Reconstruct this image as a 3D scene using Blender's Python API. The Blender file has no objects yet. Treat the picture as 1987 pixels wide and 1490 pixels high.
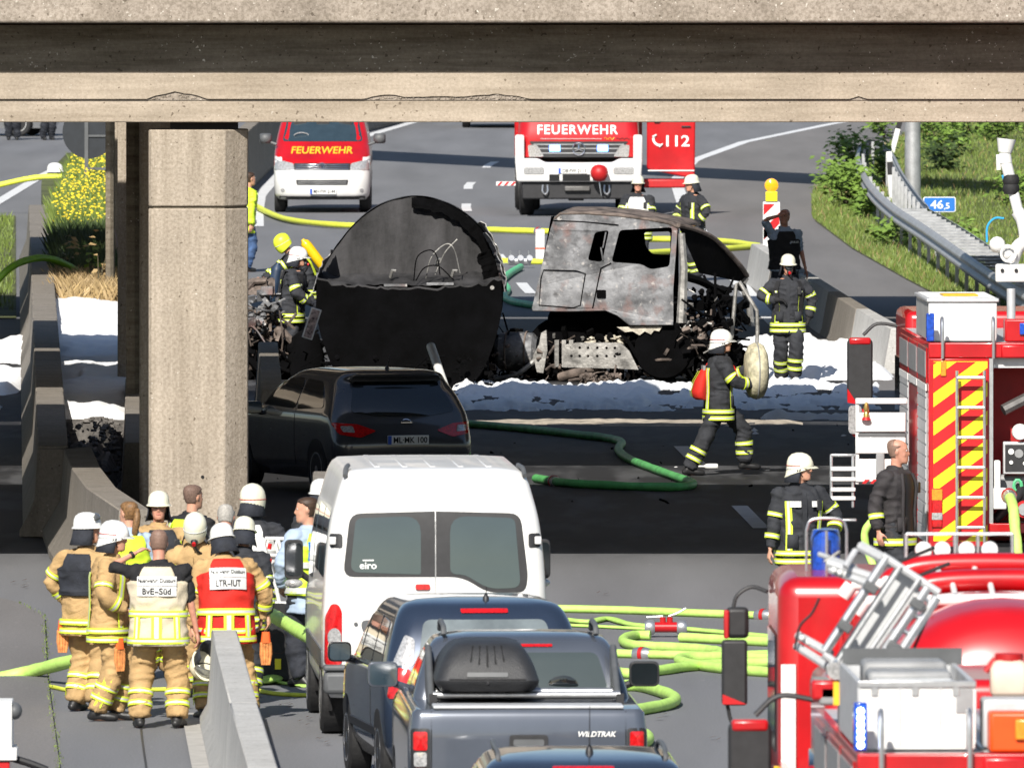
import bpy, bmesh, math, random
import numpy as np
from mathutils import Vector, Matrix, noise as mnoise

random.seed(7); np.random.seed(7)
SC = bpy.context.scene
COL = SC.collection
R = math.radians
# ---------------------------------------------------------------- camera
F, CAM_H, YH, CX = 34000.0, 8.5, -420.0, 993.5      # focal length in photo pixels, camera height, horizon row
cam_d = bpy.data.cameras.new('camera'); cam = bpy.data.objects.new('camera', cam_d); COL.objects.link(cam)
cam.location = (0, 0, CAM_H); cam.rotation_euler = (R(90), 0, 0)
cam_d.sensor_width = 36; cam_d.lens = 36 * F / 1987
cam_d.shift_y = -(745 - YH) / 1987
cam_d.clip_start = 1; cam_d.clip_end = 3000
cam_d.dof.use_dof = True; cam_d.dof.focus_distance = 205; cam_d.dof.aperture_fstop = 16
SC.camera = cam
# ---------------------------------------------------------------- sky and sun
SUN_EL, SUN_AZ = R(37), R(13)           # the sun stands behind the camera, a little to the left
w = bpy.data.worlds.new('World'); SC.world = w; w.use_nodes = True
nt = w.node_tree; bg = nt.nodes['Background']
sky = nt.nodes.new('ShaderNodeTexSky'); sky.sky_type = 'NISHITA'; sky.sun_disc = False
sky.sun_elevation = SUN_EL; sky.sun_rotation = R(180) + SUN_AZ
nt.links.new(sky.outputs[0], bg.inputs[0]); bg.inputs[1].default_value = 0.072
sun_d = bpy.data.lights.new('sun', 'SUN'); sun_d.energy = 4.9; sun_d.angle = R(0.53); sun_d.color = (1, .95, .87)
sun = bpy.data.objects.new('sun', sun_d); COL.objects.link(sun)
_d = Vector((math.sin(SUN_AZ) * math.cos(SUN_EL), math.cos(SUN_AZ) * math.cos(SUN_EL), -math.sin(SUN_EL)))
sun.rotation_euler = _d.to_track_quat('-Z', 'Y').to_euler()
sun.location = (0, 100, 60)
vs = SC.view_settings
vs.view_transform = 'Standard'; vs.look = 'None'; vs.exposure = 0.44; vs.gamma = 1; vs.use_curve_mapping = False
SC.cycles.use_denoising = True; SC.cycles.max_bounces = 6; SC.cycles.diffuse_bounces = 3; SC.cycles.glossy_bounces = 3
SC.cycles.transmission_bounces = 4; SC.cycles.sample_clamp_indirect = 6; SC.cycles.caustics_reflective = False; SC.cycles.caustics_refractive = False

# ---------------------------------------------------------------- photo pixel -> place
def G(x, y, z=0.0):
    """point at height z seen at photo pixel x, y (its distance comes from the height it stands at)"""
    s = (y - YH) / (CAM_H - z)
    return Vector(((x - CX) / s, F / s, z))
def A(x, y, D):
    """point at distance D seen at photo pixel x, y"""
    s = F / D
    return Vector(((x - CX) / s, D, CAM_H - (y - YH) / s))
# ---------------------------------------------------------------- materials
MATS = {}
def lin(c):
    return tuple(((v / 255) / 12.92 if v / 255 <= .04045 else ((v / 255 + .055) / 1.055) ** 2.4) for v in c)
def mat(name, col, rough=.5, metal=0., var=.10, scale=6., bump=0., bscale=40., coat=0., emit=0., col2=None, trans=0., spec=.5, detail=5., streak=None, sub=0.):
    if name in MATS: return MATS[name]
    m = bpy.data.materials.new(name); m.use_nodes = True; MATS[name] = m
    n, l = m.node_tree.nodes, m.node_tree.links
    b = n['Principled BSDF']
    tc = n.new('ShaderNodeTexCoord')
    src = tc.outputs['Object']
    if streak:
        mp = n.new('ShaderNodeMapping'); mp.inputs['Scale'].default_value = streak; l.new(src, mp.inputs[0]); src = mp.outputs[0]
    nz = n.new('ShaderNodeTexNoise'); nz.inputs['Scale'].default_value = scale; nz.inputs['Detail'].default_value = detail
    nz.inputs['Roughness'].default_value = .62
    l.new(src, nz.inputs['Vector'])
    rp = n.new('ShaderNodeValToRGB'); l.new(nz.outputs[0], rp.inputs[0])
    c1 = tuple(max(0, v * (1 - var * 1.6)) for v in col); c2 = col2 or tuple(min(1, v * (1 + var)) for v in col)
    rp.color_ramp.elements[0].position = .32; rp.color_ramp.elements[1].position = .68
    rp.color_ramp.elements[0].color = (*c1, 1); rp.color_ramp.elements[1].color = (*c2, 1)
    l.new(rp.outputs[0], b.inputs['Base Color'])
    b.inputs['Roughness'].default_value = rough; b.inputs['Metallic'].default_value = metal
    b.inputs['Specular IOR Level'].default_value = spec
    if coat: b.inputs['Coat Weight'].default_value = coat; b.inputs['Coat Roughness'].default_value = .04
    if trans: b.inputs['Transmission Weight'].default_value = trans
    if sub: b.inputs['Subsurface Weight'].default_value = sub; b.inputs['Subsurface Radius'].default_value = (.02, .008, .004)
    if emit:
        b.inputs['Emission Color'].default_value = (*col, 1); b.inputs['Emission Strength'].default_value = emit
    if bump:
        n2 = n.new('ShaderNodeTexNoise'); n2.inputs['Scale'].default_value = bscale; n2.inputs['Detail'].default_value = 4
        l.new(tc.outputs['Object'], n2.inputs['Vector'])
        bp = n.new('ShaderNodeBump'); bp.inputs['Strength'].default_value = bump; bp.inputs['Distance'].default_value = .02
        l.new(n2.outputs[0], bp.inputs['Height']); l.new(bp.outputs[0], b.inputs['Normal'])
    return m

mat('fire_red', (.48, .005, .009), .30, coat=.6, var=.14, scale=1.6, detail=8)
mat('fire_red_dull', (.45, .010, .012), .5, var=.10)
mat('day_orange', (.75, .085, .008), .4, var=.06)
mat('white_paint', (.74, .735, .72), .34, coat=.4, var=.09, scale=1.3, detail=8)
mat('white_plastic', (.74, .74, .72), .5, var=.05)
mat('cream', (.80, .77, .60), .38, coat=.3, var=.06, scale=9)
mat('helmet_white', (.80, .80, .77), .33, coat=.4, var=.06, scale=9)
mat('helmet_yellow', (.72, .85, .05), .4, var=.06)
mat('black_rubber', (.016, .016, .017), .75, var=.25, scale=20, bump=.2)
mat('black_plastic', (.022, .022, .024), .5, var=.15, scale=12)
mat('dark_gap', (.006, .006, .007), .8, var=.1)
mat('grey_plastic', (.10, .105, .11), .55, var=.1)
mat('mid_grey', (.28, .285, .29), .5, var=.1)
mat('aluminium', (.62, .63, .64), .34, .85, var=.08, scale=15)
mat('alu_matt', (.58, .59, .60), .5, .35, var=.08, scale=9)
mat('chrome', (.8, .8, .82), .08, 1., var=.03)
mat('steel_dark', (.16, .155, .15), .5, .6, var=.2)
mat('galvanised', (.46, .47, .48), .5, .55, var=.14, scale=5, bump=.1)
mat('glass_dark', (.012, .016, .018), .03, var=.1, spec=.8, coat=.4)
mat('glass_blue', (.03, .05, .065), .03, var=.1, spec=.9, coat=1)
mat('glass_mirror', (.085, .11, .108), .03, .45, var=.04, scale=2, spec=.9, coat=.6)
mat('glass_light', (.17, .20, .21), .05, var=.3, scale=1.5, spec=.9, coat=1)
mat('glass_teal', (.085, .115, .115), .05, var=.12, spec=.9, coat=1)
mat('lamp_red', (.55, .008, .01), .15, coat=1, var=.25, scale=40)
mat('lamp_clear', (.55, .55, .55), .12, .4, coat=1, var=.3, scale=45)
mat('lamp_orange', (.85, .28, .02), .2, coat=1, var=.15, scale=40)
mat('beacon_blue', (.01, .07, .45), .12, coat=1, var=.3, scale=25)
mat('flash_blue', (.12, .3, 1.), .3, emit=5, var=0)
mat('flash_core', (.75, .85, 1.), .3, emit=6, var=0)
mat('hivis', (.60, .80, .04), .6, var=.07, scale=14)
mat('hivis_band', (.66, .82, .05), .55, var=.07, scale=18)
mat('silver_band', (.62, .63, .62), .4, .1, var=.08, scale=18)
mat('navy_cloth', (.020, .023, .032), .85, var=.25, scale=10, bump=.25, bscale=60)
mat('charcoal_cloth', (.026, .028, .034), .85, var=.22, scale=9, bump=.25, bscale=60)
mat('black_cloth', (.012, .012, .014), .85, var=.25, scale=9, bump=.2, bscale=60)
mat('dark_jacket', (.030, .026, .028), .8, var=.2, scale=8, bump=.25, bscale=60)
mat('tan_cloth', (.46, .30, .135), .85, var=.12, scale=7, bump=.3, bscale=60)
mat('beige_cloth', (.62, .54, .40), .85, var=.08, scale=7, bump=.25, bscale=60)
mat('red_cloth', (.58, .016, .008), .8, var=.1, scale=7, bump=.25, bscale=60)
mat('jeans', (.05, .10, .22), .85, var=.3, scale=12, bump=.25, bscale=60)
mat('blue_shirt', (.36, .45, .58), .85, var=.08, scale=9)
mat('skin', (.58, .31, .21), .5, var=.10, scale=14, sub=.1)
mat('skin_red', (.56, .27, .19), .5, var=.12, scale=14, sub=.1)
mat('hair_brown', (.05, .026, .014), .6, var=.35, scale=50)
mat('hair_light', (.20, .105, .04), .6, var=.35, scale=40)
mat('hair_short', (.16, .10, .075), .7, var=.25, scale=60)
mat('stubble', (.22, .135, .10), .6, var=.15, scale=60)
mat('hair_grey', (.38, .36, .33), .7, var=.2, scale=60)
mat('eye_white', (.7, .7, .68), .3, var=.02)
mat('lip', (.38, .12, .10), .5, var=.1)
mat('visor', (.35, .36, .36), .08, var=.1, trans=.75, coat=.5)
mat('glove_orange', (.70, .27, .08), .8, var=.3, scale=18, bump=.4, bscale=30)
mat('glove_cuff', (.80, .12, .02), .8, var=.1)
mat('boot', (.018, .018, .019), .45, var=.2, scale=14)
mat('scba_yellow', (.85, .55, .01), .3, coat=.6, var=.05)
mat('scba_blue', (.02, .04, .08), .5, var=.2)
mat('hose_lime', (.50, .78, .17), .55, var=.10, scale=7, bump=.2, bscale=25)
mat('hose_yellow', (.72, .78, .07), .55, var=.08, scale=7, bump=.2, bscale=25)
mat('hose_green', (.10, .42, .12), .5, var=.2, scale=5, bump=.2, bscale=25)
mat('hose_olive', (.17, .38, .02), .45, var=.15, scale=5)
mat('mint', (.12, .55, .25), .5, var=.15)
mat('brass', (.55, .38, .12), .35, .8, var=.1)
mat('plate_white', (.75, .75, .73), .5, var=.04)
mat('plate_blue', (.02, .08, .45), .5, var=.04)
mat('ink', (.01, .01, .012), .6, var=.05)
mat('sign_blue', (.015, .16, .55), .45, var=.05)
mat('yellow_paint', (.92, .80, .02), .4, var=.05)
mat('letter_yellow', (.85, .50, .03), .4, var=.05)
mat('letter_white', (.82, .82, .80), .45, var=.03)
mat('amber', (.95, .40, .01), .15, coat=1, var=.12, emit=.25)
mat('red_sign', (.55, .008, .012), .45, var=.06)

# ---------------------------------------------------------------- mesh building
class MB:
    def __init__(s): s.v, s.f, s.m = [], [], []
    def add(s, vs_, fs, mi=0):
        o = len(s.v); s.v += [tuple(p) for p in vs_]
        for f in fs: s.f.append(tuple(i + o for i in f)); s.m.append(mi)
        return s
    def box(s, c, d, rot=None, mi=0, taper=(1, 1)):
        """centre, full sizes; taper scales the top in x, y"""
        x, y, z = d[0] / 2, d[1] / 2, d[2] / 2
        P = [Vector(p) for p in ((-x, -y, -z), (x, -y, -z), (x, y, -z), (-x, y, -z))]
        P += [Vector((p.x * taper[0], p.y * taper[1], z)) for p in P[:4]]
        if rot is not None: P = [rot @ p for p in P]
        c = Vector(c)
        return s.add([p + c for p in P], ((0, 3, 2, 1), (4, 5, 6, 7), (0, 1, 5, 4), (1, 2, 6, 5), (2, 3, 7, 6), (3, 0, 4, 7)), mi)
    def span(s, a, b, mi=0):
        """box between two corners"""
        return s.box([(a[i] + b[i]) / 2 for i in range(3)], [abs(b[i] - a[i]) for i in range(3)], mi=mi)
    def prism(s, poly, y0, y1, mi=0, plane='xz'):
        """extrude a 2D outline; plane xz extrudes along y, xy along z, yz along x"""
        n = len(poly)
        def P(u, v, w_): return {'xz': (u, w_, v), 'xy': (u, v, w_), 'yz': (w_, u, v)}[plane]
        vs_ = [P(u, v, y0) for u, v in poly] + [P(u, v, y1) for u, v in poly]
        fs = [tuple(range(n)), tuple(range(2 * n - 1, n - 1, -1))] + [(i, i + n, (i + 1) % n + n, (i + 1) % n) for i in range(n)]
        return s.add(vs_, fs, mi)
    def loft(s, rings, mi=0, cap=True, closed=False):
        n = len(rings[0]); k = len(rings); vs_ = [p for r in rings for p in r]; fs = []
        for i in range(k if closed else k - 1):
            a, b = i * n, ((i + 1) % k) * n
            for j in range(n): fs.append((a + j, a + (j + 1) % n, b + (j + 1) % n, b + j))
        if cap and not closed: fs += [tuple(range(n - 1, -1, -1)), tuple((k - 1) * n + j for j in range(n))]
        return s.add(vs_, fs, mi)
    def grid(s, P, mi=0):
        """P[i][j] sheet of points"""
        k, n = len(P), len(P[0]); vs_ = [p for r in P for p in r]
        return s.add(vs_, [(i * n + j, i * n + j + 1, (i + 1) * n + j + 1, (i + 1) * n + j) for i in range(k - 1) for j in range(n - 1)], mi)
    def tube(s, pts, r, n=8, mi=0, cap=True, closed=False, flat=1.):
        pts = [Vector(p) for p in pts]; k = len(pts); rings = []
        rr = r if isinstance(r, (list, tuple)) else [r] * k
        up = None
        for i in range(k):
            if closed: t = pts[(i + 1) % k] - pts[i - 1]
            else: t = pts[min(i + 1, k - 1)] - pts[max(i - 1, 0)]
            if t.length < 1e-9: t = Vector((0, 0, 1))
            t.normalize()
            if up is None:
                up = Vector((0, 0, 1)) if abs(t.z) < .9 else Vector((0, 1, 0))
            a = up - t * up.dot(t)
            if a.length < 1e-4: a = Vector((1, 0, 0)) - t * t.x
            a.normalize(); b = t.cross(a); up = a
            rings.append([pts[i] + a * (rr[i] * flat * math.cos(2 * math.pi * j / n)) + b * (rr[i] * math.sin(2 * math.pi * j / n)) for j in range(n)])
        return s.loft(rings, mi, cap, closed)
    def cyl(s, a, b, r, r2=None, n=14, mi=0):
        return s.tube([a, b], [r, r if r2 is None else r2], n, mi)
    def lathe(s, prof, c=(0, 0, 0), axis='z', n=20, mi=0, sx=1., sy=1.):
        """prof: list of (radius, height) along the axis"""
        rings = []
        for r, h in prof:
            ring = []
            for j in range(n):
                a = 2 * math.pi * j / n; u, v = r * sx * math.cos(a), r * sy * math.sin(a)
                p = {'z': (u, v, h), 'y': (u, h, -v), 'x': (h, u, v)}[axis]
                ring.append((c[0] + p[0], c[1] + p[1], c[2] + p[2]))
            rings.append(ring)
        return s.loft(rings, mi)
    def ell(s, c, r, rot=None, n=10, k=7, mi=0):
        rings = []
        for i in range(k):
            t = math.pi * (i + .03) / (k - 1 + .06); 
            ring = []
            for j in range(n):
                a = 2 * math.pi * j / n
                p = Vector((r[0] * math.sin(t) * math.cos(a), r[1] * math.sin(t) * math.sin(a), -r[2] * math.cos(t)))
                if rot is not None: p = rot @ p
                ring.append(p + Vector(c))
            rings.append(ring)
        return s.loft(rings, mi)
    def build(s, name, mats, parent=None, smooth=40, bevel=0., seg=2, loc=None, rot=None, sub=0):
        me = bpy.data.meshes.new(name); me.from_pydata(s.v, [], s.f); 
        if isinstance(mats, (str, bpy.types.Material)): mats = [mats]
        for q in mats: me.materials.append(MATS[q] if isinstance(q, str) else q)
        if len(mats) > 1: me.polygons.foreach_set('material_index', s.m)
        bm = bmesh.new(); bm.from_mesh(me); bmesh.ops.recalc_face_normals(bm, faces=bm.faces); bm.to_mesh(me); bm.free()
        if smooth:
            me.polygons.foreach_set('use_smooth', [True] * len(me.polygons))
            if smooth < 180: me.set_sharp_from_angle(angle=R(smooth))
        me.update()
        return link(name, me, parent, bevel, seg, loc, rot, sub)
def link(name, me, parent=None, bevel=0., seg=2, loc=None, rot=None, sub=0):
    o = bpy.data.objects.new(name, me); COL.objects.link(o)
    if parent is not None: o.parent = parent
    if loc is not None: o.location = loc
    if rot is not None: o.rotation_euler = rot
    if bevel:
        b = o.modifiers.new('bevel', 'BEVEL'); b.width = bevel; b.segments = seg; b.limit_method = 'ANGLE'; b.angle_limit = R(35); b.harden_normals = False
    if sub:
        q = o.modifiers.new('sub', 'SUBSURF'); q.levels = sub; q.render_levels = sub
    return o
def tag(o, label=None, cat=None, group=None, kind=None):
    if label: o['label'] = label
    if cat: o['category'] = cat
    if group: o['group'] = group
    if kind: o['kind'] = kind
    return o
def thing(name, label, cat, loc=(0, 0, 0), rz=0., group=None):
    o = bpy.data.objects.new(name, None); COL.objects.link(o); o.empty_display_size = .2
    o.location = loc; o.rotation_euler = (0, 0, rz)
    return tag(o, label, cat, group)
def copy_tree(o, parent=None):
    c = o.copy(); COL.objects.link(c)
    if parent is not None: c.parent = parent
    for ch in list(o.children): copy_tree(ch, c)
    return c
def spline(pts, k=8, closed=False):
    pts = [Vector(p) for p in pts]; n = len(pts); out = []
    if n < 3: return [pts[0].lerp(pts[1], i / k) for i in range(k + 1)]
    for i in range(n if closed else n - 1):
        p1, p2 = pts[i], pts[(i + 1) % n]
        p0 = pts[i - 1] if (closed or i) else p1 * 2 - p2
        p3 = pts[(i + 2) % n] if (closed or i + 2 < n) else p2 * 2 - p1
        for j in range(k):
            t = j / k
            out.append(.5 * ((2 * p1) + (p2 - p0) * t + (2 * p0 - 5 * p1 + 4 * p2 - p3) * t * t + (3 * p1 - p0 - 3 * p2 + p3) * t ** 3))
    if not closed: out.append(pts[-1].copy())
    return out
def rpoly(pts, r, k=4):
    """polygon with rounded corners"""
    out = []; n = len(pts); pts = [Vector((*p, 0)) for p in pts]
    rs = r if isinstance(r, (list, tuple)) else [r] * n
    for i in range(n):
        p, a, b = pts[i], pts[i - 1], pts[(i + 1) % n]
        ra = min(rs[i], (a - p).length * .48, (b - p).length * .48)
        q0 = p + (a - p).normalized() * ra; q1 = p + (b - p).normalized() * ra
        for j in range(k + 1):
            t = j / k; q = q0 * (1 - t) ** 2 + p * 2 * t * (1 - t) + q1 * t * t
            out.append((q.x, q.y))
    return out
def rrect(x0, z0, x1, z1, r, k=4): return rpoly([(x0, z0), (x1, z0), (x1, z1), (x0, z1)], r, k)
_TXT = {}
def text_mesh(txt, extr=.0, space=1.):
    """lettering as vertices in x, y with unit cap height, centred, and its faces"""
    key = (txt, space)
    if key in _TXT: return _TXT[key]
    cu = bpy.data.curves.new('lettering', 'FONT'); cu.body = txt; cu.align_x = 'CENTER'; cu.resolution_u = 3; cu.space_character = space
    cu.offset = .018
    o = bpy.data.objects.new('lettering', cu); COL.objects.link(o)
    bpy.context.view_layer.update()
    me = bpy.data.meshes.new_from_object(o.evaluated_get(bpy.context.evaluated_depsgraph_get()))
    V = np.array([v.co[:] for v in me.vertices]); Fs = [tuple(p.vertices) for p in me.polygons]
    bpy.data.objects.remove(o); bpy.data.curves.remove(cu); bpy.data.meshes.remove(me)
    V[:, 0] -= (V[:, 0].min() + V[:, 0].max()) / 2
    h = V[:, 1].max() - V[:, 1].min(); V[:, 1] -= V[:, 1].min(); V /= h
    _TXT[key] = (V, Fs); return V, Fs
def text(txt, height, material, parent, f, width=None, name='lettering', bold=False, slant=0., space=1.):
    """lettering laid on a surface: f(u, v) gives the place of the point u to the right and v up from the centre of the line"""
    V, Fs = text_mesh(txt, space=space)
    V = V * height; V[:, 1] -= height / 2
    if width: V[:, 0] *= width / (V[:, 0].max() - V[:, 0].min())
    mb = MB(); mb.add([f(x + slant * y, y) for x, y, _ in V], Fs)
    o = mb.build(name, material, parent, smooth=0)
    return o
def plane_map(c, u, v, off=0.):
    c, u, v = Vector(c), Vector(u).normalized(), Vector(v).normalized(); n = u.cross(v)
    return lambda a, b: c + u * a + v * b + n * off
def number_plate(txt, c, parent, u=(1, 0, 0), v=(0, 0, 1), wd=.52, ht=.11, short=None):
    """European plate facing u x v (its normal): white plate, blue country strip, black letters"""
    u, v = Vector(u).normalized(), Vector(v).normalized(); n = u.cross(v); c = Vector(c)
    rot = Matrix((u, n, v)).transposed()
    p = MB().box(c, (wd, .012, ht), rot).build('number_plate', 'plate_white', parent, bevel=.003, seg=1)
    MB().box(c - u * (wd / 2 - .024) + n * .009, (.044, .006, ht * .94), rot).build('country_strip', 'plate_blue', p)
    text(txt, ht * .66, 'ink', p, plane_map(c + u * .025, u, v, .0095), width=wd * .82)
    return p
# ---------------------------------------------------------------- ground, road, markings
def vnoise(x, y, seed=0):
    xi, yi = np.floor(x).astype(int), np.floor(y).astype(int); xf, yf = x - xi, y - yi
    def h(a, b):
        n = (a * 374761393 + b * 668265263 + seed * 974711) & 0x7fffffff
        n = ((n ^ (n >> 13)) * 1274126177) & 0x7fffffff
        return ((n ^ (n >> 16)) & 0xffff) / 65535.
    u, v = xf * xf * (3 - 2 * xf), yf * yf * (3 - 2 * yf)
    return (h(xi, yi) * (1 - u) + h(xi + 1, yi) * u) * (1 - v) + (h(xi, yi + 1) * (1 - u) + h(xi + 1, yi + 1) * u) * v
def fbm(x, y, o=4, seed=0):
    a, t, n = .5, 0, 0
    for i in range(o): t = t + a * vnoise(x * 2 ** i, y * 2 ** i, seed + i); n += a; a *= .5
    return t / n
def asphalt(name, col, soot_shade=False):
    m = bpy.data.materials.new(name); m.use_nodes = True; MATS[name] = m
    n, l = m.node_tree.nodes, m.node_tree.links; b = n['Principled BSDF']
    tc = n.new('ShaderNodeTexCoord')
    def noise(scale, detail=4, vec=None):
        q = n.new('ShaderNodeTexNoise'); q.inputs['Scale'].default_value = scale; q.inputs['Detail'].default_value = detail
        l.new(vec or tc.outputs['Object'], q.inputs['Vector']); return q.outputs[0]
    def ramp(src, p0, p1, c0, c1):
        q = n.new('ShaderNodeValToRGB'); l.new(src, q.inputs[0]); e = q.color_ramp.elements
        e[0].position, e[1].position = p0, p1; e[0].color, e[1].color = (*c0, 1), (*c1, 1); return q.outputs[0]
    def mix(f, a, c, mode='MIX'):
        q = n.new('ShaderNodeMix'); q.data_type = 'RGBA'; q.blend_type = mode
        if isinstance(f, float): q.inputs[0].default_value = f
        else: l.new(f, q.inputs[0])
        for s_, k in ((a, 6), (c, 7)):
            if isinstance(s_, tuple): q.inputs[k].default_value = (*s_, 1)
            else: l.new(s_, q.inputs[k])
        return q.outputs[2]
    mp = n.new('ShaderNodeMapping'); mp.inputs['Scale'].default_value = (1, .07, 1); mp.inputs['Rotation'].default_value = (0, 0, R(-1.5)); l.new(tc.outputs['Object'], mp.inputs[0])
    c = ramp(noise(1.1, 4, mp.outputs[0]), .3, .7, tuple(v * .86 for v in col), tuple(v * 1.12 for v in col))
    c = mix(.5, c, ramp(noise(55, 3), .35, .65, (.55, .55, .55), (1.35, 1.35, 1.35)), 'MULTIPLY')
    spk = ramp(noise(9, 2), .70, .74, (0, 0, 0), (1, 1, 1))
    c = mix(mix(1., spk, ramp(noise(1.7, 3), .5, .62, (0, 0, 0), (.55, .55, .55)), 'MULTIPLY'), c, (.45, .42, .38))
    rough = .85
    if soot_shade:
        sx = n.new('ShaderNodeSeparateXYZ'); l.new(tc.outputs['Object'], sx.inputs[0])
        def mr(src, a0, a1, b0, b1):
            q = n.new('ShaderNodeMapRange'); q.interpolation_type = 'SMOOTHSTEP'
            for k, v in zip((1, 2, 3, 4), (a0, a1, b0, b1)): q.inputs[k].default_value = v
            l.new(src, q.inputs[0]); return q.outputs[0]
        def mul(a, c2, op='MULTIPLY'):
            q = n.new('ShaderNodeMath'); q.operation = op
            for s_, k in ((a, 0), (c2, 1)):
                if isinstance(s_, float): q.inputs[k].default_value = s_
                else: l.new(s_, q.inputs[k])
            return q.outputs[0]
        msk = mul(mr(sx.outputs[1], 189, 199, 0, 1), mr(sx.outputs[1], 256, 285, 1, 0))  # sooty road round the wreck; also paints the bridge shade deeper
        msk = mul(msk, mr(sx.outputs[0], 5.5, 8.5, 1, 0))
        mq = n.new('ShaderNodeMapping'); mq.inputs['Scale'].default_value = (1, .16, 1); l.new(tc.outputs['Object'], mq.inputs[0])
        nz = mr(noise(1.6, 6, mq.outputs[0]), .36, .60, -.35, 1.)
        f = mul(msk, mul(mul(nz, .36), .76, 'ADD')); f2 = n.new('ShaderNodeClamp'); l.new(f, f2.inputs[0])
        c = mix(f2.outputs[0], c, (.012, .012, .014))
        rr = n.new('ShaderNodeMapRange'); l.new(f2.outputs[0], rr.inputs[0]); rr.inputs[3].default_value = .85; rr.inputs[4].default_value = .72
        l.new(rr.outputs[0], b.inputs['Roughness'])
    else: b.inputs['Roughness'].default_value = rough
    l.new(c, b.inputs['Base Color'])
    bp = n.new('ShaderNodeBump'); bp.inputs['Strength'].default_value = .35; bp.inputs['Distance'].default_value = .006
    l.new(noise(90, 2), bp.inputs['Height']); l.new(bp.outputs[0], b.inputs['Normal'])
    return m
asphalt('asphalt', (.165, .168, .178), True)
asphalt('asphalt_shoulder', (.168, .160, .156))
mat('earth', (.10, .085, .05), .95, var=.3, scale=.8, bump=.5, bscale=12)
mat('grass_soil', (.085, .10, .03), .95, var=.35, scale=.9, bump=.5, bscale=12)
mat('road_paint', (.70, .71, .72), .7, var=.10, scale=4)
mat('concrete_slab', (.40, .385, .36), .85, var=.12, scale=5, bump=.2, bscale=60)

def sheet(name, xl, xr, knots, z, material, kind='structure', parent=None):
    """strip along the road between x = xl(D) and xr(D)"""
    P = [[(xl(d) + (xr(d) - xl(d)) * j / 6, d, z) for j in range(7)] for d in knots]
    o = MB().grid(P).build(name, material, parent)
    if kind and parent is None: o['kind'] = kind
    return o
def ip(xs, ys): return lambda d: float(np.interp(d, xs, ys))
g = MB().grid([[(-900, 0 - 200, -.06), (900, -200, -.06)], [(-900, 2400, -.06), (900, 2400, -.06)]]).build('ground', 'earth'); g['kind'] = 'structure'
ds = list(range(40, 700, 20))
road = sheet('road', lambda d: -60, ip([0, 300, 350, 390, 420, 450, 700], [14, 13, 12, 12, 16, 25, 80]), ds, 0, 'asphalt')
EDGE_R = ip([240, 280.6, 314, 350, 375, 395, 415, 438, 460, 520], [4.75, 4.06, 3.7, 3.45, 3.5, 4.1, 5.5, 8.07, 11.6, 25])
EDGE_L = ip([330, 347, 361, 390, 424, 439, 460, 520], [-4.8, -5.05, -5.2, -5.0, -3.4, -2.5, -.6, 8])
LANE = ip([120, 203, 295, 332, 350, 370, 390, 410, 430, 450], [5.0, 2.76, .23, -.62, -.92, -.92, -.52, .35, 1.75, 3.7])
OPP = ip([300, 354, 378, 400, 440], [-10.9, -10.45, -10.2, -9.8, -8.6])
sheet('hard_shoulder', lambda d: EDGE_R(d) + .1, ip([240, 300, 350, 390, 420, 450], [11, 10, 10, 11, 15, 25]), list(range(240, 460, 6)), .004, 'asphalt_shoulder')
mat('tar', (.035, .035, .036), .6, var=.2, scale=6)
def line_strip(name, fx, d0, d1, wd, step=3., z=.009, m_='road_paint'):
    n = max(2, int((d1 - d0) / step)); k = [d0 + (d1 - d0) * i / n for i in range(n + 1)]
    return MB().grid([[(fx(d) - wd / 2, d, z), (fx(d) + wd / 2, d, z)] for d in k]).build(name, m_, road)
line_strip('edge_line', EDGE_R, 256, 460, .26)
line_strip('edge_line', EDGE_L, 336, 460, .26)
line_strip('edge_line', OPP, 330, 430, .24)
for c in (203, 221.5, 240, 295, 313, 332, 351, 370, 390.2, 409, 428):
    line_strip('lane_dash', LANE, c - 3.1, c + 3.1, .19)
for k, (xo, d0, d1, wd) in enumerate(((-3.35, 128, 186, .02), (-.55, 126, 200, .025))):
    line_strip('tar_seam', lambda d, xo=xo: xo + (LANE(d) - .92 if d > 290 else -.028 * (d - 158)) + .01 * mnoise.noise((d * .2, xo, 0)), d0, d1, wd, 2., .006, 'tar')
# paler strip of asphalt and joint on the left where the group stands
sheet('hard_shoulder', ip([120, 150, 165, 182, 184], [-9, -9, -9, -9, -9]), ip([120, 151, 166, 178, 181, 184], [-3.7, -3.9, -4.4, -4.75, -5.1, -5.8]), [120, 135, 151, 158, 166, 172, 178, 180, 181, 182, 183, 184], .05, 'asphalt_shoulder')
sheet('footing_slab', lambda d: -2.62 - .029 * (d - 158) - .34, lambda d: -2.62 - .029 * (d - 158) - .05, [120, 135, 150, 160], .02, 'concrete_slab')

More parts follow.
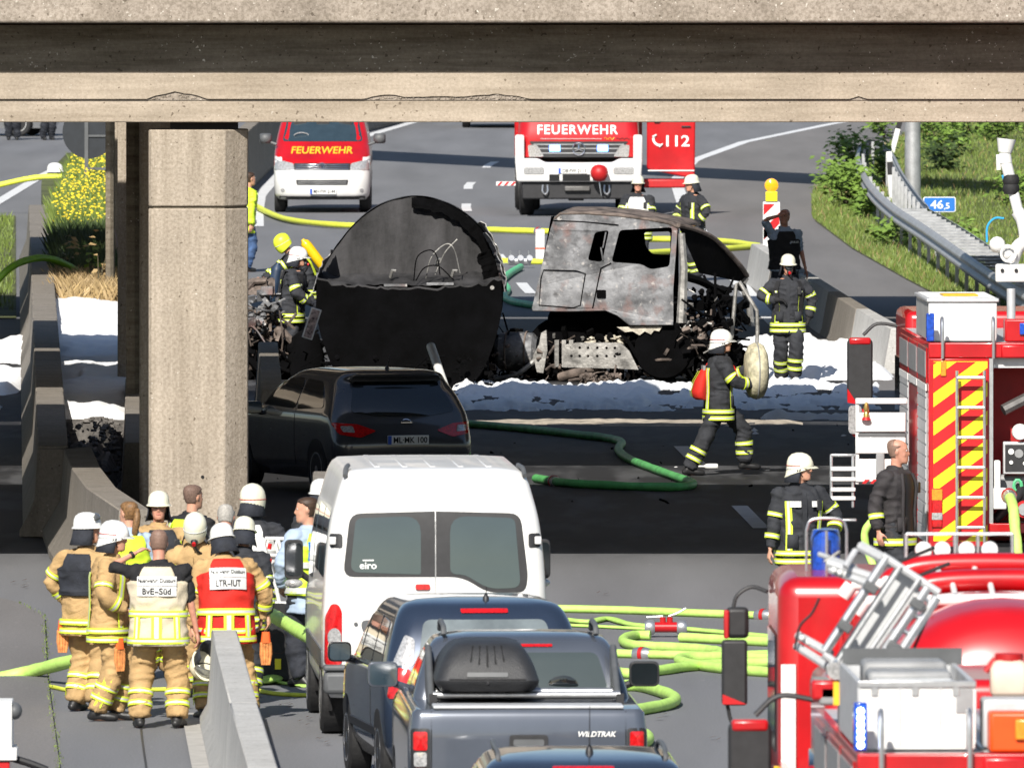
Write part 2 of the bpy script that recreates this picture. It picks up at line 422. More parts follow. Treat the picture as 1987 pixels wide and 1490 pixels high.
# ---------------------------------------------------------------- fire-fighting foam
def foam_mat():
    m = mat('foam', (.93, .94, .95), .7, var=.03, scale=3, bump=.6, bscale=14, sub=.0); return m
foam_mat()
mat('foam_dirty', (.50, .44, .36), .8, var=.35, scale=4, bump=.6, bscale=14)
def foam(label, xl, xr, d0, d1, amp, thr, mask, seed, sx=1.1, sy=.35, dx=.06, dy=.35, material='foam', z0=0.):
    ys = np.arange(d0, d1 + dy, dy); k = int((xr - xl) / dx) + 1
    xs = np.linspace(xl, xr, k); X, Y = np.meshgrid(xs, ys)
    n = fbm(X * sx, Y * sy, 4, seed) * .6 + fbm(X * sx * 2.7, Y * sy * 2.7, 3, seed + 9) * .4
    e = np.clip(np.minimum(np.minimum(X - xl, xr - X) / .35, np.minimum(Y - d0, d1 - Y) / 1.6), 0, 1)
    h = (n - thr) * e * mask(X, Y) * 2 - (1 - e * mask(X, Y)) * .35
    h = np.where(h > 0, h * (1 + 1.1 * (fbm(X * 7, Y * 2.2, 3, seed + 40) - .5)), h)
    Z = np.where(h > 0, np.minimum(np.sqrt(np.maximum(h, 0)) * .5 + h * .3, .8) * amp * 2 + .004, h * amp * .5 - .004)
    V = np.stack([X, Y, Z + z0], -1).reshape(-1, 3); kk = len(ys)
    idx = np.arange(kk * k).reshape(kk, k)
    q = np.stack([idx[:-1, :-1], idx[:-1, 1:], idx[1:, 1:], idx[1:, :-1]], -1).reshape(-1, 4)
    keep = (V[q][:, :, 2] > z0).any(1)
    q = q[keep]
    used = np.unique(q); rm = -np.ones(len(V), int); rm[used] = np.arange(len(used))
    me = bpy.data.meshes.new('foam'); me.from_pydata(V[used].tolist(), [], rm[q].tolist()); me.materials.append(MATS[material])
    me.polygons.foreach_set('use_smooth', [True] * len(me.polygons)); me.update()
    o = link('foam', me); return tag(o, label, 'foam', kind='stuff')
def step(a, b, x): t = np.clip((x - a) / (b - a), 0, 1); return t * t * (3 - 2 * t)
foam('deep bank of extinguishing foam lying in shade before the burnt lorry', -1.0, 5.3, 235.5, 248.2, .13, .43, lambda X, Y: step(235.5, 238.5, Y) * .7 + .3 * step(241, 245, Y), 3, sx=2.3, sy=.8, dx=.03, dy=.14)
foam('bright sunlit sheet of foam behind the masked firefighter', 3.2, 5.6, 249, 264, .17, .20, lambda X, Y: 1 - .75 * np.exp(-((Y - 252.2) / 1.1) ** 2), 5, sx=1.7, sy=.6, dx=.04, dy=.2)
foam('thin row of white foam flakes across the wet road', 2.9, 6.2, 233.2, 236.2, .16, .46, lambda X, Y: X * 0 + 1, 11, sx=1.6)
foam('scattered small flakes of foam on the sooty road', -.9, 6, 205, 233, .10, .79, lambda X, Y: step(204, 222, Y), 17, sx=2.2, sy=.6)
foam('brownish trampled foam film in the sunlit gap', -1.2, 4.0, 231.3, 234.6, .035, .30, lambda X, Y: X * 0 + 1, 23, sx=2.0, sy=1.4, material='foam_dirty')
foam('deep white foam filling the ditch between the concrete walls', -7.3, -4.6, 214.5, 264, .10, .20, lambda X, Y: step(-5.36, -5.2, X + .0285 * (Y - 203)) * (1 - .8 * np.exp(-((Y - 229) / 1.4) ** 2) * (X + .0285 * (Y - 203) < -4.9)) * (1 - .6 * np.exp(-((Y - 236) / .8) ** 2)), 31, sx=.9, sy=.25, dx=.04, dy=.25, z0=.70)
foam('foam blanket on the opposite carriageway beside the wall', -11.5, -6.7, 215, 272, .20, .42, lambda X, Y: 1 - .5 * step(0, 1, np.sin(Y * .45)), 37, sx=.6, sy=.16)
# ---------------------------------------------------------------- bridges
def concrete(name, col, streak=0., speck=.5, dark=.35):
    m = bpy.data.materials.new(name); m.use_nodes = True; MATS[name] = m
    n, l = m.node_tree.nodes, m.node_tree.links; b = n['Principled BSDF']; b.inputs['Roughness'].default_value = .88
    tc = n.new('ShaderNodeTexCoord')
    def nz(sc, sc3=(1, 1, 1), det=5):
        mp = n.new('ShaderNodeMapping'); mp.inputs['Scale'].default_value = sc3; l.new(tc.outputs['Object'], mp.inputs[0])
        q = n.new('ShaderNodeTexNoise'); q.inputs['Scale'].default_value = sc; q.inputs['Detail'].default_value = det; q.inputs['Roughness'].default_value = .65
        l.new(mp.outputs[0], q.inputs['Vector']); return q.outputs[0]
    def rp(src, p0, p1, c0, c1):
        q = n.new('ShaderNodeValToRGB'); l.new(src, q.inputs[0]); e = q.color_ramp.elements
        e[0].position, e[1].position = p0, p1; e[0].color, e[1].color = (*c0, 1), (*c1, 1); return q.outputs[0]
    def mx(f, a, c, mode):
        q = n.new('ShaderNodeMix'); q.data_type = 'RGBA'; q.blend_type = mode
        if isinstance(f, float): q.inputs[0].default_value = f
        else: l.new(f, q.inputs[0])
        l.new(a, q.inputs[6]); l.new(c, q.inputs[7]); return q.outputs[2]
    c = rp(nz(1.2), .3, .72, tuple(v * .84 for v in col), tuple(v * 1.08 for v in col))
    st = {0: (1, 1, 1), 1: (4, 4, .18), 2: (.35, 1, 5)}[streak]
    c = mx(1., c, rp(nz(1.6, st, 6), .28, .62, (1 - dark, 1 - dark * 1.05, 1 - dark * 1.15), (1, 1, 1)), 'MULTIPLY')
    c = mx(speck, c, rp(nz(30, det=3), .36, .62, (.62, .60, .56), (1.15, 1.15, 1.15)), 'MULTIPLY')
    w_ = rp(nz(26, det=1), .70, .735, (0, 0, 0), (1, 1, 1))
    q = n.new('ShaderNodeMix'); q.data_type = 'RGBA'; l.new(mx(1., w_, rp(nz(1.1), .45, .62, (0, 0, 0), (.8, .8, .8)), 'MULTIPLY'), q.inputs[0]); l.new(c, q.inputs[6]); q.inputs[7].default_value = (.72, .68, .6, 1); c = q.outputs[2]
    pit = rp(nz(19, det=1), .27, .30, (.35, .32, .28), (1, 1, 1)); c = mx(.8, c, pit, 'MULTIPLY')
    l.new(c, b.inputs['Base Color'])
    bp = n.new('ShaderNodeBump'); bp.inputs['Strength'].default_value = .5; bp.inputs['Distance'].default_value = .012
    l.new(nz(34, det=4), bp.inputs['Height']); l.new(bp.outputs[0], b.inputs['Normal'])
    return m
concrete('concrete_beam', (.44, .372, .295), 2, .35, .34)
concrete('concrete_dark', (.22, .19, .145), 2, .4, .65)  # darker concrete, carries the shade of the upper web and rear piers
concrete('concrete_cornice', (.36, .31, .26), 0, .8, .25)
concrete('concrete_pier', (.42, .36, .29), 1, .6, .36)
concrete('concrete_wall', (.24, .215, .185), 1, .4, .25)
concrete('concrete_new', (.48, .475, .46), 1, .3, .12)

b1 = thing('road_bridge', 'concrete road bridge with stained girder spanning the motorway in front', 'bridge', (0, 187.1, 0))
m_ = MB()
# front girder: a web standing 4 cm proud of a lower flange, with spalled patches broken out of the arris
gz = [4.88, 5.13, 5.42, 5.95]
MB().span((-30, .035, gz[0]), (30, .85, gz[1])).build('girder_flange', 'concrete_beam', b1, bevel=.012)
def spall_web():
    mb = MB(); xs = np.linspace(-30, 30, 1201); z0 = np.full_like(xs, gz[1])
    def bite(c, wd, h, s):
        t = np.clip(1 - np.abs(xs - c) / wd, 0, 1); r = np.array([mnoise.noise((float(x) * 9, s, 0)) for x in xs])
        return np.where(t > 0, np.sqrt(t) * h * (1 + .35 * r), 0)
    z0 = z0 + bite(-3.58, .29, .075, 1) + bite(-.74, .86, .028, 2) + bite(3.7, .06, .03, 3) + bite(-.15, .32, .035, 5) + bite(-1.35, .2, .03, 6)
    rings = [[(float(x), 0, float(z)), (float(x), 0, gz[3] - .03), (float(x), .8, gz[3] - .03), (float(x), .8, float(z))] for x, z in zip(xs, z0)]
    mb.loft(rings); return mb
spall_web().build('girder_web', 'concrete_beam', b1, smooth=0)
for c, wd in ((-3.58, .34), (-.74, .95), (3.7, .1)): MB().span((c - wd, .022, gz[1] - .012), (c + wd, .3, gz[1] + .14)).build('spalled_core', 'concrete_cornice', b1)
mb = MB()
for c, wd in ((-3.58, .27), (-.74, .8), (-.15, .3)):
    for i in range(int(wd * 130)):
        x = c + random.uniform(-wd, wd); q = random.uniform(.008, .02)
        mb.ell((x, .022, gz[1] + random.uniform(.0, .055) * (1 - abs(x - c) / wd)), (q, q * .8, q * .7), n=5, k=4)
o = mb.build('broken_aggregate', 'concrete_cornice', b1, smooth=0); o['kind'] = 'stuff'
MB().span((-30, -.02, gz[2] + .004), (30, .02, gz[3] - .035)).build('shaded_stained_web', 'concrete_dark', b1)  # stain and the cornice's cast shadow painted as one dark strip
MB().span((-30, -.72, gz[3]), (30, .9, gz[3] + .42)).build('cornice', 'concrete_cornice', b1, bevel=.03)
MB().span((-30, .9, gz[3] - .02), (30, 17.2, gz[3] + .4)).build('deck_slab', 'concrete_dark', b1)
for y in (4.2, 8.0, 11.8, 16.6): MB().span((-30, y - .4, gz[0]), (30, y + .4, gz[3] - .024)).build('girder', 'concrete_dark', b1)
# piers: octagonal columns of two lifts with a joint, standing on the median
def pier(name, label, x0, x1, D, top, parent=None, depth=.9, joint=None, ch=.24, material='concrete_pier', bevel=True):
    t = parent or thing(name, label, 'pier', ((x0 + x1) / 2, D, 0))
    wd = x1 - x0; hw = wd / 2
    oct_ = [(-hw, ch * .2), (-hw + ch * .16, 0), (hw - ch, 0), (hw, ch), (hw, depth - ch), (hw - ch, depth), (-hw + ch, depth), (-hw, depth - ch)]
    zs = [0] + ([joint - .012, joint + .012] if joint else []) + [top]
    if joint:
        MB().prism(oct_, -.3, joint - .012, plane='xy').build('column_drum', material, t, bevel=.015)
        MB().prism([(u * .97, .03 + v * .96) for u, v in oct_], joint - .05, joint + .05, plane='xy').build('joint', 'concrete_dark', t)
        MB().prism(oct_, joint + .012, top, plane='xy').build('column_drum', material, t, bevel=.015)
    else: MB().prism(oct_, -.3, top, plane='xy').build('column_drum', material, t, bevel=.015)
    return t
a, b = A(288, 900, 187.15), A(480, 900, 187.15)
t = pier('bridge_pier', 'broad sunlit concrete pier behind the group of rescuers, with a joint near its top', a.x, b.x, 187.15, 4.80, joint=A(0, 403, 187.15).z)
MB().span((-.30, .15, 4.79), (.42, .7, 4.885)).build('bearing', 'dark_gap', t)
MB().lathe([(.018, -.01), (.018, .02)], (.05, .0, A(0, 925, 187.15).z), 'y', 8).build('drill_hole', 'dark_gap', t)
for k, dx in ((1, -.25), (2, -.33)):
    pier('bridge_pier', ('shaded concrete pier standing behind the broad sunlit pier', 'rearmost shaded pier under the front bridge')[k - 1], a.x + dx, b.x + dx - .35, 188.3 + 6 * k, 4.87)
# the further bridges, whose shadows band the road, with their piers
for i, (y0, y1, zb, lab) in enumerate(((212, 223.4, 4.95, 'second concrete bridge behind the front girder'), (227, 236.4, 5.0, 'third concrete bridge, shading the foam bank'),
                                       (261.5, 269.2, 5.1, 'fourth narrow concrete bridge behind the burnt lorry'), (272.5, 281.2, 5.1, 'fifth narrow concrete bridge beyond the concrete barrier'))):
    bb = thing('road_bridge', lab, 'bridge', (0, y0, 0), group=None)
    w_ = y1 - y0
    MB().span((-30, 0, zb), (30, .6, zb + 1.05)).build('girder', 'concrete_beam', bb)
    MB().span((-30, w_ - .6, zb), (30, w_, zb + 1.05)).build('girder', 'concrete_beam', bb)
    MB().span((-30, -.5, zb + 1.06), (30, w_ + .3, zb + 1.7)).build('deck_slab', 'concrete_cornice', bb)
p = A(260, 700, 237); q = A(281, 700, 237)
pier('bridge_pier', 'slim sunlit pier beside the foam ditch, left of the broad pier', p.x - .02, q.x, 228.0, 5.0, ch=.05, depth=1.0)
p = A(213, 500, 274.5); q = A(238, 500, 274.5)
pier('bridge_pier', 'narrow graffiti-marked pier by the dry grass', p.x, q.x, 274.5, 5.1, ch=.05, depth=1.0)
gp = [o for o in bpy.data.objects if o.get('label') == 'narrow graffiti-marked pier by the dry grass'][0]
mat('spray_red', (.5, .05, .07), .8, var=.2); mat('spray_pale', (.42, .33, .34), .8, var=.2)
gm = lambda px, py: (Vector(A(px, py, 274.46)) - gp.location)
MB().tube([gm(214, 533), gm(220, 532), gm(226, 530)], .012, 6, flat=.5).build('graffiti_stroke', 'spray_red', gp)
MB().tube(spline([gm(226, 528), gm(228, 490), gm(226, 460), gm(220, 440), gm(215, 432)], 5), .01, 6).build('graffiti_stroke', 'spray_pale', gp)
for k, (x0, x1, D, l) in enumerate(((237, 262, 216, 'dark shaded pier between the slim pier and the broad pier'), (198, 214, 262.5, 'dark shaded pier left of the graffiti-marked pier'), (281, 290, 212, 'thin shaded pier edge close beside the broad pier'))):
    p, q = A(x0, 600, D), A(x1, 600, D); pier('bridge_pier', l, p.x, q.x, D + 2.2, 4.95, ch=.05, material='concrete_dark')  # darker concrete puts the shade of these piers into their colour
# pipe bridge far behind: only its shadow falls into view
fb = thing('pipe_bridge', 'skew concrete service bridge crossing the road beyond the fire engine', 'bridge', (0, 379.4, 0), R(-67.5) + R(0))
fb.rotation_euler = (0, 0, math.atan2(366 - 390, 6.6 + 3.1))
MB().span((-24, -1.6, 6.0), (34, 1.6, 6.9)).build('deck_slab', 'concrete_cornice', fb)
MB().span((-24, -1.75, 6.902), (34, -1.6, 7.6)).build('parapet', 'concrete_cornice', fb)

# ---------------------------------------------------------------- concrete barriers and walls
def jersey(name, label, pts, h=.85, w0=.30, w1=.10, seg=4., parent_mat='concrete_wall', group=None, kick=.28, fw=None):
    """wall of cast elements along a line of ground points, each element a part"""
    t = thing(name, label, 'barrier', Vector((pts[0][0], pts[0][1], 0)), group=group)
    P = [Vector((p[0], p[1], 0)) for p in pts]; L = [0]
    for i in range(1, len(P)): L.append(L[-1] + (P[i] - P[i - 1]).length)
    tot = L[-1]; n = max(1, round(tot / seg))
    def at(s_):
        s_ = min(max(s_, 0), tot); i = max(0, min(len(P) - 2, int(np.searchsorted(L, s_)) - 1)); f = (s_ - L[i]) / max(1e-6, L[i + 1] - L[i])
        return P[i].lerp(P[i + 1], f)
    prof = [(-w0, 0), (-w0, .08), (-w1 - .04, kick), (-w1, h), (w1, h), (w1 + .04, kick), (w0, .08), (w0, 0)]
    for k in range(n):
        rings = []
        for j in range(5):
            s_ = (k + j / 4) / n * tot + (.012 if j == 0 and k else 0) - (.012 if j == 4 and k < n - 1 else 0)
            c = at(s_); dr = (at(s_ + .3) - at(s_ - .3)).normalized(); nn = Vector((dr.y, -dr.x, 0))
            rings.append([c + nn * u + Vector((0, 0, v)) - t.location for u, v in prof])
        MB().loft(rings).build('barrier_element', parent_mat, t, smooth=30, bevel=.012, seg=1)
    return t
# long wall of the opposite carriageway with the wide kicked foot
MW = lambda d: -5.33 - .0285 * (d - 203)
jersey('concrete_barrier', 'long brown concrete safety wall with flared foot running past the foam ditch', [(MW(d), d) for d in (198, 205, 215, 230, 250, 270, 290, 311)], h=1.02, w0=.34, w1=.17, seg=6, kick=.42)
w1 = [G(165, 1165), G(150, 1150), G(112, 1095), G(95, 1045), G(86, 1000)]
jersey('concrete_barrier', 'curved concrete wall end with a white crack behind the tan firefighters', [(q.x + .30, q.y) for q in (G(205, 1176), G(150, 1140), G(112, 1080), G(92, 1020))] + [(MW(198) + .02, 197.6)], h=1.0, w0=.40, w1=.16, seg=40, kick=.42)
jersey('concrete_barrier', 'pale grey new concrete barrier in front of the red-vested firefighter', [(-2.60, 158.2), (-2.24, 146), (-1.93, 136), (-1.5, 121)], h=.86, w0=.22, w1=.115, seg=12, parent_mat='concrete_new', kick=.2)
mat('crack_white', (.62, .6, .55), .9)
# temporary barrier right, with orange reflectors
def temp_barrier():
    k = [(4.18, 298.5), (4.42, 290.5), (4.70, 280.5), (4.98, 270.4), (5.24, 261.5), (5.56, 252)]
    for i in range(5):
        a, b = Vector((*k[i], 0)), Vector((*k[i + 1], 0)); b = a.lerp(b, .985)
        lab = ['concrete barrier element carrying the striped warning board', 'concrete barrier element behind the hand-shading policeman', 'middle concrete barrier element with orange studs', 'concrete barrier element in the bridge shadow', 'concrete barrier element next to the red fire engine'][i]
        t = thing('barrier_element', lab, 'barrier', a, group='temporary concrete barrier elements')
        d = b - a; L_ = d.length; d.normalize(); nn = Vector((d.y, -d.x, 0))
        prof = [(-.24, .0), (-.2, .1), (-.11, .62), (-.10, .66), (.10, .66), (.11, .62), (.2, .1), (.24, 0)]
        MB().loft([[nn * u + Vector((0, 0, v)) + d * s_ for u, v in prof] for s_ in (0, L_)]).build('barrier_body', 'concrete_new' if i % 2 == 0 else 'concrete_wall', t, smooth=30, bevel=.015)
        for q in range(2):
            for s_ in np.linspace(.5, L_ - .5, 8):
                MB().ell(nn * (-.17 + .055 * q) + d * s_ + Vector((0, 0, .28 + .24 * q)), (.022, .05, .022), n=6, k=5).build('reflector', 'amber', t)
temp_barrier()
# wall beside the red and white van
jersey('concrete_barrier', 'grey concrete wall running beside the red and white fire van', [(-5.72, 352), (-5.75, 366), (-5.6, 385), (-5.0, 405), (-4.0, 425), (-2.8, 442)], h=1.15, w0=.3, w1=.14, seg=6)
jersey('concrete_barrier', 'dark concrete barrier end under the front bridge', [(G(262, 1010).x, G(262, 1010).y), (G(262, 870).x, G(262, 870).y)], h=.9, w0=.28, w1=.12, seg=8)
jersey('concrete_barrier', 'dark concrete barrier between the broad pier and the grey hatchback', [(G(528, 905).x, G(528, 905).y), (G(520, 800).x, G(520, 800).y)], h=.95, w0=.2, w1=.13, seg=8)
jersey('concrete_barrier', 'small concrete post block beside the white van', [(G(632, 1230).x, G(632, 1230).y), (G(630, 1200).x, G(630, 1200).y)], h=1.5, w0=.14, w1=.12, seg=8)
# heap of dark rubble between the walls
def rubble(label, c, rx, ry, h, n, material, seed, name='rubble_heap'):
    rnd = random.Random(seed); mb = MB()
    P = []
    for i in range(19):
        row = []
        for j in range(25):
            u, v = -1 + 2 * j / 24, -1 + 2 * i / 18; q = max(0, 1 - u * u - v * v)
            z = h * (q ** .7) * (.75 + .5 * mnoise.noise((u * 3, v * 3, seed))) + .05 * mnoise.noise((u * 14, v * 14, seed)) - .03
            row.append((u * rx, v * ry, z))
        P.append(row)
    mb.grid(P)
    for i in range(n):
        a = rnd.uniform(0, 6.28); r = math.sqrt(rnd.random()); u, v = r * math.cos(a), r * math.sin(a)
        z = h * (max(0, 1 - r * r) ** .7); s_ = rnd.uniform(.012, .04)
        mb.box((u * rx, v * ry, z), (s_ * 2, s_ * 1.5, s_), Matrix.Rotation(rnd.uniform(0, 3), 3, 'Z') @ Matrix.Rotation(rnd.uniform(0, 1), 3, 'X'))
    o = mb.build(name, material, smooth=0, loc=c); return tag(o, label, 'rubble', kind='stuff')
mat('rubble_dark', (.13, .12, .11), .95, var=.4, scale=6, bump=.6, bscale=20)
rubble('heap of dark wet rubble between the concrete walls', Vector((-5.05, 211.5, 0)), .62, 8, .8, 420, 'rubble_dark', 4)
# ---------------------------------------------------------------- people
_cl = bpy.data.textures.new('cloth_folds', 'CLOUDS'); _cl.noise_scale = .085; _cl.noise_depth = 2
_cf = bpy.data.textures.new('cloth_creases', 'CLOUDS'); _cf.noise_scale = .045; _cf.noise_depth = 1; _cf.cloud_type = 'GRAYSCALE'
def ik(a, target, l1, l2, pole):
    d = target - a; L_ = min(d.length, (l1 + l2) * .999); dn = d.normalized()
    x = (l1 * l1 - l2 * l2 + L_ * L_) / (2 * L_); h = math.sqrt(max(0, l1 * l1 - x * x))
    p = pole - dn * pole.dot(dn)
    if p.length < 1e-4: p = Vector((0, -1, 0))
    return a + dn * x + p.normalized() * h, a + dn * L_
class Body:
    """posed figure: faces -Y, stands at the origin; S() gives points of the clothed trunk surface"""
    def __init__(s, h=1.8, lean=0., side=0., twist=0., pz=None, feet=((-.10, 0, 0), (.10, 0, 0)), toes=(0, 0), L=None, Rr=None, head=(0, 0, 0), curl=.5, girth=1., shrug=0., py=0.):
        k = h / 1.8; s.k = k; s.girth = girth; s.curl = curl
        feet = [Vector(f) * k for f in feet]
        s.pel = Vector(((feet[0].x + feet[1].x) / 2, (feet[0].y + feet[1].y) / 2 + py, 0)); s.pel.z = (pz if pz else .945) * k
        s.lean, s.side, s.twist = R(lean), R(side), R(twist)
        s.zs = np.linspace(0, .62, 32) * k; s.P = [s.pel.copy()]
        for i in range(1, 32):
            t = s.tan((s.zs[i] + s.zs[i - 1]) / 2); s.P.append(s.P[-1] + t * (s.zs[i] - s.zs[i - 1]))
        s.feet, s.toes = feet, [R(a) for a in toes]
        s.hip = [s.pel + Vector((sx * .092 * k, 0, -.03 * k)) for sx in (-1, 1)]
        s.knee, s.ank = [], []
        for i in (0, 1):
            tg = feet[i] + Vector((0, .02, .085 * k)); fd = Vector((math.sin(s.toes[i]), -math.cos(s.toes[i]), .1))
            kn, an = ik(s.hip[i], tg, .435 * k, .435 * k, fd); s.knee.append(kn); s.ank.append(an)
        c, tx, fx = s.frame(.46 * k)
        s.sh = [c + tx * (sx * .185 * k * girth) + s.tan(.46 * k) * shrug for sx in (-1, 1)]
        s.el, s.wr, s.hd = [], [], []
        for i, spec in enumerate((Rr, L)):               # person's right is -X, left is +X
            sx = (-1, 1)[i]
            if spec is None: spec = ((sx * .27, .02, .86), (sx * .4, 1, 0))
            tg = Vector(spec[0]) * k; pole = Vector(spec[1])
            e, w_ = ik(s.sh[i], tg, .29 * k, .265 * k, pole); s.el.append(e); s.wr.append(w_)
            hd = (Vector(spec[2]) if len(spec) > 2 else (w_ - e)).normalized(); s.hd.append(hd)
        s.head = [R(a) for a in head]
    def tan(s, z):
        f = min(1, max(0, z / (.30 * s.k))); a, b = s.lean * f, s.side * f
        return Vector((math.sin(b), -math.sin(a) * math.cos(b), math.cos(a) * math.cos(b)))
    def frame(s, z):
        """centre, right and front directions of the trunk at height z above the pelvis"""
        if z <= 0: c = s.pel + Vector((0, 0, z))
        else: 
            i = min(30, int(z / s.zs[-1] * 31)); f = (z - s.zs[i]) / (s.zs[1]); c = s.P[i].lerp(s.P[i + 1], f)
        t = s.tan(z); tw = s.twist * min(1, max(0, z / (.45 * s.k)))
        x = Vector((math.cos(tw), math.sin(tw), 0)); x = (x - t * x.dot(t)).normalized(); return c, x, t.cross(x) * -1
    ZS = [-.30, -.22, -.12, .0, .12, .24, .36, .44, .495, .53, .56]
    RX = [.185, .188, .185, .178, .172, .182, .196, .190, .150, .098, .075]
    RY = [.132, .135, .135, .128, .122, .130, .138, .125, .105, .085, .07]
    def S(s, z, phi, out=0.):
        """z in metres above the pelvis (1.8 m figure), phi from the person's left towards the back"""
        k = s.k; rx = (np.interp(z, s.ZS, s.RX) * s.girth + .022) * k + out; ry = (np.interp(z, s.ZS, s.RY) * s.girth + .022) * k + out
        c, x, f = s.frame(z * k); ca, sa = math.cos(phi), math.sin(phi)
        ca = math.copysign(abs(ca) ** .86, ca); sa = math.copysign(abs(sa) ** .86, sa)
        return c + x * (rx * ca) - f * (ry * sa)
def rings_along(pts, rads, n=12, ref=Vector((1, 0, 0)), flat=1.):
    out = []; k = len(pts)
    for i in range(k):
        t = (pts[min(i + 1, k - 1)] - pts[max(i - 1, 0)]).normalized(); a = ref - t * ref.dot(t)
        if a.length < .05: a = Vector((0, 1, 0)) - t * t.y
        a.normalize(); b = t.cross(a)
        out.append([pts[i] + a * (rads[i] * math.cos(2 * math.pi * j / n)) + b * (rads[i] * flat * math.sin(2 * math.pi * j / n)) for j in range(n)])
    return out
def limb_pts(a, b, c, n=4):
    p = [a.lerp(b, i / n) for i in range(n)] + [b.lerp(c, i / n) for i in range(n + 1)]
    q = p[:]
    for i in range(1, len(p) - 1): q[i] = (p[i - 1] + p[i] * 2 + p[i + 1]) / 4
    return q
def ipol(v, t): x = np.linspace(0, 1, len(v)); return float(np.interp(t, x, v))
def vn3(p, seed):
    i = np.floor(p).astype(np.int64); f = p - i; f = f * f * (3 - 2 * f)
    def h(a, b, c):
        n = (a * 374761393 + b * 668265263 + c * 2147483647 + seed * 974711) & 0x7fffffff; n = ((n ^ (n >> 13)) * 1274126177) & 0x7fffffff; return ((n ^ (n >> 16)) & 0xffff) / 65535.
    r_ = 0
    for a in (0, 1):
        for b in (0, 1):
            for c in (0, 1): r_ = r_ + h(i[:, 0] + a, i[:, 1] + b, i[:, 2] + c) * np.where(a, f[:, 0], 1 - f[:, 0]) * np.where(b, f[:, 1], 1 - f[:, 1]) * np.where(c, f[:, 2], 1 - f[:, 2])
    return r_
_seed = [0]
def remesh(o, vox, smooth=2, fold=0.):
    m = o.modifiers.new('skin', 'REMESH'); m.mode = 'VOXEL'; m.voxel_size = vox; m.use_smooth_shade = True
    if smooth: q = o.modifiers.new('smooth', 'SMOOTH'); q.iterations = smooth; q.factor = .5
    if fold:
        # creased cloth: sharp slanting folds on top of soft bagging
        dg = bpy.context.evaluated_depsgraph_get(); me = bpy.data.meshes.new_from_object(o.evaluated_get(dg)); o.modifiers.clear(); old = o.data; o.data = me; bpy.data.meshes.remove(old)
        n = len(me.vertices); co = np.empty(n * 3); me.vertices.foreach_get('co', co); co = co.reshape(-1, 3); nr = np.empty(n * 3); me.vertices.foreach_get('normal', nr); nr = nr.reshape(-1, 3)
        _seed[0] += 1; sd = _seed[0] * 7
        wp_ = (vn3(co * 5, sd) - .5)[:, None]; q = co + wp_ * .10; q = np.stack([q[:, 0] * 6 + q[:, 2] * 2, q[:, 1] * 6, q[:, 2] * 15 + q[:, 0] * 5], 1)
        rd = 1 - np.abs(vn3(q, sd + 1) * 2 - 1); rd2 = 1 - np.abs(vn3(q * 2.1, sd + 2) * 2 - 1)
        d = (rd ** 2.2 - .35) * fold * .55 + (rd2 ** 2 - .35) * fold * .22 + (vn3(co * 7, sd + 3) - .5) * fold * .5
        co = co + nr * d[:, None]; me.vertices.foreach_set('co', co.ravel()); me.polygons.foreach_set('use_smooth', [True] * len(me.polygons)); me.update()
    return o
def add_hand(mb, w_, d, k, inward, curl, glove=False):
    n = (inward - d * inward.dot(d)); n = n.normalized() if n.length > .01 else Vector((0, 0, 1)); sd = d.cross(n)
    g_ = 1.18 if glove else 1.
    mb.loft(rings_along([w_ - d * .02, w_ + d * .02 * k, w_ + d * .06 * k, w_ + d * .095 * k], [.024 * k, .03 * k, .041 * k, .039 * k], 8, sd, .5 * g_))
    for q in range(4):
        base = w_ + d * .088 * k + sd * ((q - 1.5) * .0205 * k); ln = (.065, .078, .075, .058)[q] * k
        p, dr = [base], d.copy()
        for j in range(3):
            dr = (dr + n * curl * (.75 + .2 * j)).normalized(); p.append(p[-1] + dr * ln / 2.6)
        mb.loft(rings_along(p, [.0098 * k * g_, .0095 * k * g_, .009 * k * g_, .0075 * k * g_], 6, sd))
    for sg in (1,):
        base = w_ + d * .03 * k + sd * (.032 * k); dr = (d * .7 + sd * .7 + n * .3).normalized()
        p = [base, base + dr * .032 * k]; dr = (dr + d * .5 + n * curl * .5).normalized(); p += [p[-1] + dr * .03 * k, p[-1] + dr * .055 * k]
        mb.loft(rings_along(p, [.013 * k * g_, .0125 * k * g_, .011 * k * g_, .008 * k * g_], 6, n))
def head_mat(b):
    """matrix of the head: origin at head centre, faces -Y"""
    c, x, f = b.frame(.6 * b.k)
    yw, pt, rl = b.head
    base = math.atan2(x.y, x.x)
    rot = Matrix.Rotation(base + yw, 4, 'Z') @ Matrix.Rotation(pt, 4, 'X') @ Matrix.Rotation(rl, 4, 'Y')
    nb = c; up = (rot.to_3x3() @ Vector((0, 0, 1)))
    return Matrix.Translation(nb + Vector((0, 0, .012 * b.k)) + up * .105 * b.k + (rot.to_3x3() @ Vector((0, -.02 * b.k, 0)))) @ rot
HEAD = [(-.118, .030, .030, -.062), (-.108, .046, .052, -.048), (-.085, .057, .074, -.030), (-.05, .066, .088, -.014), (-.01, .071, .096, -.004), (.03, .075, .099, .002), (.065, .073, .097, .006), (.092, .062, .083, .010), (.110, .042, .058, .012), (.120, .016, .022, .012)]
def head_ring(z, rx, ry, yo, n, out=0.):
    return [Vector(((rx + out) * math.cos(2 * math.pi * j / n), yo + (ry + out) * math.sin(2 * math.pi * j / n), z)) for j in range(n)]
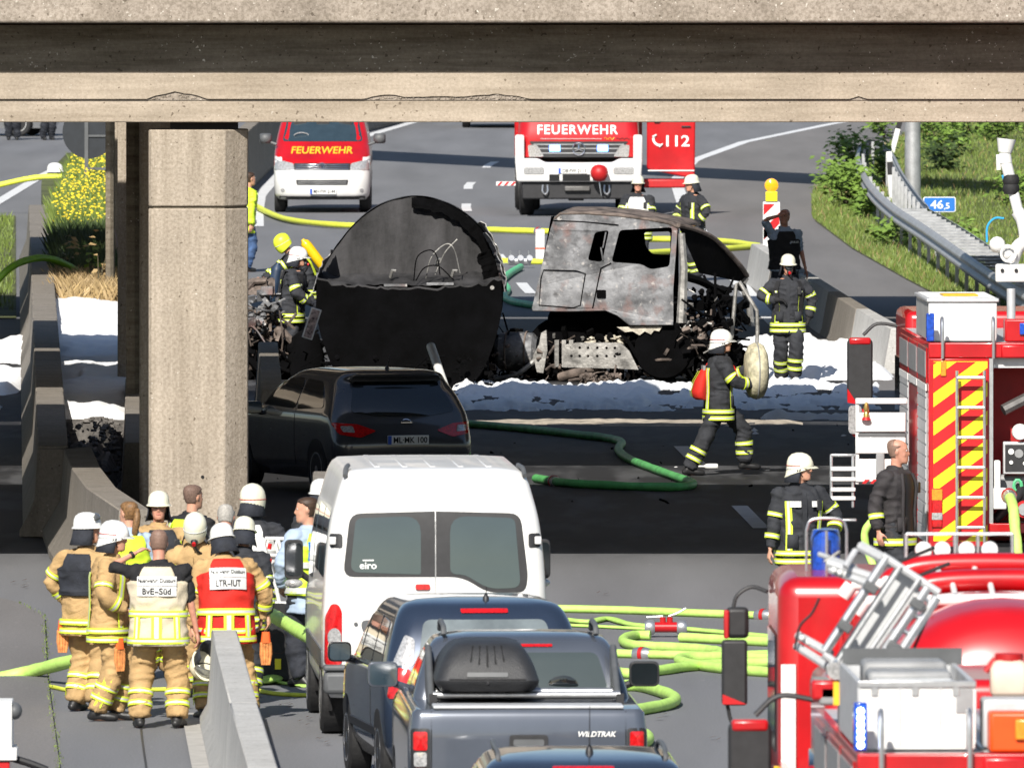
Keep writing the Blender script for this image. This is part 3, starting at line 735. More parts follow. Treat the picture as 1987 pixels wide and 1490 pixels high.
def add_head(mb, M, k):
    T = lambda p: M @ (Vector(p) * k)
    mb.loft([[T(p) for p in head_ring(*h, 16)] for h in HEAD])
    mb.loft([[T(p) for p in r] for r in ([Vector((x, y, z)) for x, y, z in ((-.008, -.088, .03), (.008, -.088, .03), (.008, -.098, .028), (-.008, -.098, .028))], [Vector((x, y, z)) for x, y, z in ((-.017, -.086, -.028), (.017, -.086, -.028), (.011, -.124, -.026), (-.011, -.124, -.026))], [Vector((x, y, z)) for x, y, z in ((-.012, -.086, -.04), (.012, -.086, -.04), (.006, -.108, -.038), (-.006, -.108, -.038))])])
    for sx in (-1, 1):
        mb.ell(T((sx * .074, .006, -.008)), (.009 * k, .019 * k, .031 * k), M.to_3x3() @ Matrix.Rotation(R(8) * sx, 3, 'Y'), 8, 6); mb.ell(T((sx * .080, .012, .0)), (.008 * k, .021 * k, .028 * k), M.to_3x3() @ Matrix.Rotation(R(25) * sx, 3, 'Z'), 8, 6)
        mb.ell(T((sx * .03, -.083, .034)), (.024 * k, .012 * k, .008 * k), M.to_3x3(), 8, 5)      # brow
        mb.ell(T((sx * .04, -.066, -.028)), (.022 * k, .02 * k, .018 * k), M.to_3x3(), 8, 5)     # cheek
    mb.ell(T((0, -.080, -.098)), (.022 * k, .016 * k, .015 * k), M.to_3x3(), 8, 5)               # chin
    mb.ell(T((0, -.092, -.062)), (.024 * k, .009 * k, .011 * k), M.to_3x3(), 8, 5)               # mouth swell
def band(b, name, parent, fn, a0, a1, t0, t1, out=.012, n=24, mats=('hivis_band', 'silver_band'), rows=(0, .32, .68, 1)):
    """reflective band: fn(t, phi, out) on t0..t1, phi a0..a1; yellow with a silver centre"""
    mb = MB()
    for r_ in range(3):
        ta, tb = t0 + (t1 - t0) * rows[r_], t0 + (t1 - t0) * rows[r_ + 1]
        ph = [a0 + (a1 - a0) * j / n for j in range(n + 1)]
        mi = 1 if r_ == 1 else 0
        outer = [[fn(tb, p, out) for p in ph], [fn(ta, p, out) for p in ph]]
        mb.grid([[fn(tb, p, -.01) for p in ph]] * (1 if r_ == 2 else 0) + outer + [[fn(ta, p, -.01) for p in ph]] * (1 if r_ == 0 else 0), mi)
    return mb.build(name, list(mats), parent, smooth=50)
def strip(b, parent, phi, z0, z1, wd=.055, out=.012, mats=('hivis_band', 'silver_band'), name='reflective_strip', n=10):
    mb = MB(); k = b.k
    zs = [z0 + (z1 - z0) * i / n for i in range(n + 1)]
    for r_, (u0, u1) in enumerate(((-.5, -.18), (-.18, .18), (.18, .5))):
        G_ = []
        for z in zs:
            rad = np.interp(z, b.ZS, b.RX) * .85
            G_.append([b.S(z, phi + u * wd / rad, out) for u in (u0, u1)])
        mb.grid(G_, 1 if r_ == 1 else 0)
    return mb.build(name, list(mats), parent, smooth=60)
def limb_fn(P, rad):
    """surface of a sleeve or trouser leg: t 0..1 along it, phi around"""
    L_ = [0]
    for i in range(1, len(P)): L_.append(L_[-1] + (P[i] - P[i - 1]).length)
    L_ = [v / L_[-1] for v in L_]
    def f(t, phi, out):
        i = max(0, min(len(P) - 2, int(np.searchsorted(L_, t)) - 1)); u = (t - L_[i]) / max(1e-6, L_[i + 1] - L_[i])
        c = P[i].lerp(P[i + 1], u); tn = (P[min(i + 2, len(P) - 1)] - P[max(0, i - 1)]).normalized()
        a = Vector((1, 0, 0)) - tn * tn.x
        if a.length < .05: a = Vector((0, 1, 0)) - tn * tn.y
        a.normalize(); bb = tn.cross(a); r_ = ipol(rad, t) + out
        return c + a * (r_ * math.cos(phi)) + bb * (r_ * math.sin(phi))
    return f
def helmet(M, k, parent, col='cream', guard=True, visor=None, style='german', band_col=None):
    T = lambda p: M @ (Vector(p) * k)
    mb = MB(); n = 22
    def ring(z, rx, ry, yo, tilt=0.):
        return [T((rx * math.cos(2 * math.pi * j / n), yo + ry * math.sin(2 * math.pi * j / n), z + tilt * math.sin(2 * math.pi * j / n))) for j in range(n)]
    pr = [(.012, .103, .128, .004, .0), (.018, .122, .158, -.004, -.004), (.024, .121, .156, -.004, -.004), (.034, .104, .132, .004, 0), (.065, .104, .130, .008, 0), (.10, .098, .122, .010, 0), (.130, .084, .106, .012, 0), (.152, .058, .076, .014, 0), (.164, .024, .034, .014, 0)]
    if style == 'closed': pr = [(-.075, .104, .118, .018, .03), (-.04, .110, .130, .010, .02), (.0, .113, .136, .006, 0), (.05, .113, .138, .008, 0), (.095, .104, .128, .012, 0), (.135, .082, .102, .014, 0), (.160, .046, .06, .014, 0), (.170, .012, .018, .014, 0)]
    if style == 'duck': pr = [(-.052, .112, .128, .036, -.045), (-.044, .118, .142, .028, -.045), (-.034, .110, .134, .026, -.035), (.0, .108, .134, .014, -.01), (.03, .109, .140, .006, 0), (.075, .104, .132, .010, 0), (.115, .090, .114, .012, 0), (.145, .062, .08, .014, 0), (.160, .022, .03, .014, 0)]
    sh = mb.loft([ring(*p) for p in pr]).build('helmet', col, parent, smooth=60)
    if style == 'duck':   # peak over the brow
        q = MB(); q.loft([[T((math.sin(a) * .112, -.02 - math.cos(a) * .135, .016)) for a in np.linspace(-1.2, 1.2, 12)] + [T((math.sin(a) * .11, -.02 - math.cos(a) * .165, .004)) for a in np.linspace(1.1, -1.1, 12)],
                          [T((math.sin(a) * .112, -.02 - math.cos(a) * .135, .024)) for a in np.linspace(-1.2, 1.2, 12)] + [T((math.sin(a) * .11, -.02 - math.cos(a) * .165, .010)) for a in np.linspace(1.1, -1.1, 12)]]); q.build('peak', col, sh)
    if style in ('german', 'closed'):
        rr = MB().tube([T((-.112 * math.cos(a), .006 + .138 * math.sin(a), .028 if style == 'german' else .02)) for a in np.linspace(0, 2 * math.pi, 28)][:-1], .0045 * k, 5, closed=True); rr.build('trim_band', band_col or 'silver_band', sh)
    else:
        for zz, cc in ((.022, 'red_sign'), (-.012, 'silver_band')):
            MB().tube([T((.1115 * math.cos(a), .014 + .137 * math.sin(a) + (-zz) * .12, zz + .01)) for a in np.linspace(-.3, math.pi + .3, 20)], .003 * k, 5).build('trim_band', cc, sh)
    if guard:
        gb = MB(); rows = []
        for z, rx, ry, yo in ((.02, .104, .130, .006), (-.06, .112, .135, .016), (-.135, .135, .145, .028)):
            rows.append([T((rx * math.cos(a), yo + ry * math.sin(a), z)) for a in np.linspace(-.35, math.pi + .35, 16)])
        rows2 = [[p + (M.to_3x3() @ Vector((0, 0, .0))) for p in r_] for r_ in rows]
        gb.grid(rows); o = gb.build('neck_guard', 'navy_cloth', sh, smooth=60)
        so = o.modifiers.new('thick', 'SOLIDIFY'); so.thickness = .006
    # chin strap
    MB().tube(spline([T((-.080, -.01, .02)), T((-.066, -.03, -.06)), T((0, -.068, -.122)), T((.066, -.03, -.06)), T((.080, -.01, .02))], 5), .006 * k, 5).build('chin_strap', 'black_cloth', sh)
    if visor:
        up = visor == 'up'
        rows = []
        for i in range(5):
            f = i / 4; a_ = R(40) + R(55) * f if up else R(-10) - R(50) * f
            rows.append([T((.124 * math.sin(p), -.01 - .128 * math.cos(p) * math.cos(a_ * .7), .03 + .128 * math.sin(a_) * (.55 + .45 * math.cos(p)))) for p in np.linspace(-1.25, 1.25, 14)])
        o = MB().grid(rows).build('visor', 'visor', sh, smooth=80); so = o.modifiers.new('thick', 'SOLIDIFY'); so.thickness = .003
    return sh
def head_parts(b, M, root, hair=None, mask=False, glasses=False):
    k = b.k; T = lambda p: M @ (Vector(p) * k)
    for sx in (-1, 1):
        e = MB().ell(T((sx * .03, -.0855, .016)), (.0125 * k, .009 * k, .008 * k), M.to_3x3(), 8, 6).build('eye', 'eye_white', root, smooth=180)
        MB().ell(T((sx * .03, -.0925, .016)), (.006 * k, .004 * k, .0065 * k), M.to_3x3(), 6, 5).build('iris', 'ink', e, smooth=180)
    if not mask: MB().ell(T((0, -.100, -.062)), (.023 * k, .005 * k, .0065 * k), M.to_3x3(), 8, 5).build('mouth', 'lip', root, smooth=180)
    if hair:
        m_, z0, style = hair
        mb = MB(); n = 40; rows = []
        for z, rx, ry, yo in [tuple(np.interp(z_, [h[0] for h in HEAD], [h[q_] for h in HEAD]) for q_ in range(4)) for z_ in np.linspace(-.06, -.006, 8)] + [tuple(np.interp(z_, [h[0] for h in HEAD], [h[q_] for h in HEAD]) for q_ in range(4)) for z_ in np.linspace(.0, .119, 22)]:
            cut = .35 if style == 'full' else .55
            front = -.02 if z < .07 else -1
            ring = []
            for j in range(n):
                a = 2 * math.pi * j / n; p = Vector(((rx + .010) * math.cos(a), yo + (ry + .010) * math.sin(a), z + .004))
                lim = np.interp(z, [-.055, .02, .06, .085], [.35, .1, -.35, -1.1])
                if math.sin(a) < lim: p = Vector(((rx - .012) * math.cos(a), yo + (ry - .012) * math.sin(a), z - .004))
                if style == 'balding' and z > .06 and math.sin(a) < .45: p = Vector(((rx - .012) * math.cos(a), yo + (ry - .012) * math.sin(a), z - .01))
                ring.append(T(p))
            rows.append(ring)
        mb.loft(rows).build('hair', m_, root, smooth=70)
        if style == 'ponytail':
            MB().loft(rings_along([T(p) for p in ((0, .10, .045), (.0, .135, .04), (.01, .15, -.02), (.02, .145, -.10), (.03, .13, -.19), (.03, .12, -.25))], [.012, .026, .034, .036, .028, .008], 9)).build('ponytail', m_, root, smooth=80)
    if mask:
        q = MB().ell(T((0, -.092, -.005)), (.062 * k, .034 * k, .062 * k), M.to_3x3(), 12, 8).build('mask_pane', 'glass_dark', root, smooth=180)
        MB().ell(T((0, -.112, -.075)), (.036 * k, .036 * k, .034 * k), M.to_3x3(), 10, 7).build('regulator', 'black_plastic', q, smooth=180)
        MB().tube(spline([T((0, -.145, -.08)), T((.03, -.13, -.16)), T((.09, -.06, -.24)), T((.13, .06, -.30))], 5), .012, 6).build('air_hose', 'black_rubber', q)
        MB().cyl(T((0, -.14, -.08)), T((0, -.162, -.086)), .02 * k, n=10).build('valve', 'red_sign', q)
    if glasses:
        q = MB()
        for sx in (-1, 1):
            q.tube([T((sx * .031 + .024 * math.cos(a), -.107, .014 + .016 * math.sin(a))) for a in np.linspace(0, 2 * math.pi, 12)][:-1], .0028, 5, closed=True)
            q.tube([T((sx * .055, -.106, .018)), T((sx * .078, -.01, .014))], .0025, 5)
        q.build('glasses', 'ink', root)
def person(label, loc, yaw, pose=None, coat='tan_cloth', trousers='tan_cloth', skin='skin', head='helmet', helm=None, hair=None, stripes='coat', sleeves=True, short=False, gloves=None, boots='boot', hem=-.24, mask=False, scba=None, vest=None, leg_bands=True, group=None, fold=.042, glasses=False, coat_fat=0., leg_side=False, parts=None, extra=None):
    pose = pose or {}; b = Body(**pose); k = b.k
    root = thing('person', label, 'person', loc, R(yaw), group)
    M = head_mat(b)
    # body: one continuous skin over trunk, limbs, head and hands
    mb = MB(); inn = -.03
    mb.loft([[b.S(z, 2 * math.pi * j / 14, inn) for j in range(14)] for z in (-.14, -.05, .05, .15, .25, .35, .44, .5, .54)])
    nb = b.frame(.5 * k)[0]; hc = M @ Vector((0, .012 * k, -.05 * k))
    mb.loft(rings_along([nb, nb.lerp(hc, .5), hc], [.062 * k, .056 * k, .055 * k], 12))
    add_head(mb, M, k)
    arms, legs = [], []
    for i in (0, 1):
        P = limb_pts(b.sh[i], b.el[i], b.wr[i]); arms.append(P)
        mb.loft(rings_along(P, [ipol([.052, .047, .042, .038, .040, .036, .030, .026, .025], t) * k for t in np.linspace(0, 1, len(P))], 10))
        add_hand(mb, b.wr[i], b.hd[i], k, Vector((-(-1, 1)[i], -.1, 0)) if abs(b.hd[i].z) > .5 else Vector((0, 0, -1)), b.curl)
        Q = limb_pts(b.hip[i], b.knee[i], b.ank[i]); legs.append(Q)
        mb.loft(rings_along(Q, [ipol([.085, .082, .07, .06, .055, .056, .05, .04, .038], t) * k for t in np.linspace(0, 1, len(Q))], 10))
        td = Vector((math.sin(b.toes[i]), -math.cos(b.toes[i]), 0))
        an = b.ank[i]
        mb.loft(rings_along([an + Vector((0, 0, -.045)) - td * .04, an - Vector((0, 0, .05)) + td * .08, an - Vector((0, 0, .06)) + td * .16], [.032 * k, .034 * k, .024 * k], 8))
    remesh(mb.build('body', skin, root, smooth=180), .0125, 1)
    # trousers
    tb = MB(); tr = [.118, .112, .104, .098, .094, .094, .092, .088, .084]
    tb.loft([[b.S(z, 2 * math.pi * j / 14, -.008) for j in range(14)] for z in (-.12, -.04, .04, .10, .14)])
    lf = []
    for i in (0, 1):
        P = legs[i][:]; P[-1] = P[-1] - (P[-1] - P[-2]).normalized() * .01
        rr = [ipol(tr, t) * k * (1 + (b.girth - 1) * .5) for t in np.linspace(0, 1, len(P))]
        tb.loft(rings_along(P, rr, 14)); lf.append(limb_fn(P, rr))
    to = remesh(tb.build('trousers', trousers, root, smooth=180), .016, 2, fold)
    if leg_bands:
        for i in (0, 1):
            for t0, t1 in ((.70, .755), (.83, .885)): band(b, 'reflective_band', to, lf[i], 0, 2 * math.pi, t0, t1, .017)
            if leg_side:
                f_ = lf[i]; ph = math.pi if i == 0 else 0
                mbs = MB(); mbs.grid([[f_(t, ph - .35, .013), f_(t, ph + .35, .013)] for t in np.linspace(.62, .95, 8)]); mbs.build('reflective_strip', 'hivis_band', to, smooth=60)
    # boots
    for i in (0, 1):
        td = Vector((math.sin(b.toes[i]), -math.cos(b.toes[i]), 0)); up = Vector((0, 0, 1)); an = b.ank[i]; ft = an - Vector((0, 0, .085 * k))
        bo = MB(); P = [an + (b.knee[i] - an).normalized() * .09, an, ft + up * .055 - td * .035]
        bo.loft(rings_along(P, [.055 * k, .052 * k, .05 * k], 10))
        bo.loft(rings_along([ft + up * .042 - td * .085, ft + up * .045 - td * .05, ft + up * .05 + td * .04, ft + up * .04 + td * .12, ft + up * .034 + td * .18, ft + up * .03 + td * .2], [.026 * k, .042 * k, .046 * k, .048 * k, .04 * k, .022 * k], 10, flat=.9))
        remesh(bo.build('boot', boots, root, smooth=180), .016, 1)
    # coat or shirt
    cb = MB(); co = coat_fat
    zl = [z for z in (hem, hem * .75, -.12, -.04, .05, .15, .25, .35, .42, .47, .505, .53) if z >= hem]
    if hem < 0: zl = sorted(set(zl))
    else: zl = [z for z in zl if z > hem]
    cb.loft([[b.S(z, 2 * math.pi * j / 18, co + (.018 if z <= hem * .9 else 0)) for j in range(18)] for z in zl])
    af = []; ar = [.082, .080, .076, .070, .070, .068, .062, .058, .056]
    for i in (0, 1):
        P = arms[i][:]
        if short: P = limb_pts(b.sh[i], b.sh[i].lerp(b.el[i], .5), b.sh[i].lerp(b.el[i], .95))
        else: P[-1] = P[-1] - (P[-1] - P[-2]).normalized() * .015
        rr = [(ipol(ar, t) + co * .4) * k * (.82 if short else 1) for t in np.linspace(0, 1, len(P))]
        cb.loft(rings_along(P, rr, 12)); af.append(limb_fn(P, rr))
        c_, x_, f_ = b.frame(.45 * k)
        cb.ell(b.sh[i], (.085 * k, .085 * k, .075 * k), None, 10, 7)
    # collar
    cz = b.frame(.52 * k)[0]
    cb.loft(rings_along([cz - b.tan(.5) * .04, cz + b.tan(.5) * .05], [.088 * k, .080 * k], 14))
    cobj = remesh(cb.build('coat' if not short else 'shirt', coat, root, smooth=180), .015, 2, fold)
    if stripes in ('coat', 'heavy'):
        for z0, z1 in ((hem + .015, hem + .065), (hem + .095, hem + .145)): band(b, 'reflective_band', cobj, lambda z, p, o_: b.S(z, p, o_ + co + .012), 0, 2 * math.pi, z0, z1, .019, 30)
        for i in (0, 1):
            band(b, 'reflective_band', cobj, af[i], 0, 2 * math.pi, .34, .42, .018); band(b, 'reflective_band', cobj, af[i], 0, 2 * math.pi, .74, .83, .018)
        for ph in ((-90 - 42, -90 + 42, 90 - 30, 90 + 30) if stripes == 'heavy' else (-90 - 42, -90 + 42)):
            strip(b, cobj, R(ph), hem + .15, .40, out=.022 + co)
    if stripes:
        for a_ in (-122, -58):
            q = MB().grid([[b.S(z, R(a_ + da), .030 + co) for da in (-15, 0, 15)] for z in (hem + .17, hem + .24, hem + .31)]).build('pocket', coat, cobj, smooth=60); so = q.modifiers.new('thick', 'SOLIDIFY'); so.thickness = .012
        MB().grid([[b.S(z, R(a_ - 2), .018 + co) for a_ in (-94, -90, -86)] for z in np.linspace(hem, .5, 10)]).build('zip_flap', coat, cobj, smooth=60)
        c_, x_, f_ = b.frame(.36 * k); p_ = b.S(.36, R(-60), .03); MB().box(p_, (.055, .035, .11), Matrix((x_, -f_, b.tan(.3))).transposed()).build('radio', 'black_plastic', cobj, bevel=.008)
    if stripes == 'sleeve':
        for i in (0, 1): band(b, 'reflective_band', cobj, af[i], 0, 2 * math.pi, .70, .80, .018)
        for z0, z1 in ((hem + .03, hem + .10),): band(b, 'reflective_band', cobj, lambda z, p, o_: b.S(z, p, o_ + co + .012), 0, 2 * math.pi, z0, z1, .019, 30)
    if vest:
        vm, vz0, vstyle = vest
        vb = MB(); ot = .026 + co
        NV = 56; cr = lambda z, j: .024 * ((1 - abs(2 * float(vn3(np.array([[math.cos(j * .112) * 2.2 + z * 3, math.sin(j * .112) * 2.2, z * 9.]]), len(label))[0]) - 1)) ** 2 - .4)
        rows = [[b.S(z, 2 * math.pi * j / NV, ot + (.008 if z < vz0 + .05 else 0) + cr(z, j)) for j in range(NV)] for z in np.linspace(vz0, .36, 32)]
        rows += [[b.S(z, 2 * math.pi * j / NV, (ot + cr(z, j) * .5 if abs(math.cos(2 * math.pi * j / NV)) < .62 else -.02)) for j in range(NV)] for z in (.40, .44, .48, .505)]
        vo = vb.loft(rows, cap=False).build('vest', vm, root, smooth=70)
        so = vo.modifiers.new('thick', 'SOLIDIFY'); so.thickness = .012; so.offset = -1
        if vstyle != 'plain':
            fn = lambda z, p, o_: b.S(z, p, o_ + ot + .004)
            mt = ('hivis_band', 'silver_band') if vstyle != 'silver' else ('silver_band', 'silver_band')
            for z0 in (vz0 + .02, vz0 + .26): band(b, 'reflective_band', vo, fn, 0, 2 * math.pi, z0, z0 + .055, .016, 30, mt)
            if vstyle == 'grid':
                for dg in (-38, 0, 38):
                    if dg or True: strip(b, vo, R(90 + dg), vz0 + .07, vz0 + .26, .04, ot + .020)
                for dg in (-38, 38): strip(b, vo, R(-90 + dg), vz0 + .07, vz0 + .26, .04, ot + .020)
            if vstyle == 'braces':
                for dg in (-32, 32):
                    for sgn in (90, -90): strip(b, vo, R(sgn + dg), vz0 + .07, .47, .05, ot + .019, mt)
    else: vo = None
    for g_i in ((0, 1) if gloves else ()):
        gm_ = MB(); add_hand(gm_, b.wr[g_i] - b.hd[g_i] * .01, b.hd[g_i], k * 1.12, Vector((-(-1, 1)[g_i], -.1, 0)) if abs(b.hd[g_i].z) > .5 else Vector((0, 0, -1)), b.curl, True)
        gm_.loft(rings_along([b.wr[g_i] - b.hd[g_i] * .06, b.wr[g_i] + b.hd[g_i] * .03], [.05, .042], 10))
        remesh(gm_.build('glove', gloves, root, smooth=180), .010, 1)
    if helm: helmet(M, k, root, **helm)
    head_parts(b, M, root, hair, mask, glasses)
    if scba:
        c, x, f = b.frame(.28 * k); t = b.tan(.28 * k); bk = -f
        p0 = c + bk * .20; sb = MB().box(c + bk * .165, (.26, .05, .46), Matrix((x, bk, t)).transposed()).build('carrying_plate', 'black_plastic', root, bevel=.015)
        prof = [(0, -.30), (.055, -.285), (.078, -.24), (.08, 0), (.08, .20), (.066, .255), (.03, .29), (.028, .31), (0, .312)]
        q = MB(); q.loft(rings_along([p0 + bk * .07 + t * h for _, h in prof], [max(.002, r_) for r_, _ in prof], 14)); q.build('air_cylinder', scba, sb, smooth=50)
        for sx in (-1, 1):
            MB().grid([[b.S(z, R(a_), .03 + (0 if z < .47 else .01)) for a_ in (90 - sx * 38 - 12, 90 - sx * 38 + 12)] for z in (.10, .25, .40, .50)] + [[b.S(z, R(a_), .03) for a_ in (-90 + sx * 42 + 11, -90 + sx * 42 - 11)] for z in (.50, .40, .28, .12, .02)]).build('harness_strap', 'hivis_band' if scba == 'scba_yellow' else 'black_cloth', sb, smooth=0)
    return root, b, vo, cobj, M
def on_back(b, zc, out):
    """maps lettering onto the back of the trunk"""
    def f(u, v):
        z = zc + v / b.k; rad = np.interp(z, b.ZS, b.RX) * b.girth + .03
        return b.S(z, R(90) + u / (rad * 1.12), out)
    return f
def back_panel(b, parent, zc, wd, ht, out, material='silver_band', name='back_panel'):
    f = on_back(b, zc, out)
    return MB().grid([[f(-wd / 2 + wd * j / 8, -ht / 2 + ht * i / 4) for j in range(9)] for i in range(5)]).build(name, material, parent, smooth=60)
# ---------------------------------------------------------------- the people in the photograph
def g0(x, y): q = G(x, y); return Vector((q.x, q.y, 0))
TAN = dict(coat='tan_cloth', trousers='tan_cloth', stripes='coat')
NAVY = dict(coat='charcoal_cloth', trousers='charcoal_cloth', stripes='coat')
# smiling firefighter in profile
rt, b, vo, co, M = person('smiling firefighter in a tan suit, profile under a white helmet, orange gloves on his coat', g0(205, 1398), 82,
    dict(h=1.80, lean=4, head=(0, 4, 0), L=((.12, -.26, 1.06), (.5, .6, -.3)), Rr=((-.20, -.22, 1.02), (-.6, .6, -.2)), feet=((-.09, .05, 0), (.10, -.10, 0)), toes=(5, -5), girth=1.08),
    helm=dict(col='helmet_white', style='duck', visor=None), **{**TAN, 'stripes': 'heavy'}, leg_side=True)
def hung_gloves(label, root, p):
    t = thing('work_gloves', label, 'gloves', root.matrix_basis @ Vector(p))
    mb = MB(); mb.loft(rings_along([Vector((0, 0, .0)), Vector((0, 0, -.1))], [.035, .045], 8, flat=.6)); mb.build('cuff', 'glove_cuff', t)
    mb = MB()
    for q in range(4): mb.tube([(-.036 + q * .024, 0, -.095), (-.038 + q * .026, .005, -.2), (-.03 + q * .02, -.01, -.3)], [.017, .019, .011], 7)
    mb.build('glove', 'glove_orange', t); return t
rt.location.z = 0
hung_gloves('pair of orange gloves hanging from the coat of the smiling firefighter', rt, (-.18, -.16, .76)).rotation_euler = (0, 0, R(30))
rt, b, vo, co, M = person('firefighter in tan with black back panel, half hidden behind the smiling one', g0(165, 1380), 150,
    dict(h=1.80, head=(-50, 0, 0), Rr=((-.28, -.05, .98), (-1, .5, 0)), L=((.24, -.12, 1.0), (1, .5, 0)), feet=((-.12, 0, 0), (.10, 0, 0)), girth=1.08),
    helm=dict(col='helmet_white', style='german', visor='up'), **TAN, vest=('navy_cloth', .12, 'plain'), leg_side=True)
hung_gloves('pair of orange gloves hanging behind the half-hidden tan firefighter', rt, (.18, .10, .84))
person('person with a light brown ponytail in a yellow high-visibility vest and navy trousers', g0(252, 1322), 195,
    dict(h=1.72, head=(25, 0, 0), girth=.88, L=((.18, -.22, 1.08), (1, .4, 0))), coat='blue_shirt', trousers='navy_cloth', stripes=None, hair=('hair_light', 0, 'ponytail'), vest=('hivis', -.10, 'silver'), leg_bands=False)
person('firefighter with glasses and a white helmet turned towards the camera', g0(308, 1316), 12,
    dict(h=1.76, head=(-12, 2, 0), L=((.18, -.22, 1.12), (1, .3, 0)), Rr=((-.18, -.22, 1.1), (-1, .3, 0)), girth=1.06), helm=dict(col='cream', style='german'), glasses=True, skin='skin_red', **TAN, parts=None, vest=('charcoal_cloth', .30, 'plain'))
person('short-haired man in black with a yellow safety vest looking away', g0(372, 1292), 140,
    dict(h=1.76, head=(-8, 0, 0), girth=1.0), coat='black_cloth', trousers='navy_cloth', stripes=None, hair=('hair_short', 0, 'full'), vest=('hivis', -.08, 'braces'), leg_bands=False)
# incident commander seen from behind
rt, b, vo, co, M = person('incident commander from behind in a beige vest lettered on the back, one hand raised', g0(308, 1412), 176,
    dict(h=1.80, lean=3, head=(6, 8, 0), Rr=((-.34, -.05, .86), (-.6, 1, 0)), L=((.24, -.27, 1.56), (1.3, .1, -.4)), feet=((-.17, 0, 0), (.17, .02, 0)), toes=(-14, 14), girth=1.16, curl=.7),
    coat='black_cloth', trousers='tan_cloth', stripes=None, short=True, hair=('stubble', 0, 'balding'), skin='skin_red', vest=('beige_cloth', -.20, 'grid'), hem=-.12)
pn = back_panel(b, vo, .375, .34, .085, .046, 'plate_white'); text('Feuerwehr Duisburg', .048, 'ink', pn, on_back(b, .375, .052), width=.31)
pn = back_panel(b, vo, .285, .34, .085, .046, 'plate_white'); text('BvE-Süd', .056, 'ink', pn, on_back(b, .285, .052), width=.22)
wr = b.wr[1]; MB().loft(rings_along([wr - b.hd[1] * .045, wr - b.hd[1] * .02], [.036, .036], 12)).build('wristwatch', 'ink', rt)
# helmet carried in his right hand
hp = rt.matrix_basis @ (b.wr[0] + b.hd[0] * .1)
ch = thing('carried_helmet', 'cream helmet with clear visor held upside down in the commander\'s hand', 'helmet', hp)
helmet(Matrix.Translation((.05, .0, -.19)) @ Matrix.Rotation(R(200), 4, 'Z') @ Matrix.Rotation(R(118), 4, 'X') @ Matrix.Rotation(R(15), 4, 'Y'), 1.0, ch, col='cream', visor='down', band_col='red_sign')
person('firefighter in tan with a smudged yellowish helmet stooping towards the commander', g0(392, 1352), -20,
    dict(h=1.74, lean=22, head=(15, 22, 0), L=((.22, -.3, 1.05), (1, .4, 0)), Rr=((-.22, -.3, 1.0), (-1, .4, 0)), girth=1.05), helm=dict(col='cream', style='closed'), mask=True, **TAN)
# red vest
rt, b, vo, co, M = person('crouched firefighter in a red vest with grey lettering over a tan suit', g0(450, 1396), 188,
    dict(h=1.78, lean=17, head=(20, 16, 0), Rr=((-.30, -.2, .92), (-1, .4, 0)), L=((.36, -.14, .80), (1, .5, 0)), feet=((-.15, 0, 0), (.26, .02, 0)), toes=(-12, 16), girth=1.14),
    helm=dict(col='helmet_white', style='german'), vest=('red_cloth', -.24, 'grid'), **TAN, leg_side=True)
pn = back_panel(b, vo, .36, .32, .09, .046); text('Feuerwehr Duisburg', .044, 'ink', pn, on_back(b, .36, .052), width=.28)
pn = back_panel(b, vo, .265, .32, .09, .046); text('LTR-IUT', .050, 'ink', pn, on_back(b, .265, .052), width=.19)
hung_gloves('pair of orange gloves hanging beside the red vest', rt, (-.30, .08, .80))
person('firefighter in black with a plain cream helmet close behind the red vest', g0(468, 1365), 170,
    dict(h=1.72, lean=16, head=(0, 14, 0)), helm=dict(col='cream', style='german'), **NAVY)
rt, b, vo, co, M = person('tall firefighter in black coat and silvery white vest, cream helmet with red line', g0(468, 1318), 165,
    dict(h=1.83, head=(-20, 0, 0), L=((.30, -.16, .98), (1, .6, 0)), Rr=((-.34, -.12, 1.02), (-1, .5, .1)), feet=((-.26, 0, 0), (.05, 0, 0)), girth=1.08), helm=dict(col='cream', style='closed', band_col='red_sign'), vest=('plate_white', -.05, 'silver'), **NAVY, leg_side=True)
person('grey-haired balding man with bowed head among the firefighters', g0(434, 1338), 170,
    dict(h=1.76, lean=8, head=(0, 20, 0)), coat='charcoal_cloth', trousers='navy_cloth', stripes=None, hair=('hair_grey', 0, 'balding'), skin='skin_red', leg_bands=False)
# policeman in profile by the van
rt, b, vo, co, M = person('brown-haired policeman in profile wearing a lettered yellow vest beside the white van', g0(600, 1332), 222,
    dict(h=1.80, head=(48, 2, 0), L=((.24, -.12, .95), (1, .5, 0)), Rr=((-.26, -.1, .95), (-1, .5, 0))), coat='blue_shirt', trousers='navy_cloth', stripes=None, hair=('hair_brown', 0, 'full'), vest=('hivis', -.08, 'silver'), leg_bands=False)
pn = back_panel(b, vo, .385, .30, .085, .046, 'sign_blue'); text('VU-TEAM', .058, 'letter_white', pn, on_back(b, .385, .052), width=.26)
pn = back_panel(b, vo, .29, .30, .085, .046, 'sign_blue'); text('POLIZEI', .058, 'letter_white', pn, on_back(b, .29, .052), width=.26)
person('firefighter in a plain white helmet half hidden by the white van', g0(622, 1292), 175, dict(h=1.78, head=(0, 0, 0)), helm=dict(col='helmet_white', style='german'), **NAVY)
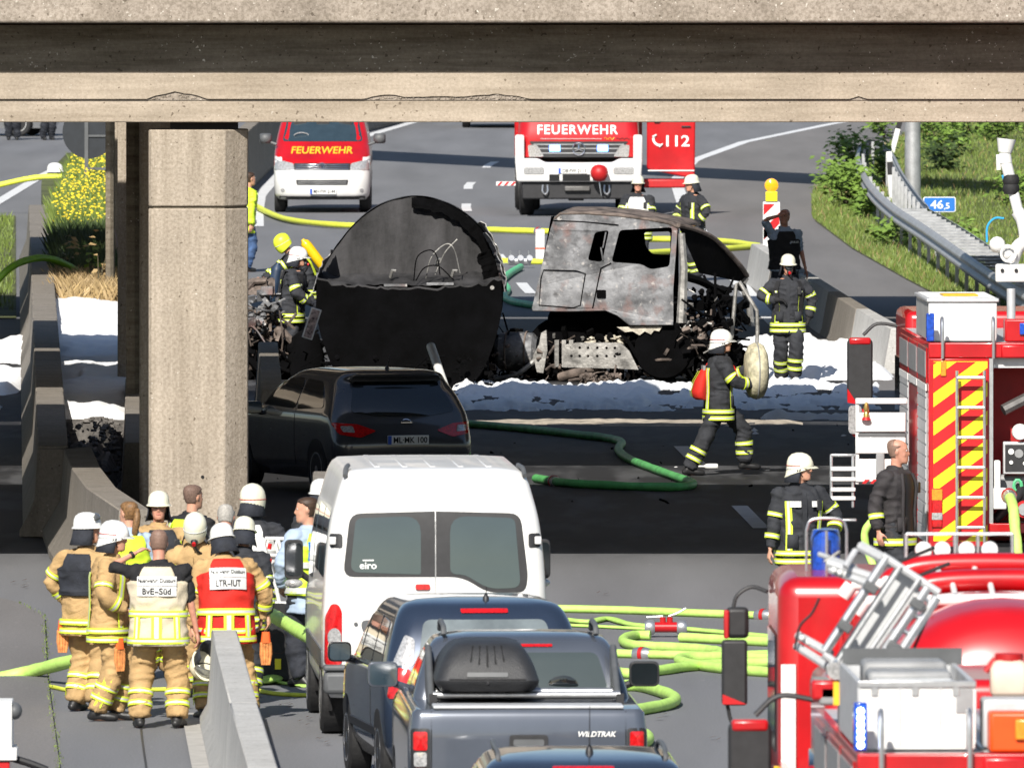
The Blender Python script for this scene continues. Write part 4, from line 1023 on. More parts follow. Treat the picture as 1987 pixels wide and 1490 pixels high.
# walking firefighter with red bag
rt, b, vo, co, M = person('firefighter walking with a red bag on his back, carrying a dusty pale drum', g0(1394, 922), 98,
    dict(h=1.82, lean=3, head=(-6, 0, 0), L=((.16, -.40, 1.28), (.8, .3, -.6)), Rr=((-.16, -.40, 1.12), (-.6, .4, -.6)), feet=((-.10, .36, .0), (.10, -.36, .06)), pz=.90, curl=.3, girth=1.05, toes=(0, 0)),
    helm=dict(col='helmet_white', style='duck'), **{**NAVY, 'stripes': 'heavy'})
t = thing('shoulder_bag', 'red shoulder bag with yellow reflective stripe on the walking firefighter', 'bag', rt.location.copy(), rt.rotation_euler.z)
c, x, f = b.frame(.28); bk = -f
bm_ = MB(); rings = []
for z, hw, d in ((.40, .05, .03), (.36, .10, .06), (.24, .16, .10), (.12, .185, .12), (.05, .18, .11), (.02, .15, .08)):
    cc, xx, ff = b.frame(z); cc = cc - ff * .15
    rings.append([cc + xx * (hw * math.cos(a)) - ff * (d * (1 + math.sin(a)) * .8) for a in np.linspace(0, 2 * math.pi, 15)[:-1]])
bag = bm_.loft(rings).build('bag_body', 'red_cloth', t, smooth=60)
for o_ in (-.03, .09):
    MB().grid([[b.frame(z)[0] - b.frame(z)[2] * (.15 + d * 1.62) + b.frame(z)[1] * (o_ + e) for e in (-.022, .022)] for z, d in ((.36, .06), (.24, .10), (.12, .12), (.05, .11))]).build('reflective_strip', 'hivis_band', bag)
MB().tube(spline([b.S(.34, R(60), .04), b.S(.5, R(20), .03), b.S(.45, R(-60), .04), b.S(.3, R(-100), .05)], 5), .02, 6, flat=.3).build('strap', 'red_cloth', t)
MB().box(b.frame(.40)[0] - b.frame(.40)[2] * .20, (.16, .03, .06), Matrix((x, -f, Vector((0, 0, 1)))).transposed()).build('grey_patch', 'mid_grey', t)
dr = thing('dusty_drum', 'dusty pale round drum hugged by the walking firefighter', 'drum', rt.matrix_basis @ Vector((0, -.47, 1.28)), rt.rotation_euler.z)
mat('dusty', (.55, .51, .36), .8, var=.35, scale=9, bump=.4, bscale=20)
MB().lathe([(0, -.13), (.20, -.13), (.28, -.09), (.31, -.03), (.31, .03), (.28, .09), (.20, .13), (0, .13)], axis='y', n=26, sy=1.12).build('drum_shell', 'dusty', dr)
MB().lathe([(.305, -.015), (.318, 0), (.305, .015)], axis='y', n=26, sy=1.12).build('rim', 'mid_grey', dr)
# masked firefighter
rt, b, vo, co, M = person('masked firefighter in black with reflective bands walking past the foam', g0(1527, 742), 4,
    dict(h=1.80, head=(4, 6, 0), Rr=((-.16, -.24, 1.18), (-1, .2, -.2)), L=((.30, -.10, .92), (1, .5, 0)), feet=((-.08, .02, 0), (.09, -.20, 0)), toes=(-4, 10), girth=1.1, curl=.6),
    helm=dict(col='cream', style='german'), mask=True, scba='black_plastic', gloves='black_cloth', **{**NAVY, 'stripes': 'heavy'}, boots='foam')
# policeman shading his eyes
rt, b, vo, co, M = person('policeman in a dark vest shading his eyes with one raised hand', g0(1522, 632), 10,
    dict(h=1.84, head=(-25, -6, 0), Rr=((-.09, -.18, 1.70), (-1.4, .2, -.2), (.8, .3, .3)), L=((.33, -.02, .86), (.4, 1, 0)), girth=1.04, curl=.2), coat='blue_shirt', trousers='navy_cloth', stripes=None, short=True, hair=('hair_brown', 0, 'balding'), skin='skin_red', vest=('black_cloth', -.08, 'plain'), leg_bands=False, hem=-.10)
text('POLIZEI', .03, 'letter_white', vo, lambda u, v: b.S(.34 + v, R(-62) + u / .2, .040), width=.12)
# two firefighters before the fire engine
person('firefighter in a white vest over black, hands together before the fire engine', g0(1238, 545), -8,
    dict(h=1.78, head=(8, 0, 0), L=((.03, -.25, 1.10), (1, .3, -.2)), Rr=((-.05, -.26, 1.13), (-1, .3, -.2)), girth=1.08, curl=.8), helm=dict(col='cream', style='german'), vest=('plate_white', .20, 'plain'), **NAVY, skin='skin_red')
person('firefighter with one hand on the hip in front of the red door', g0(1345, 546), -55,
    dict(h=1.80, head=(-10, 6, 0), L=((.24, -.10, 1.02), (1.2, .7, .1), (-.5, -.3, -.5)), Rr=((-.24, -.2, 1.0), (-1, .4, 0)), girth=1.08), helm=dict(col='cream', style='german'), **{**NAVY, 'stripes': 'heavy'})
# left, by the tanker
person('firefighter in breathing apparatus and white helmet in profile beside the burnt tank', g0(565, 722), 80,
    dict(h=1.80, lean=10, head=(0, 6, 0), L=((.20, -.30, .98), (.8, .6, -.2)), Rr=((-.18, -.32, 1.0), (-.8, .5, -.2)), feet=((-.10, .12, 0), (.10, -.12, 0)), girth=1.08), helm=dict(col='helmet_white', style='duck'), mask=True, scba='scba_blue', gloves='navy_cloth', **{**NAVY, 'stripes': 'heavy'})
person('stooping firefighter with bright yellow helmet and yellow air cylinder', g0(574, 668), -82,
    dict(h=1.78, lean=40, pz=.93, head=(0, 30, 0), L=((.14, -.60, .95), (1, 0, -.4)), Rr=((-.15, -.60, .92), (-1, 0, -.4)), feet=((-.14, .12, 0), (.14, 0, 0)), girth=1.05, py=.10), helm=dict(col='helmet_yellow', style='closed', guard=False), scba='scba_yellow', **NAVY)
person('person in a yellow vest and blue jeans beyond the broad pier', g0(474, 528), 120,
    dict(h=1.76, lean=12, head=(0, 0, 0)), coat='hivis', trousers='jeans', stripes=None, hair=('hair_brown', 0, 'full'), leg_bands=False, vest=('hivis', -.1, 'silver'))
# far left, on the opposite carriageway
person('person in dark trousers standing before a parked car far behind', g0(25, 272), 0, dict(h=1.8), coat='navy_cloth', trousers='navy_cloth', stripes=None, hair=('hair_brown', 0, 'full'), leg_bands=False)
person('person in dark trousers beside the silver bumper of a car far behind', g0(92, 272), 20, dict(h=1.8), coat='black_cloth', trousers='navy_cloth', stripes=None, hair=('hair_brown', 0, 'full'), leg_bands=False)
# right foreground
rt, b, vo, co, M = person('firefighter in black coat with white chest patches and cream helmet looking right', g0(1552, 1232), 22,
    dict(h=1.80, head=(48, 0, 0), Rr=((-.33, -.02, .86), (-.4, 1, 0)), L=((.30, -.15, .98), (1, .4, 0)), feet=((-.14, 0, 0), (.12, 0, 0)), girth=1.08), helm=dict(col='cream', style='duck'), **NAVY)
for a0 in (-90 - 36, -90 + 10): MB().grid([[b.S(z, R(a0 + q), .034) for q in (0, 9, 18, 26)] for z in (.34, .40)]).build('chest_patch', 'plate_white', co)
rt, b, vo, co, M = person('bald man in an open dark jacket looking right beside the fire engine', g0(1738, 1200), 58,
    dict(h=1.84, head=(28, 2, 0), Rr=((-.30, .02, .88), (-.4, 1, 0)), girth=1.06), coat='dark_jacket', trousers='charcoal_cloth', stripes='sleeve', hair=('stubble', 0, 'balding'), skin='skin_red')
MB().grid([[b.S(z, R(a_), .022 - .012 * abs(a_ + 92) / 22) for a_ in (-114, -104, -92, -80, -70)] for z in np.linspace(-.22, .5, 12)]).build('open_shirt_front', 'ink', co, smooth=60)
for a_ in (-118, -66): MB().tube([b.S(z, R(a_), .018) for z in np.linspace(-.22, .5, 10)], .02, 7).build('jacket_edge', 'dark_jacket', co, smooth=80)
MB().grid([[b.S(z, R(a_), .024) for a_ in (-62, -54, -46)] for z in (-.05, .1, .2, .3)]).build('reflective_strip', 'hivis_band', co)
# ---------------------------------------------------------------- cars and vans
for nm, c in (('paint_black', (.006, .007, .009)), ('paint_navy', (.03, .045, .078)), ('paint_slate', (.10, .115, .145)), ('paint_grey', (.07, .072, .08)), ('paint_silver', (.35, .36, .37))):
    mat(nm, c, .25, .35, var=.06, scale=2, coat=1.)
def dense(poly, m=.07):
    out = []
    for i in range(len(poly)):
        a, b = poly[i], poly[(i + 1) % len(poly)]; k = max(1, int(math.hypot(b[0] - a[0], b[1] - a[1]) / m)); out += [(a[0] + (b[0] - a[0]) * j / k, a[1] + (b[1] - a[1]) * j / k) for j in range(k)]
    return out
class Shell:
    """car body as stacked plan outlines; rear at y = 0, heading +Y. rows: z, half width, rear y, front y, rear radius, front radius, rear bulge, front bulge"""
    def __init__(s, rows, fine=.035):
        a = np.array(rows, float); s.a = a; z = [a[0, 0]]
        for i in range(1, len(a)):
            k = max(1, int(math.ceil((a[i, 0] - a[i - 1, 0]) / fine)))
            z += [a[i - 1, 0] + (a[i, 0] - a[i - 1, 0]) * (j + 1) / k for j in range(k)]
        s.z = z
        d = []
        for c in range(1, 8):        # smooth slopes (pchip)
            h = np.diff(a[:, 0]); dl = np.diff(a[:, c]) / h; m = np.zeros(len(a))
            for i in range(1, len(a) - 1):
                if dl[i - 1] * dl[i] > 0: m[i] = 2 * dl[i - 1] * dl[i] / (dl[i - 1] + dl[i])
            m[0], m[-1] = dl[0], dl[-1]; d.append(m)
        s.d = d
    def p(s, z):
        a = s.a; z = min(max(z, a[0, 0]), a[-1, 0]); i = int(min(max(np.searchsorted(a[:, 0], z) - 1, 0), len(a) - 2)); h = a[i + 1, 0] - a[i, 0]; t = (z - a[i, 0]) / h
        o = []
        for c in range(1, 8):
            y0, y1, m0, m1 = a[i, c], a[i + 1, c], s.d[c - 1][i] * h, s.d[c - 1][i + 1] * h
            o.append((2 * t ** 3 - 3 * t * t + 1) * y0 + (t ** 3 - 2 * t * t + t) * m0 + (-2 * t ** 3 + 3 * t * t) * y1 + (t ** 3 - t * t) * m1)
        return o
    def outline(s, z):
        w_, yr, yf, rr, rf, br, bf = s.p(z); P = []
        def corner(x0, y0, r, a0, sx, sy): return [(x0 + sx * r * math.sin(a), y0 + sy * r * (1 - math.cos(a))) for a in a0]
        q = [math.pi / 2 * j / 6 for j in range(1, 6)]
        fr = w_ - rr; y0 = yr + br * (fr / w_) ** 2; ff = w_ - rf; y1 = yf - bf * (ff / w_) ** 2
        P += [(x, yr + br * (x / w_) ** 2) for x in np.linspace(-fr, fr, 11)]
        P += corner(fr, y0, rr, q, 1, 1)
        P += [(w_, y) for y in np.linspace(y0 + rr, y1 - rf, 12)]
        P += corner(ff, y1, rf, q[::-1], 1, -1)
        P += [(x, yf - bf * (x / w_) ** 2) for x in np.linspace(ff, -ff, 11)]
        P += corner(-ff, y1, rf, q, -1, -1)
        P += [(-w_, y) for y in np.linspace(y1 - rf, y0 + rr, 12)]
        P += corner(-fr, y0, rr, q[::-1], -1, 1)
        return P
    def mesh(s, mi=0): return MB().loft([[(x, y, z) for x, y in s.outline(z)] for z in s.z], mi)
    def rear(s, x, z):
        w_, yr, yf, rr, rf, br, bf = s.p(z); fr = w_ - rr; ax = abs(x)
        if ax <= fr: return yr + br * (x / w_) ** 2
        t = min(1, (ax - fr) / rr); return yr + br * (fr / w_) ** 2 + rr * (1 - math.sqrt(1 - t * t))
    def front(s, x, z):
        w_, yr, yf, rr, rf, br, bf = s.p(z); ff = w_ - rf; ax = abs(x)
        if ax <= ff: return yf - bf * (x / w_) ** 2
        t = min(1, (ax - ff) / rf); return yf - bf * (ff / w_) ** 2 - rf * (1 - math.sqrt(1 - t * t))
    def side(s, y, z):
        w_, yr, yf, rr, rf, br, bf = s.p(z); y0 = yr + br * ((w_ - rr) / w_) ** 2; y1 = yf - bf * ((w_ - rf) / w_) ** 2
        if y < y0 + rr: t = min(1, max(0, (y0 + rr - y) / rr)); return w_ - rr + rr * math.sqrt(max(0, 1 - t * t))
        if y > y1 - rf: t = min(1, max(0, (y - y1 + rf) / rf)); return w_ - rf + rf * math.sqrt(max(0, 1 - t * t))
        return w_
    def put(s, face, off=0.):
        """maps a 2D point on the named face to 3D"""
        if face == 'rear': return lambda u, v: Vector((u, s.rear(u, v) - off, v))
        if face == 'front': return lambda u, v: Vector((u, s.front(u, v) + off, v))
        if face == 'left': return lambda u, v: Vector((-s.side(u, v) - off, u, v))
        return lambda u, v: Vector((s.side(u, v) + off, u, v))
    def patch(s, name, face, poly, material, parent, off=.006, rings=5, back=.03):
        poly = dense(poly); f, fb = s.put(face, off), s.put(face, -back); cx = sum(p[0] for p in poly) / len(poly); cz = sum(p[1] for p in poly) / len(poly); n = len(poly)
        mb = MB(); vs_ = []
        for q in range(rings):
            t = 1 - q / rings; vs_ += [f(cx + (u - cx) * t, cz + (v - cz) * t) for u, v in poly]
        vs_.append(f(cx, cz)); fs = []
        for q in range(rings - 1): fs += [(q * n + j, q * n + (j + 1) % n, (q + 1) * n + (j + 1) % n, (q + 1) * n + j) for j in range(n)]
        fs += [((rings - 1) * n + j, (rings - 1) * n + (j + 1) % n, rings * n) for j in range(n)]
        k0 = len(vs_); vs_ += [fb(u, v) for u, v in poly]; fs += [(j, (j + 1) % n, k0 + (j + 1) % n, k0 + j) for j in range(n)]
        return mb.add(vs_, fs).build(name, material, parent, smooth=50)
def wheel(parent, x, y, r, wd=.2, rim='aluminium', spokes=5, side=None):
    sx = side or (1 if x > 0 else -1)
    prof = [(r * .62, -wd / 2), (r * .9, -wd / 2), (r * .985, -wd * .40), (r, -wd * .25), (r, wd * .25), (r * .985, wd * .40), (r * .9, wd / 2), (r * .62, wd / 2)]
    t = MB().lathe(prof, axis='x', n=28).build('wheel', 'black_rubber', parent, loc=(x, y, r), smooth=35)
    mb = MB().lathe([(r * .66, sx * (wd / 2 - .05)), (r * .66, sx * wd / 2 * 1.02), (r * .60, sx * wd / 2 * 1.02), (r * .58, sx * (wd / 2 - .05))], axis='x', n=28)
    mb.lathe([(0, sx * (wd / 2 + .004)), (r * .16, sx * (wd / 2)), (r * .17, sx * (wd / 2 - .05)), (0, sx * (wd / 2 - .05))], axis='x', n=14)
    for k in range(spokes):
        a = 2 * math.pi * k / spokes
        mb.box((sx * (wd / 2 - .012), math.cos(a) * r * .38, math.sin(a) * r * .38), (.02, r * .16, r * .48), Matrix.Rotation(a - math.pi / 2, 3, 'X'))
    mb.build('rim', rim, t, smooth=30)
    MB().lathe([(0, sx * (wd / 2 - .07)), (r * .6, sx * (wd / 2 - .07)), (r * .6, sx * (wd / 2 - .08))], axis='x', n=24).build('brake_disc', 'dark_gap', t)
    return t
def arches(sh, root, ys, r):
    for y in ys:
        for sd in ('left', 'right'):
            sh.patch('wheel_arch', sd, [(y + r * math.cos(a), r * .92 + r * math.sin(a)) for a in np.linspace(-.35, math.pi + .35, 18)] , 'dark_gap', root, off=.004, rings=4)
def mirror(root, p, sx, wd=.19, ht=.15, glass='glass_blue', shell='black_plastic', arm=.10):
    """door mirror seen from behind: shell, glass and arm"""
    m_ = MB(); out = rrect(-wd / 2, -ht / 2, wd / 2, ht / 2, .05); inn = rrect(-wd / 2 * .8, -ht / 2 * .75, wd / 2 * .8, ht / 2 * .8, .05)
    m_.loft([[(p[0] + u, p[1], p[2] + v) for u, v in out], [(p[0] + u, p[1] + .05, p[2] + v) for u, v in out], [(p[0] + u * .9, p[1] + .11, p[2] + v * .9) for u, v in inn]])
    m = m_.build('door_mirror', shell, root, smooth=50, bevel=.008)
    MB().prism([(p[0] + u * .88, p[2] + v * .84) for u, v in out], p[1] - .004, p[1] - .001).build('mirror_glass', glass, m)
    MB().tube([(p[0] - sx * wd * .35, p[1] + .05, p[2] - ht * .35), (p[0] - sx * (wd * .5 + arm), p[1] + .08, p[2] - ht * .6)], .03, 8).build('mirror_arm', shell, m)
    return m
def antenna(root, p, h=.25, rake=.3):
    m = MB().lathe([(0, 0), (.03, 0), (.025, .03), (.008, .06), (0, .065)], p, n=10).build('antenna', 'black_plastic', root)
    MB().tube([p, (p[0], p[1] - h * rake, p[2] + h)], [.006, .003], 6).build('antenna_rod', 'black_plastic', m)

# --- white van
van = thing('white_van', 'tall white delivery van seen from behind with tinted rear windows', 'van', Vector((-.68, 156.0, 0)), R(2.6))
sv = Shell([(.36, .93, .10, 5.25, .12, .4, .02, .2), (.5, .985, .04, 5.36, .13, .4, .03, .2), (.85, 1.0, .01, 5.36, .13, .45, .03, .2), (1.1, 1.0, 0, 5.15, .13, .45, .03, .2), (1.2, .995, 0, 4.8, .13, .45, .03, .2), (1.55, .975, .02, 4.45, .13, .35, .03, .15), (1.9, .935, .05, 4.15, .13, .3, .03, .12),
            (2.15, .875, .09, 3.95, .12, .28, .03, .1), (2.31, .82, .12, 3.85, .12, .25, .03, .1), (2.375, .76, .17, 3.75, .12, .25, .03, .1), (2.395, .55, .4, 3.4, .12, .2, .03, .08)])
sv.mesh().build('body', 'white_paint', van, smooth=45)
for i in range(5): MB().span((-.5 + i * .25 - .03, .6, 2.37), (-.5 + i * .25 + .03, 3.3, 2.40)).build('roof_rib', 'white_paint', van, bevel=.012)
# two rear doors: windows with a broad dark frit, each its own pane; the right pane drops lower at its outer edge
L_ = rpoly([(-.825, 1.44), (-.006, 1.44), (-.006, 2.02), (-.76, 2.0)], [.10, .0, .0, .10]); sv.patch('rear_window', 'rear', L_, 'black_plastic', van, .006)
R_ = rpoly([(.006, 1.44), (.24, 1.44), (.46, 1.30), (.80, 1.30), (.825, 1.44), (.76, 2.0), (.006, 2.02)], [.0, .12, .10, .10, .1, .10, .0]); sv.patch('rear_window', 'rear', R_, 'black_plastic', van, .006)
sv.patch('window_glass', 'rear', rpoly([(-.76, 1.48), (-.13, 1.46), (-.13, 1.98), (-.71, 1.96)], [.08, .02, .15, .06]), 'glass_mirror', van, .010)
sv.patch('window_glass', 'rear', rpoly([(.13, 1.46), (.26, 1.46), (.47, 1.33), (.76, 1.34), (.71, 1.96), (.13, 1.98)], [.08, .1, .1, .08, .06, .15]), 'glass_mirror', van, .010)
sv.patch('door_gap', 'rear', [(-.005, .56), (.005, .56), (.005, 2.36), (-.005, 2.36)], 'mid_grey', van, .002, 2)
text('eiro', .06, 'letter_white', van, lambda u, v: sv.put('rear', .013)(u - .60, v + 1.54), width=.15, name='window_sticker')
MB().box((-.60, sv.rear(-.6, 1.585) - .012, 1.587), (.10, .002, .012)).build('window_sticker', 'letter_white', van)
for sx in (-1, 1):
    q = sv.patch('taillight', 'rear', rpoly([(sx * .99, .66), (sx * .835, .66), (sx * .835, 1.14), (sx * .87, 1.2), (sx * .93, 1.2), (sx * .985, 1.08)][::sx], .03), 'lamp_red', van, .012)
    sv.patch('reversing_lamp', 'rear', [(sx * .90 + .062 * math.cos(a), .90 + .085 * math.sin(a)) for a in np.linspace(0, 2 * math.pi, 19)[:-1]], 'lamp_clear', q, .018)
    for z in (1.76,):
        h = sv.patch('door_hinge', 'rear', rrect(sx * .885 - .055, z - .062, sx * .885 + .055, z + .062, .025), 'black_plastic', van, .012)
        MB().span((sx * .885 - .03 + sx * .03, sv.rear(sx * .88, z) - .035, z - .035), (sx * .885 + .03 + sx * .03, sv.rear(sx * .88, z) + .05, z + .035)).build('hinge_cap', 'white_paint', h, bevel=.01)
    MB().tube(spline([(sx * .80, .16, 2.33), (sx * .79, .3, 2.39), (sx * .76, .55, 2.41)], 4), .022, 8).build('roof_rail_cap', 'grey_plastic', van)
sv.patch('brake_lamp', 'rear', rrect(-.18, 1.325, -.05, 1.375, .02), 'lamp_red', van, .02)
sv.patch('grip_bar', 'rear', rrect(-.66, .965, .1, 1.055, .04), 'grey_plastic', van, .035)
sv.patch('door_lock', 'rear', [(-.71 + .018 * math.cos(a), 1.02 + .018 * math.sin(a)) for a in np.linspace(0, 6.28, 11)[:-1]], 'grey_plastic', van, .01)
npl = MB().box((-.36, -.012, .86), (.52, .012, .11)).build('number_plate', 'plate_white', van, bevel=.003, seg=1)
MB().box((-.596, -.021, .86), (.044, .006, .10)).build('country_strip', 'plate_blue', npl); text('ME', .073, 'ink', npl, plane_map((-.49, -.0215, .86), (1, 0, 0), (0, 0, 1)), width=.12)
text('RENAULT', .055, 'chrome', van, lambda u, v: sv.put('rear', .010)(u - .55, v + .66), width=.5)
MB().span((-1.0, -.07, .40), (1.0, .12, .60)).build('rear_bumper', 'grey_plastic', van, bevel=.04)
for sx in (-1, 1): MB().span((sx * .80 - .2, -.075, .605), (sx * .80 + .2, .10, .66)).build('bumper_corner', 'grey_plastic', van, bevel=.02)
MB().span((-.62, -.09, .30), (.62, .05, .41)).build('rear_step', 'black_plastic', van, bevel=.03)
for y0, y1, z0, z1 in ((.35, 1.55, 1.42, 2.0), (1.65, 2.85, 1.42, 2.0), (3.0, 3.95, 1.30, 1.95)):
    sv.patch('side_window', 'left', rrect(y0, z0, y1, z1, .08), 'glass_blue', van, .006); sv.patch('side_window', 'right', rrect(y0, z0, y1, z1, .08), 'glass_blue', van, .006)
sv.patch('rub_strip', 'left', rrect(.2, .62, 4.3, .78, .02), 'grey_plastic', van, .015)
arches(sv, van, (.95, 4.45), .38)
for x in (-.88, .88):
    for y in (.95, 4.45): wheel(van, x, y, .345, .23, 'mid_grey')
for sx in (-1, 1): mirror(van, (sx * 1.13, 4.02, 1.42), sx, .17, .36, 'glass_dark'); 
for sx in (-1, 1): MB().ell((sx * 1.13, 4.05, 1.20), (.085, .05, .045)).build('mirror_base', 'lamp_clear', van)

# --- dark compact people carrier
mpv = thing('compact_car', 'dark blue compact people carrier with clear upper tail lamps behind the pickup', 'car', Vector((-.20, 147.4, 0)), R(6.5))
sm = Shell([(.22, .76, .12, 3.95, .16, .45, .06, .22), (.4, .84, .03, 4.06, .18, .5, .06, .22), (.65, .862, 0, 4.08, .18, .55, .06, .25), (.9, .862, .03, 3.98, .18, .55, .07, .25), (1.0, .855, .05, 3.55, .18, .5, .07, .25), (1.08, .84, .07, 3.05, .18, .4, .08, .22), (1.3, .785, .15, 2.65, .19, .3, .09, .18),
            (1.48, .72, .25, 2.32, .20, .25, .10, .15), (1.57, .65, .36, 2.12, .2, .22, .10, .12), (1.61, .52, .6, 1.85, .2, .2, .1, .1), (1.625, .25, .9, 1.5, .12, .12, .05, .05)])
sm.mesh().build('body', 'paint_navy', mpv, smooth=50)
sm.patch('rear_window', 'rear', rpoly([(-.58, 1.10), (.58, 1.10), (.52, 1.46), (-.52, 1.46)], .07), 'glass_light', mpv, .008)
sm.patch('brake_lamp', 'rear', rrect(-.20, 1.515, .20, 1.55, .01), 'lamp_red', mpv, .014)
for sx in (-1, 1):
    sm.patch('clear_lamp', 'rear', rpoly([(sx * .80, 1.08), (sx * .62, 1.08), (sx * .60, 1.30), (sx * .68, 1.34)][::sx], .03), 'lamp_clear', mpv, .012)
    sm.patch('taillight', 'rear', rpoly([(sx * .845, .80), (sx * .66, .82), (sx * .64, 1.05), (sx * .80, 1.07)][::sx], .04), 'lamp_red', mpv, .014)
for sd in ('left', 'right'):
    for pl in ([(.55, 1.08), (1.25, 1.06), (1.25, 1.44), (.72, 1.42)], [(1.32, 1.06), (2.15, 1.06), (2.05, 1.45), (1.32, 1.45)], [(2.22, 1.06), (2.85, 1.08), (2.30, 1.42), (2.14, 1.43)]):
        sm.patch('side_window', sd, rpoly(pl, .05), 'glass_dark', mpv, .006)
    sm.patch('chrome_trim', sd, rrect(.5, 1.025, 2.9, 1.045, .008), 'chrome', mpv, .012, 2)
    sm.patch('door_gap', sd, [(1.285, .35), (1.293, .35), (1.293, 1.05), (1.285, 1.05)], 'dark_gap', mpv, .003, 2)
    sm.patch('rub_strip', sd, rrect(.9, .45, 3.0, .52, .02), 'black_plastic', mpv, .012)
arches(sm, mpv, (.72, 3.26), .36)
for x in (-.76, .76):
    for y in (.72, 3.26): wheel(mpv, x, y, .315, .2, 'chrome', 7)
for sx in (-1, 1): mirror(mpv, (sx * .99, 2.55, 1.08), sx, .20, .17, 'glass_blue', 'paint_black')
antenna(mpv, (.05, .62, 1.60), .12)
MB().span((-.75, -.03, .30), (.75, .1, .52)).build('rear_bumper', 'paint_navy', mpv, bevel=.05)
# head restraints seen through the rear window
for x in (-.33, .38): MB().ell((x, sm.rear(x, 1.2) - .012, 1.17), (.13, .004, .06)).build('head_restraint', 'dark_gap', mpv)

# --- pickup
pk = thing('pickup_truck', 'slate blue pickup with black roof box on its load bed', 'pickup', Vector((.13, 136.0, 0)), R(2.0))
sb = Shell([(.42, .88, .08, 5.25, .08, .4, .02, .2), (.55, .92, .02, 5.33, .09, .4, .02, .2), (.9, .925, 0, 5.35, .09, .45, .02, .25), (1.1, .925, 0, 5.30, .09, .45, .02, .25), (1.2, .915, .01, 4.9, .09, .4, .02, .2), (1.29, .90, .03, 4.0, .08, .3, .02, .15), (1.315, .87, .05, 3.7, .06, .3, .02, .1)])
sb.mesh().build('body', 'paint_slate', pk, smooth=40)
sc_ = Shell([(1.25, .865, 1.62, 3.95, .10, .35, .02, .2), (1.36, .84, 1.66, 3.75, .10, .35, .02, .2), (1.55, .78, 1.74, 3.35, .12, .3, .02, .15), (1.70, .72, 1.82, 3.05, .14, .28, .02, .12), (1.775, .66, 1.92, 2.9, .16, .25, .02, .1), (1.81, .48, 2.1, 2.7, .16, .2, .02, .1)])
sc_.mesh().build('cab', 'paint_slate', pk, smooth=45)
sc_.patch('rear_window', 'rear', rpoly([(-.70, 1.34), (.70, 1.34), (.60, 1.67), (-.60, 1.67)], .06), 'glass_mirror', pk, .008)
sc_.patch('brake_lamp', 'rear', rrect(-.22, 1.715, .25, 1.735, .005), 'lamp_red', pk, .012)
for x in (-.3, .33): MB().ell((x, sc_.rear(x, 1.42) - .01, 1.42), (.12, .004, .075)).build('head_restraint', 'glass_dark', pk)
for pl in ([(1.85, 1.34), (2.6, 1.33), (2.6, 1.66), (1.98, 1.66)], [(2.68, 1.33), (3.55, 1.33), (3.05, 1.65), (2.68, 1.66)]):
    for sd in ('left', 'right'): sc_.patch('side_window', sd, rpoly(pl, .05), 'glass_dark', pk, .006)
for sx in (-1, 1):
    MB().tube(spline([(sx * .60, 1.95, 1.80), (sx * .60, 2.0, 1.855), (sx * .60, 2.2, 1.87), (sx * .60, 2.8, 1.87), (sx * .6, 2.95, 1.80)], 5), .022, 8).build('roof_rail', 'grey_plastic', pk)
    # sail panel running from cab to bed
    MB().prism([(.75, 1.31), (1.75, 1.31), (1.80, 1.74)], sx * .70, sx * .755, plane='yz').build('sail_panel', 'grey_plastic', pk, bevel=.02)
    q = sb.patch('taillight', 'rear', rrect(sx * .84 - .075, .72, sx * .84 + .075, 1.17, .03), 'black_plastic', pk, .008)
    sb.patch('red_lens', 'rear', rrect(sx * .842 - .055, 1.0, sx * .842 + .055, 1.145, .02), 'lamp_red', q, .016)
    sb.patch('clear_lens', 'rear', rrect(sx * .842 - .05, .875, sx * .842 + .05, .985, .02), 'lamp_clear', q, .016)
    sb.patch('red_lens', 'rear', rrect(sx * .842 - .05, .74, sx * .842 + .05, .86, .02), 'lamp_red', q, .016)
    sb.patch('tailgate_gap', 'rear', [(sx * .755 - .004, .62), (sx * .755 + .004, .62), (sx * .755 + .004, 1.3), (sx * .755 - .004, 1.3)], 'dark_gap', pk, .003, 2)
    mirror(pk, (sx * 1.04, 3.35, 1.42), sx, .24, .20, 'glass_blue' if sx < 0 else 'glass_dark', 'paint_slate' if sx < 0 else 'black_plastic')
sb.patch('tailgate_handle', 'rear', rrect(-.15, 1.015, .15, 1.12, .03), 'black_plastic', pk, .010)
sb.patch('handle_grip', 'rear', rrect(-.12, 1.035, .12, 1.085, .02), 'grey_plastic', pk, .022)
text('WILDTRAK', .042, 'letter_white', pk, lambda u, v: sb.put('rear', .011)(u + .53, v + 1.125), width=.30, slant=.25)
MB().span((-.74, .04, 1.318), (.74, .42, 1.345)).build('bed_cover_lip', 'alu_matt', pk, bevel=.01)
MB().span((-.74, .42, 1.312), (.74, 1.6, 1.335)).build('bed_cover', 'black_plastic', pk)
MB().tube([(-.72, .75, 1.39), (.74, .75, 1.39)], .03, 10).build('crossbar', 'aluminium', pk)
MB().tube([(-.72, 1.25, 1.39), (.74, 1.25, 1.39)], .03, 10).build('crossbar', 'aluminium', pk)
for x in (-.72, .74):
    for y in (.75, 1.25): MB().span((x - .03, y - .03, 1.32), (x + .03, y + .03, 1.40)).build('crossbar_foot', 'black_plastic', pk)
sb.patch('lower_tailgate', 'rear', rrect(-.74, .60, .74, .80, .01), 'paint_slate', pk, .02)
MB().span((-.9, -.14, .42), (.9, .1, .60)).build('rear_bumper', 'grey_plastic', pk, bevel=.03)
arches(sb, pk, (1.15, 4.35), .42)
for x in (-.80, .80):
    for y in (1.15, 4.35): wheel(pk, x, y, .38, .25, 'aluminium', 6)
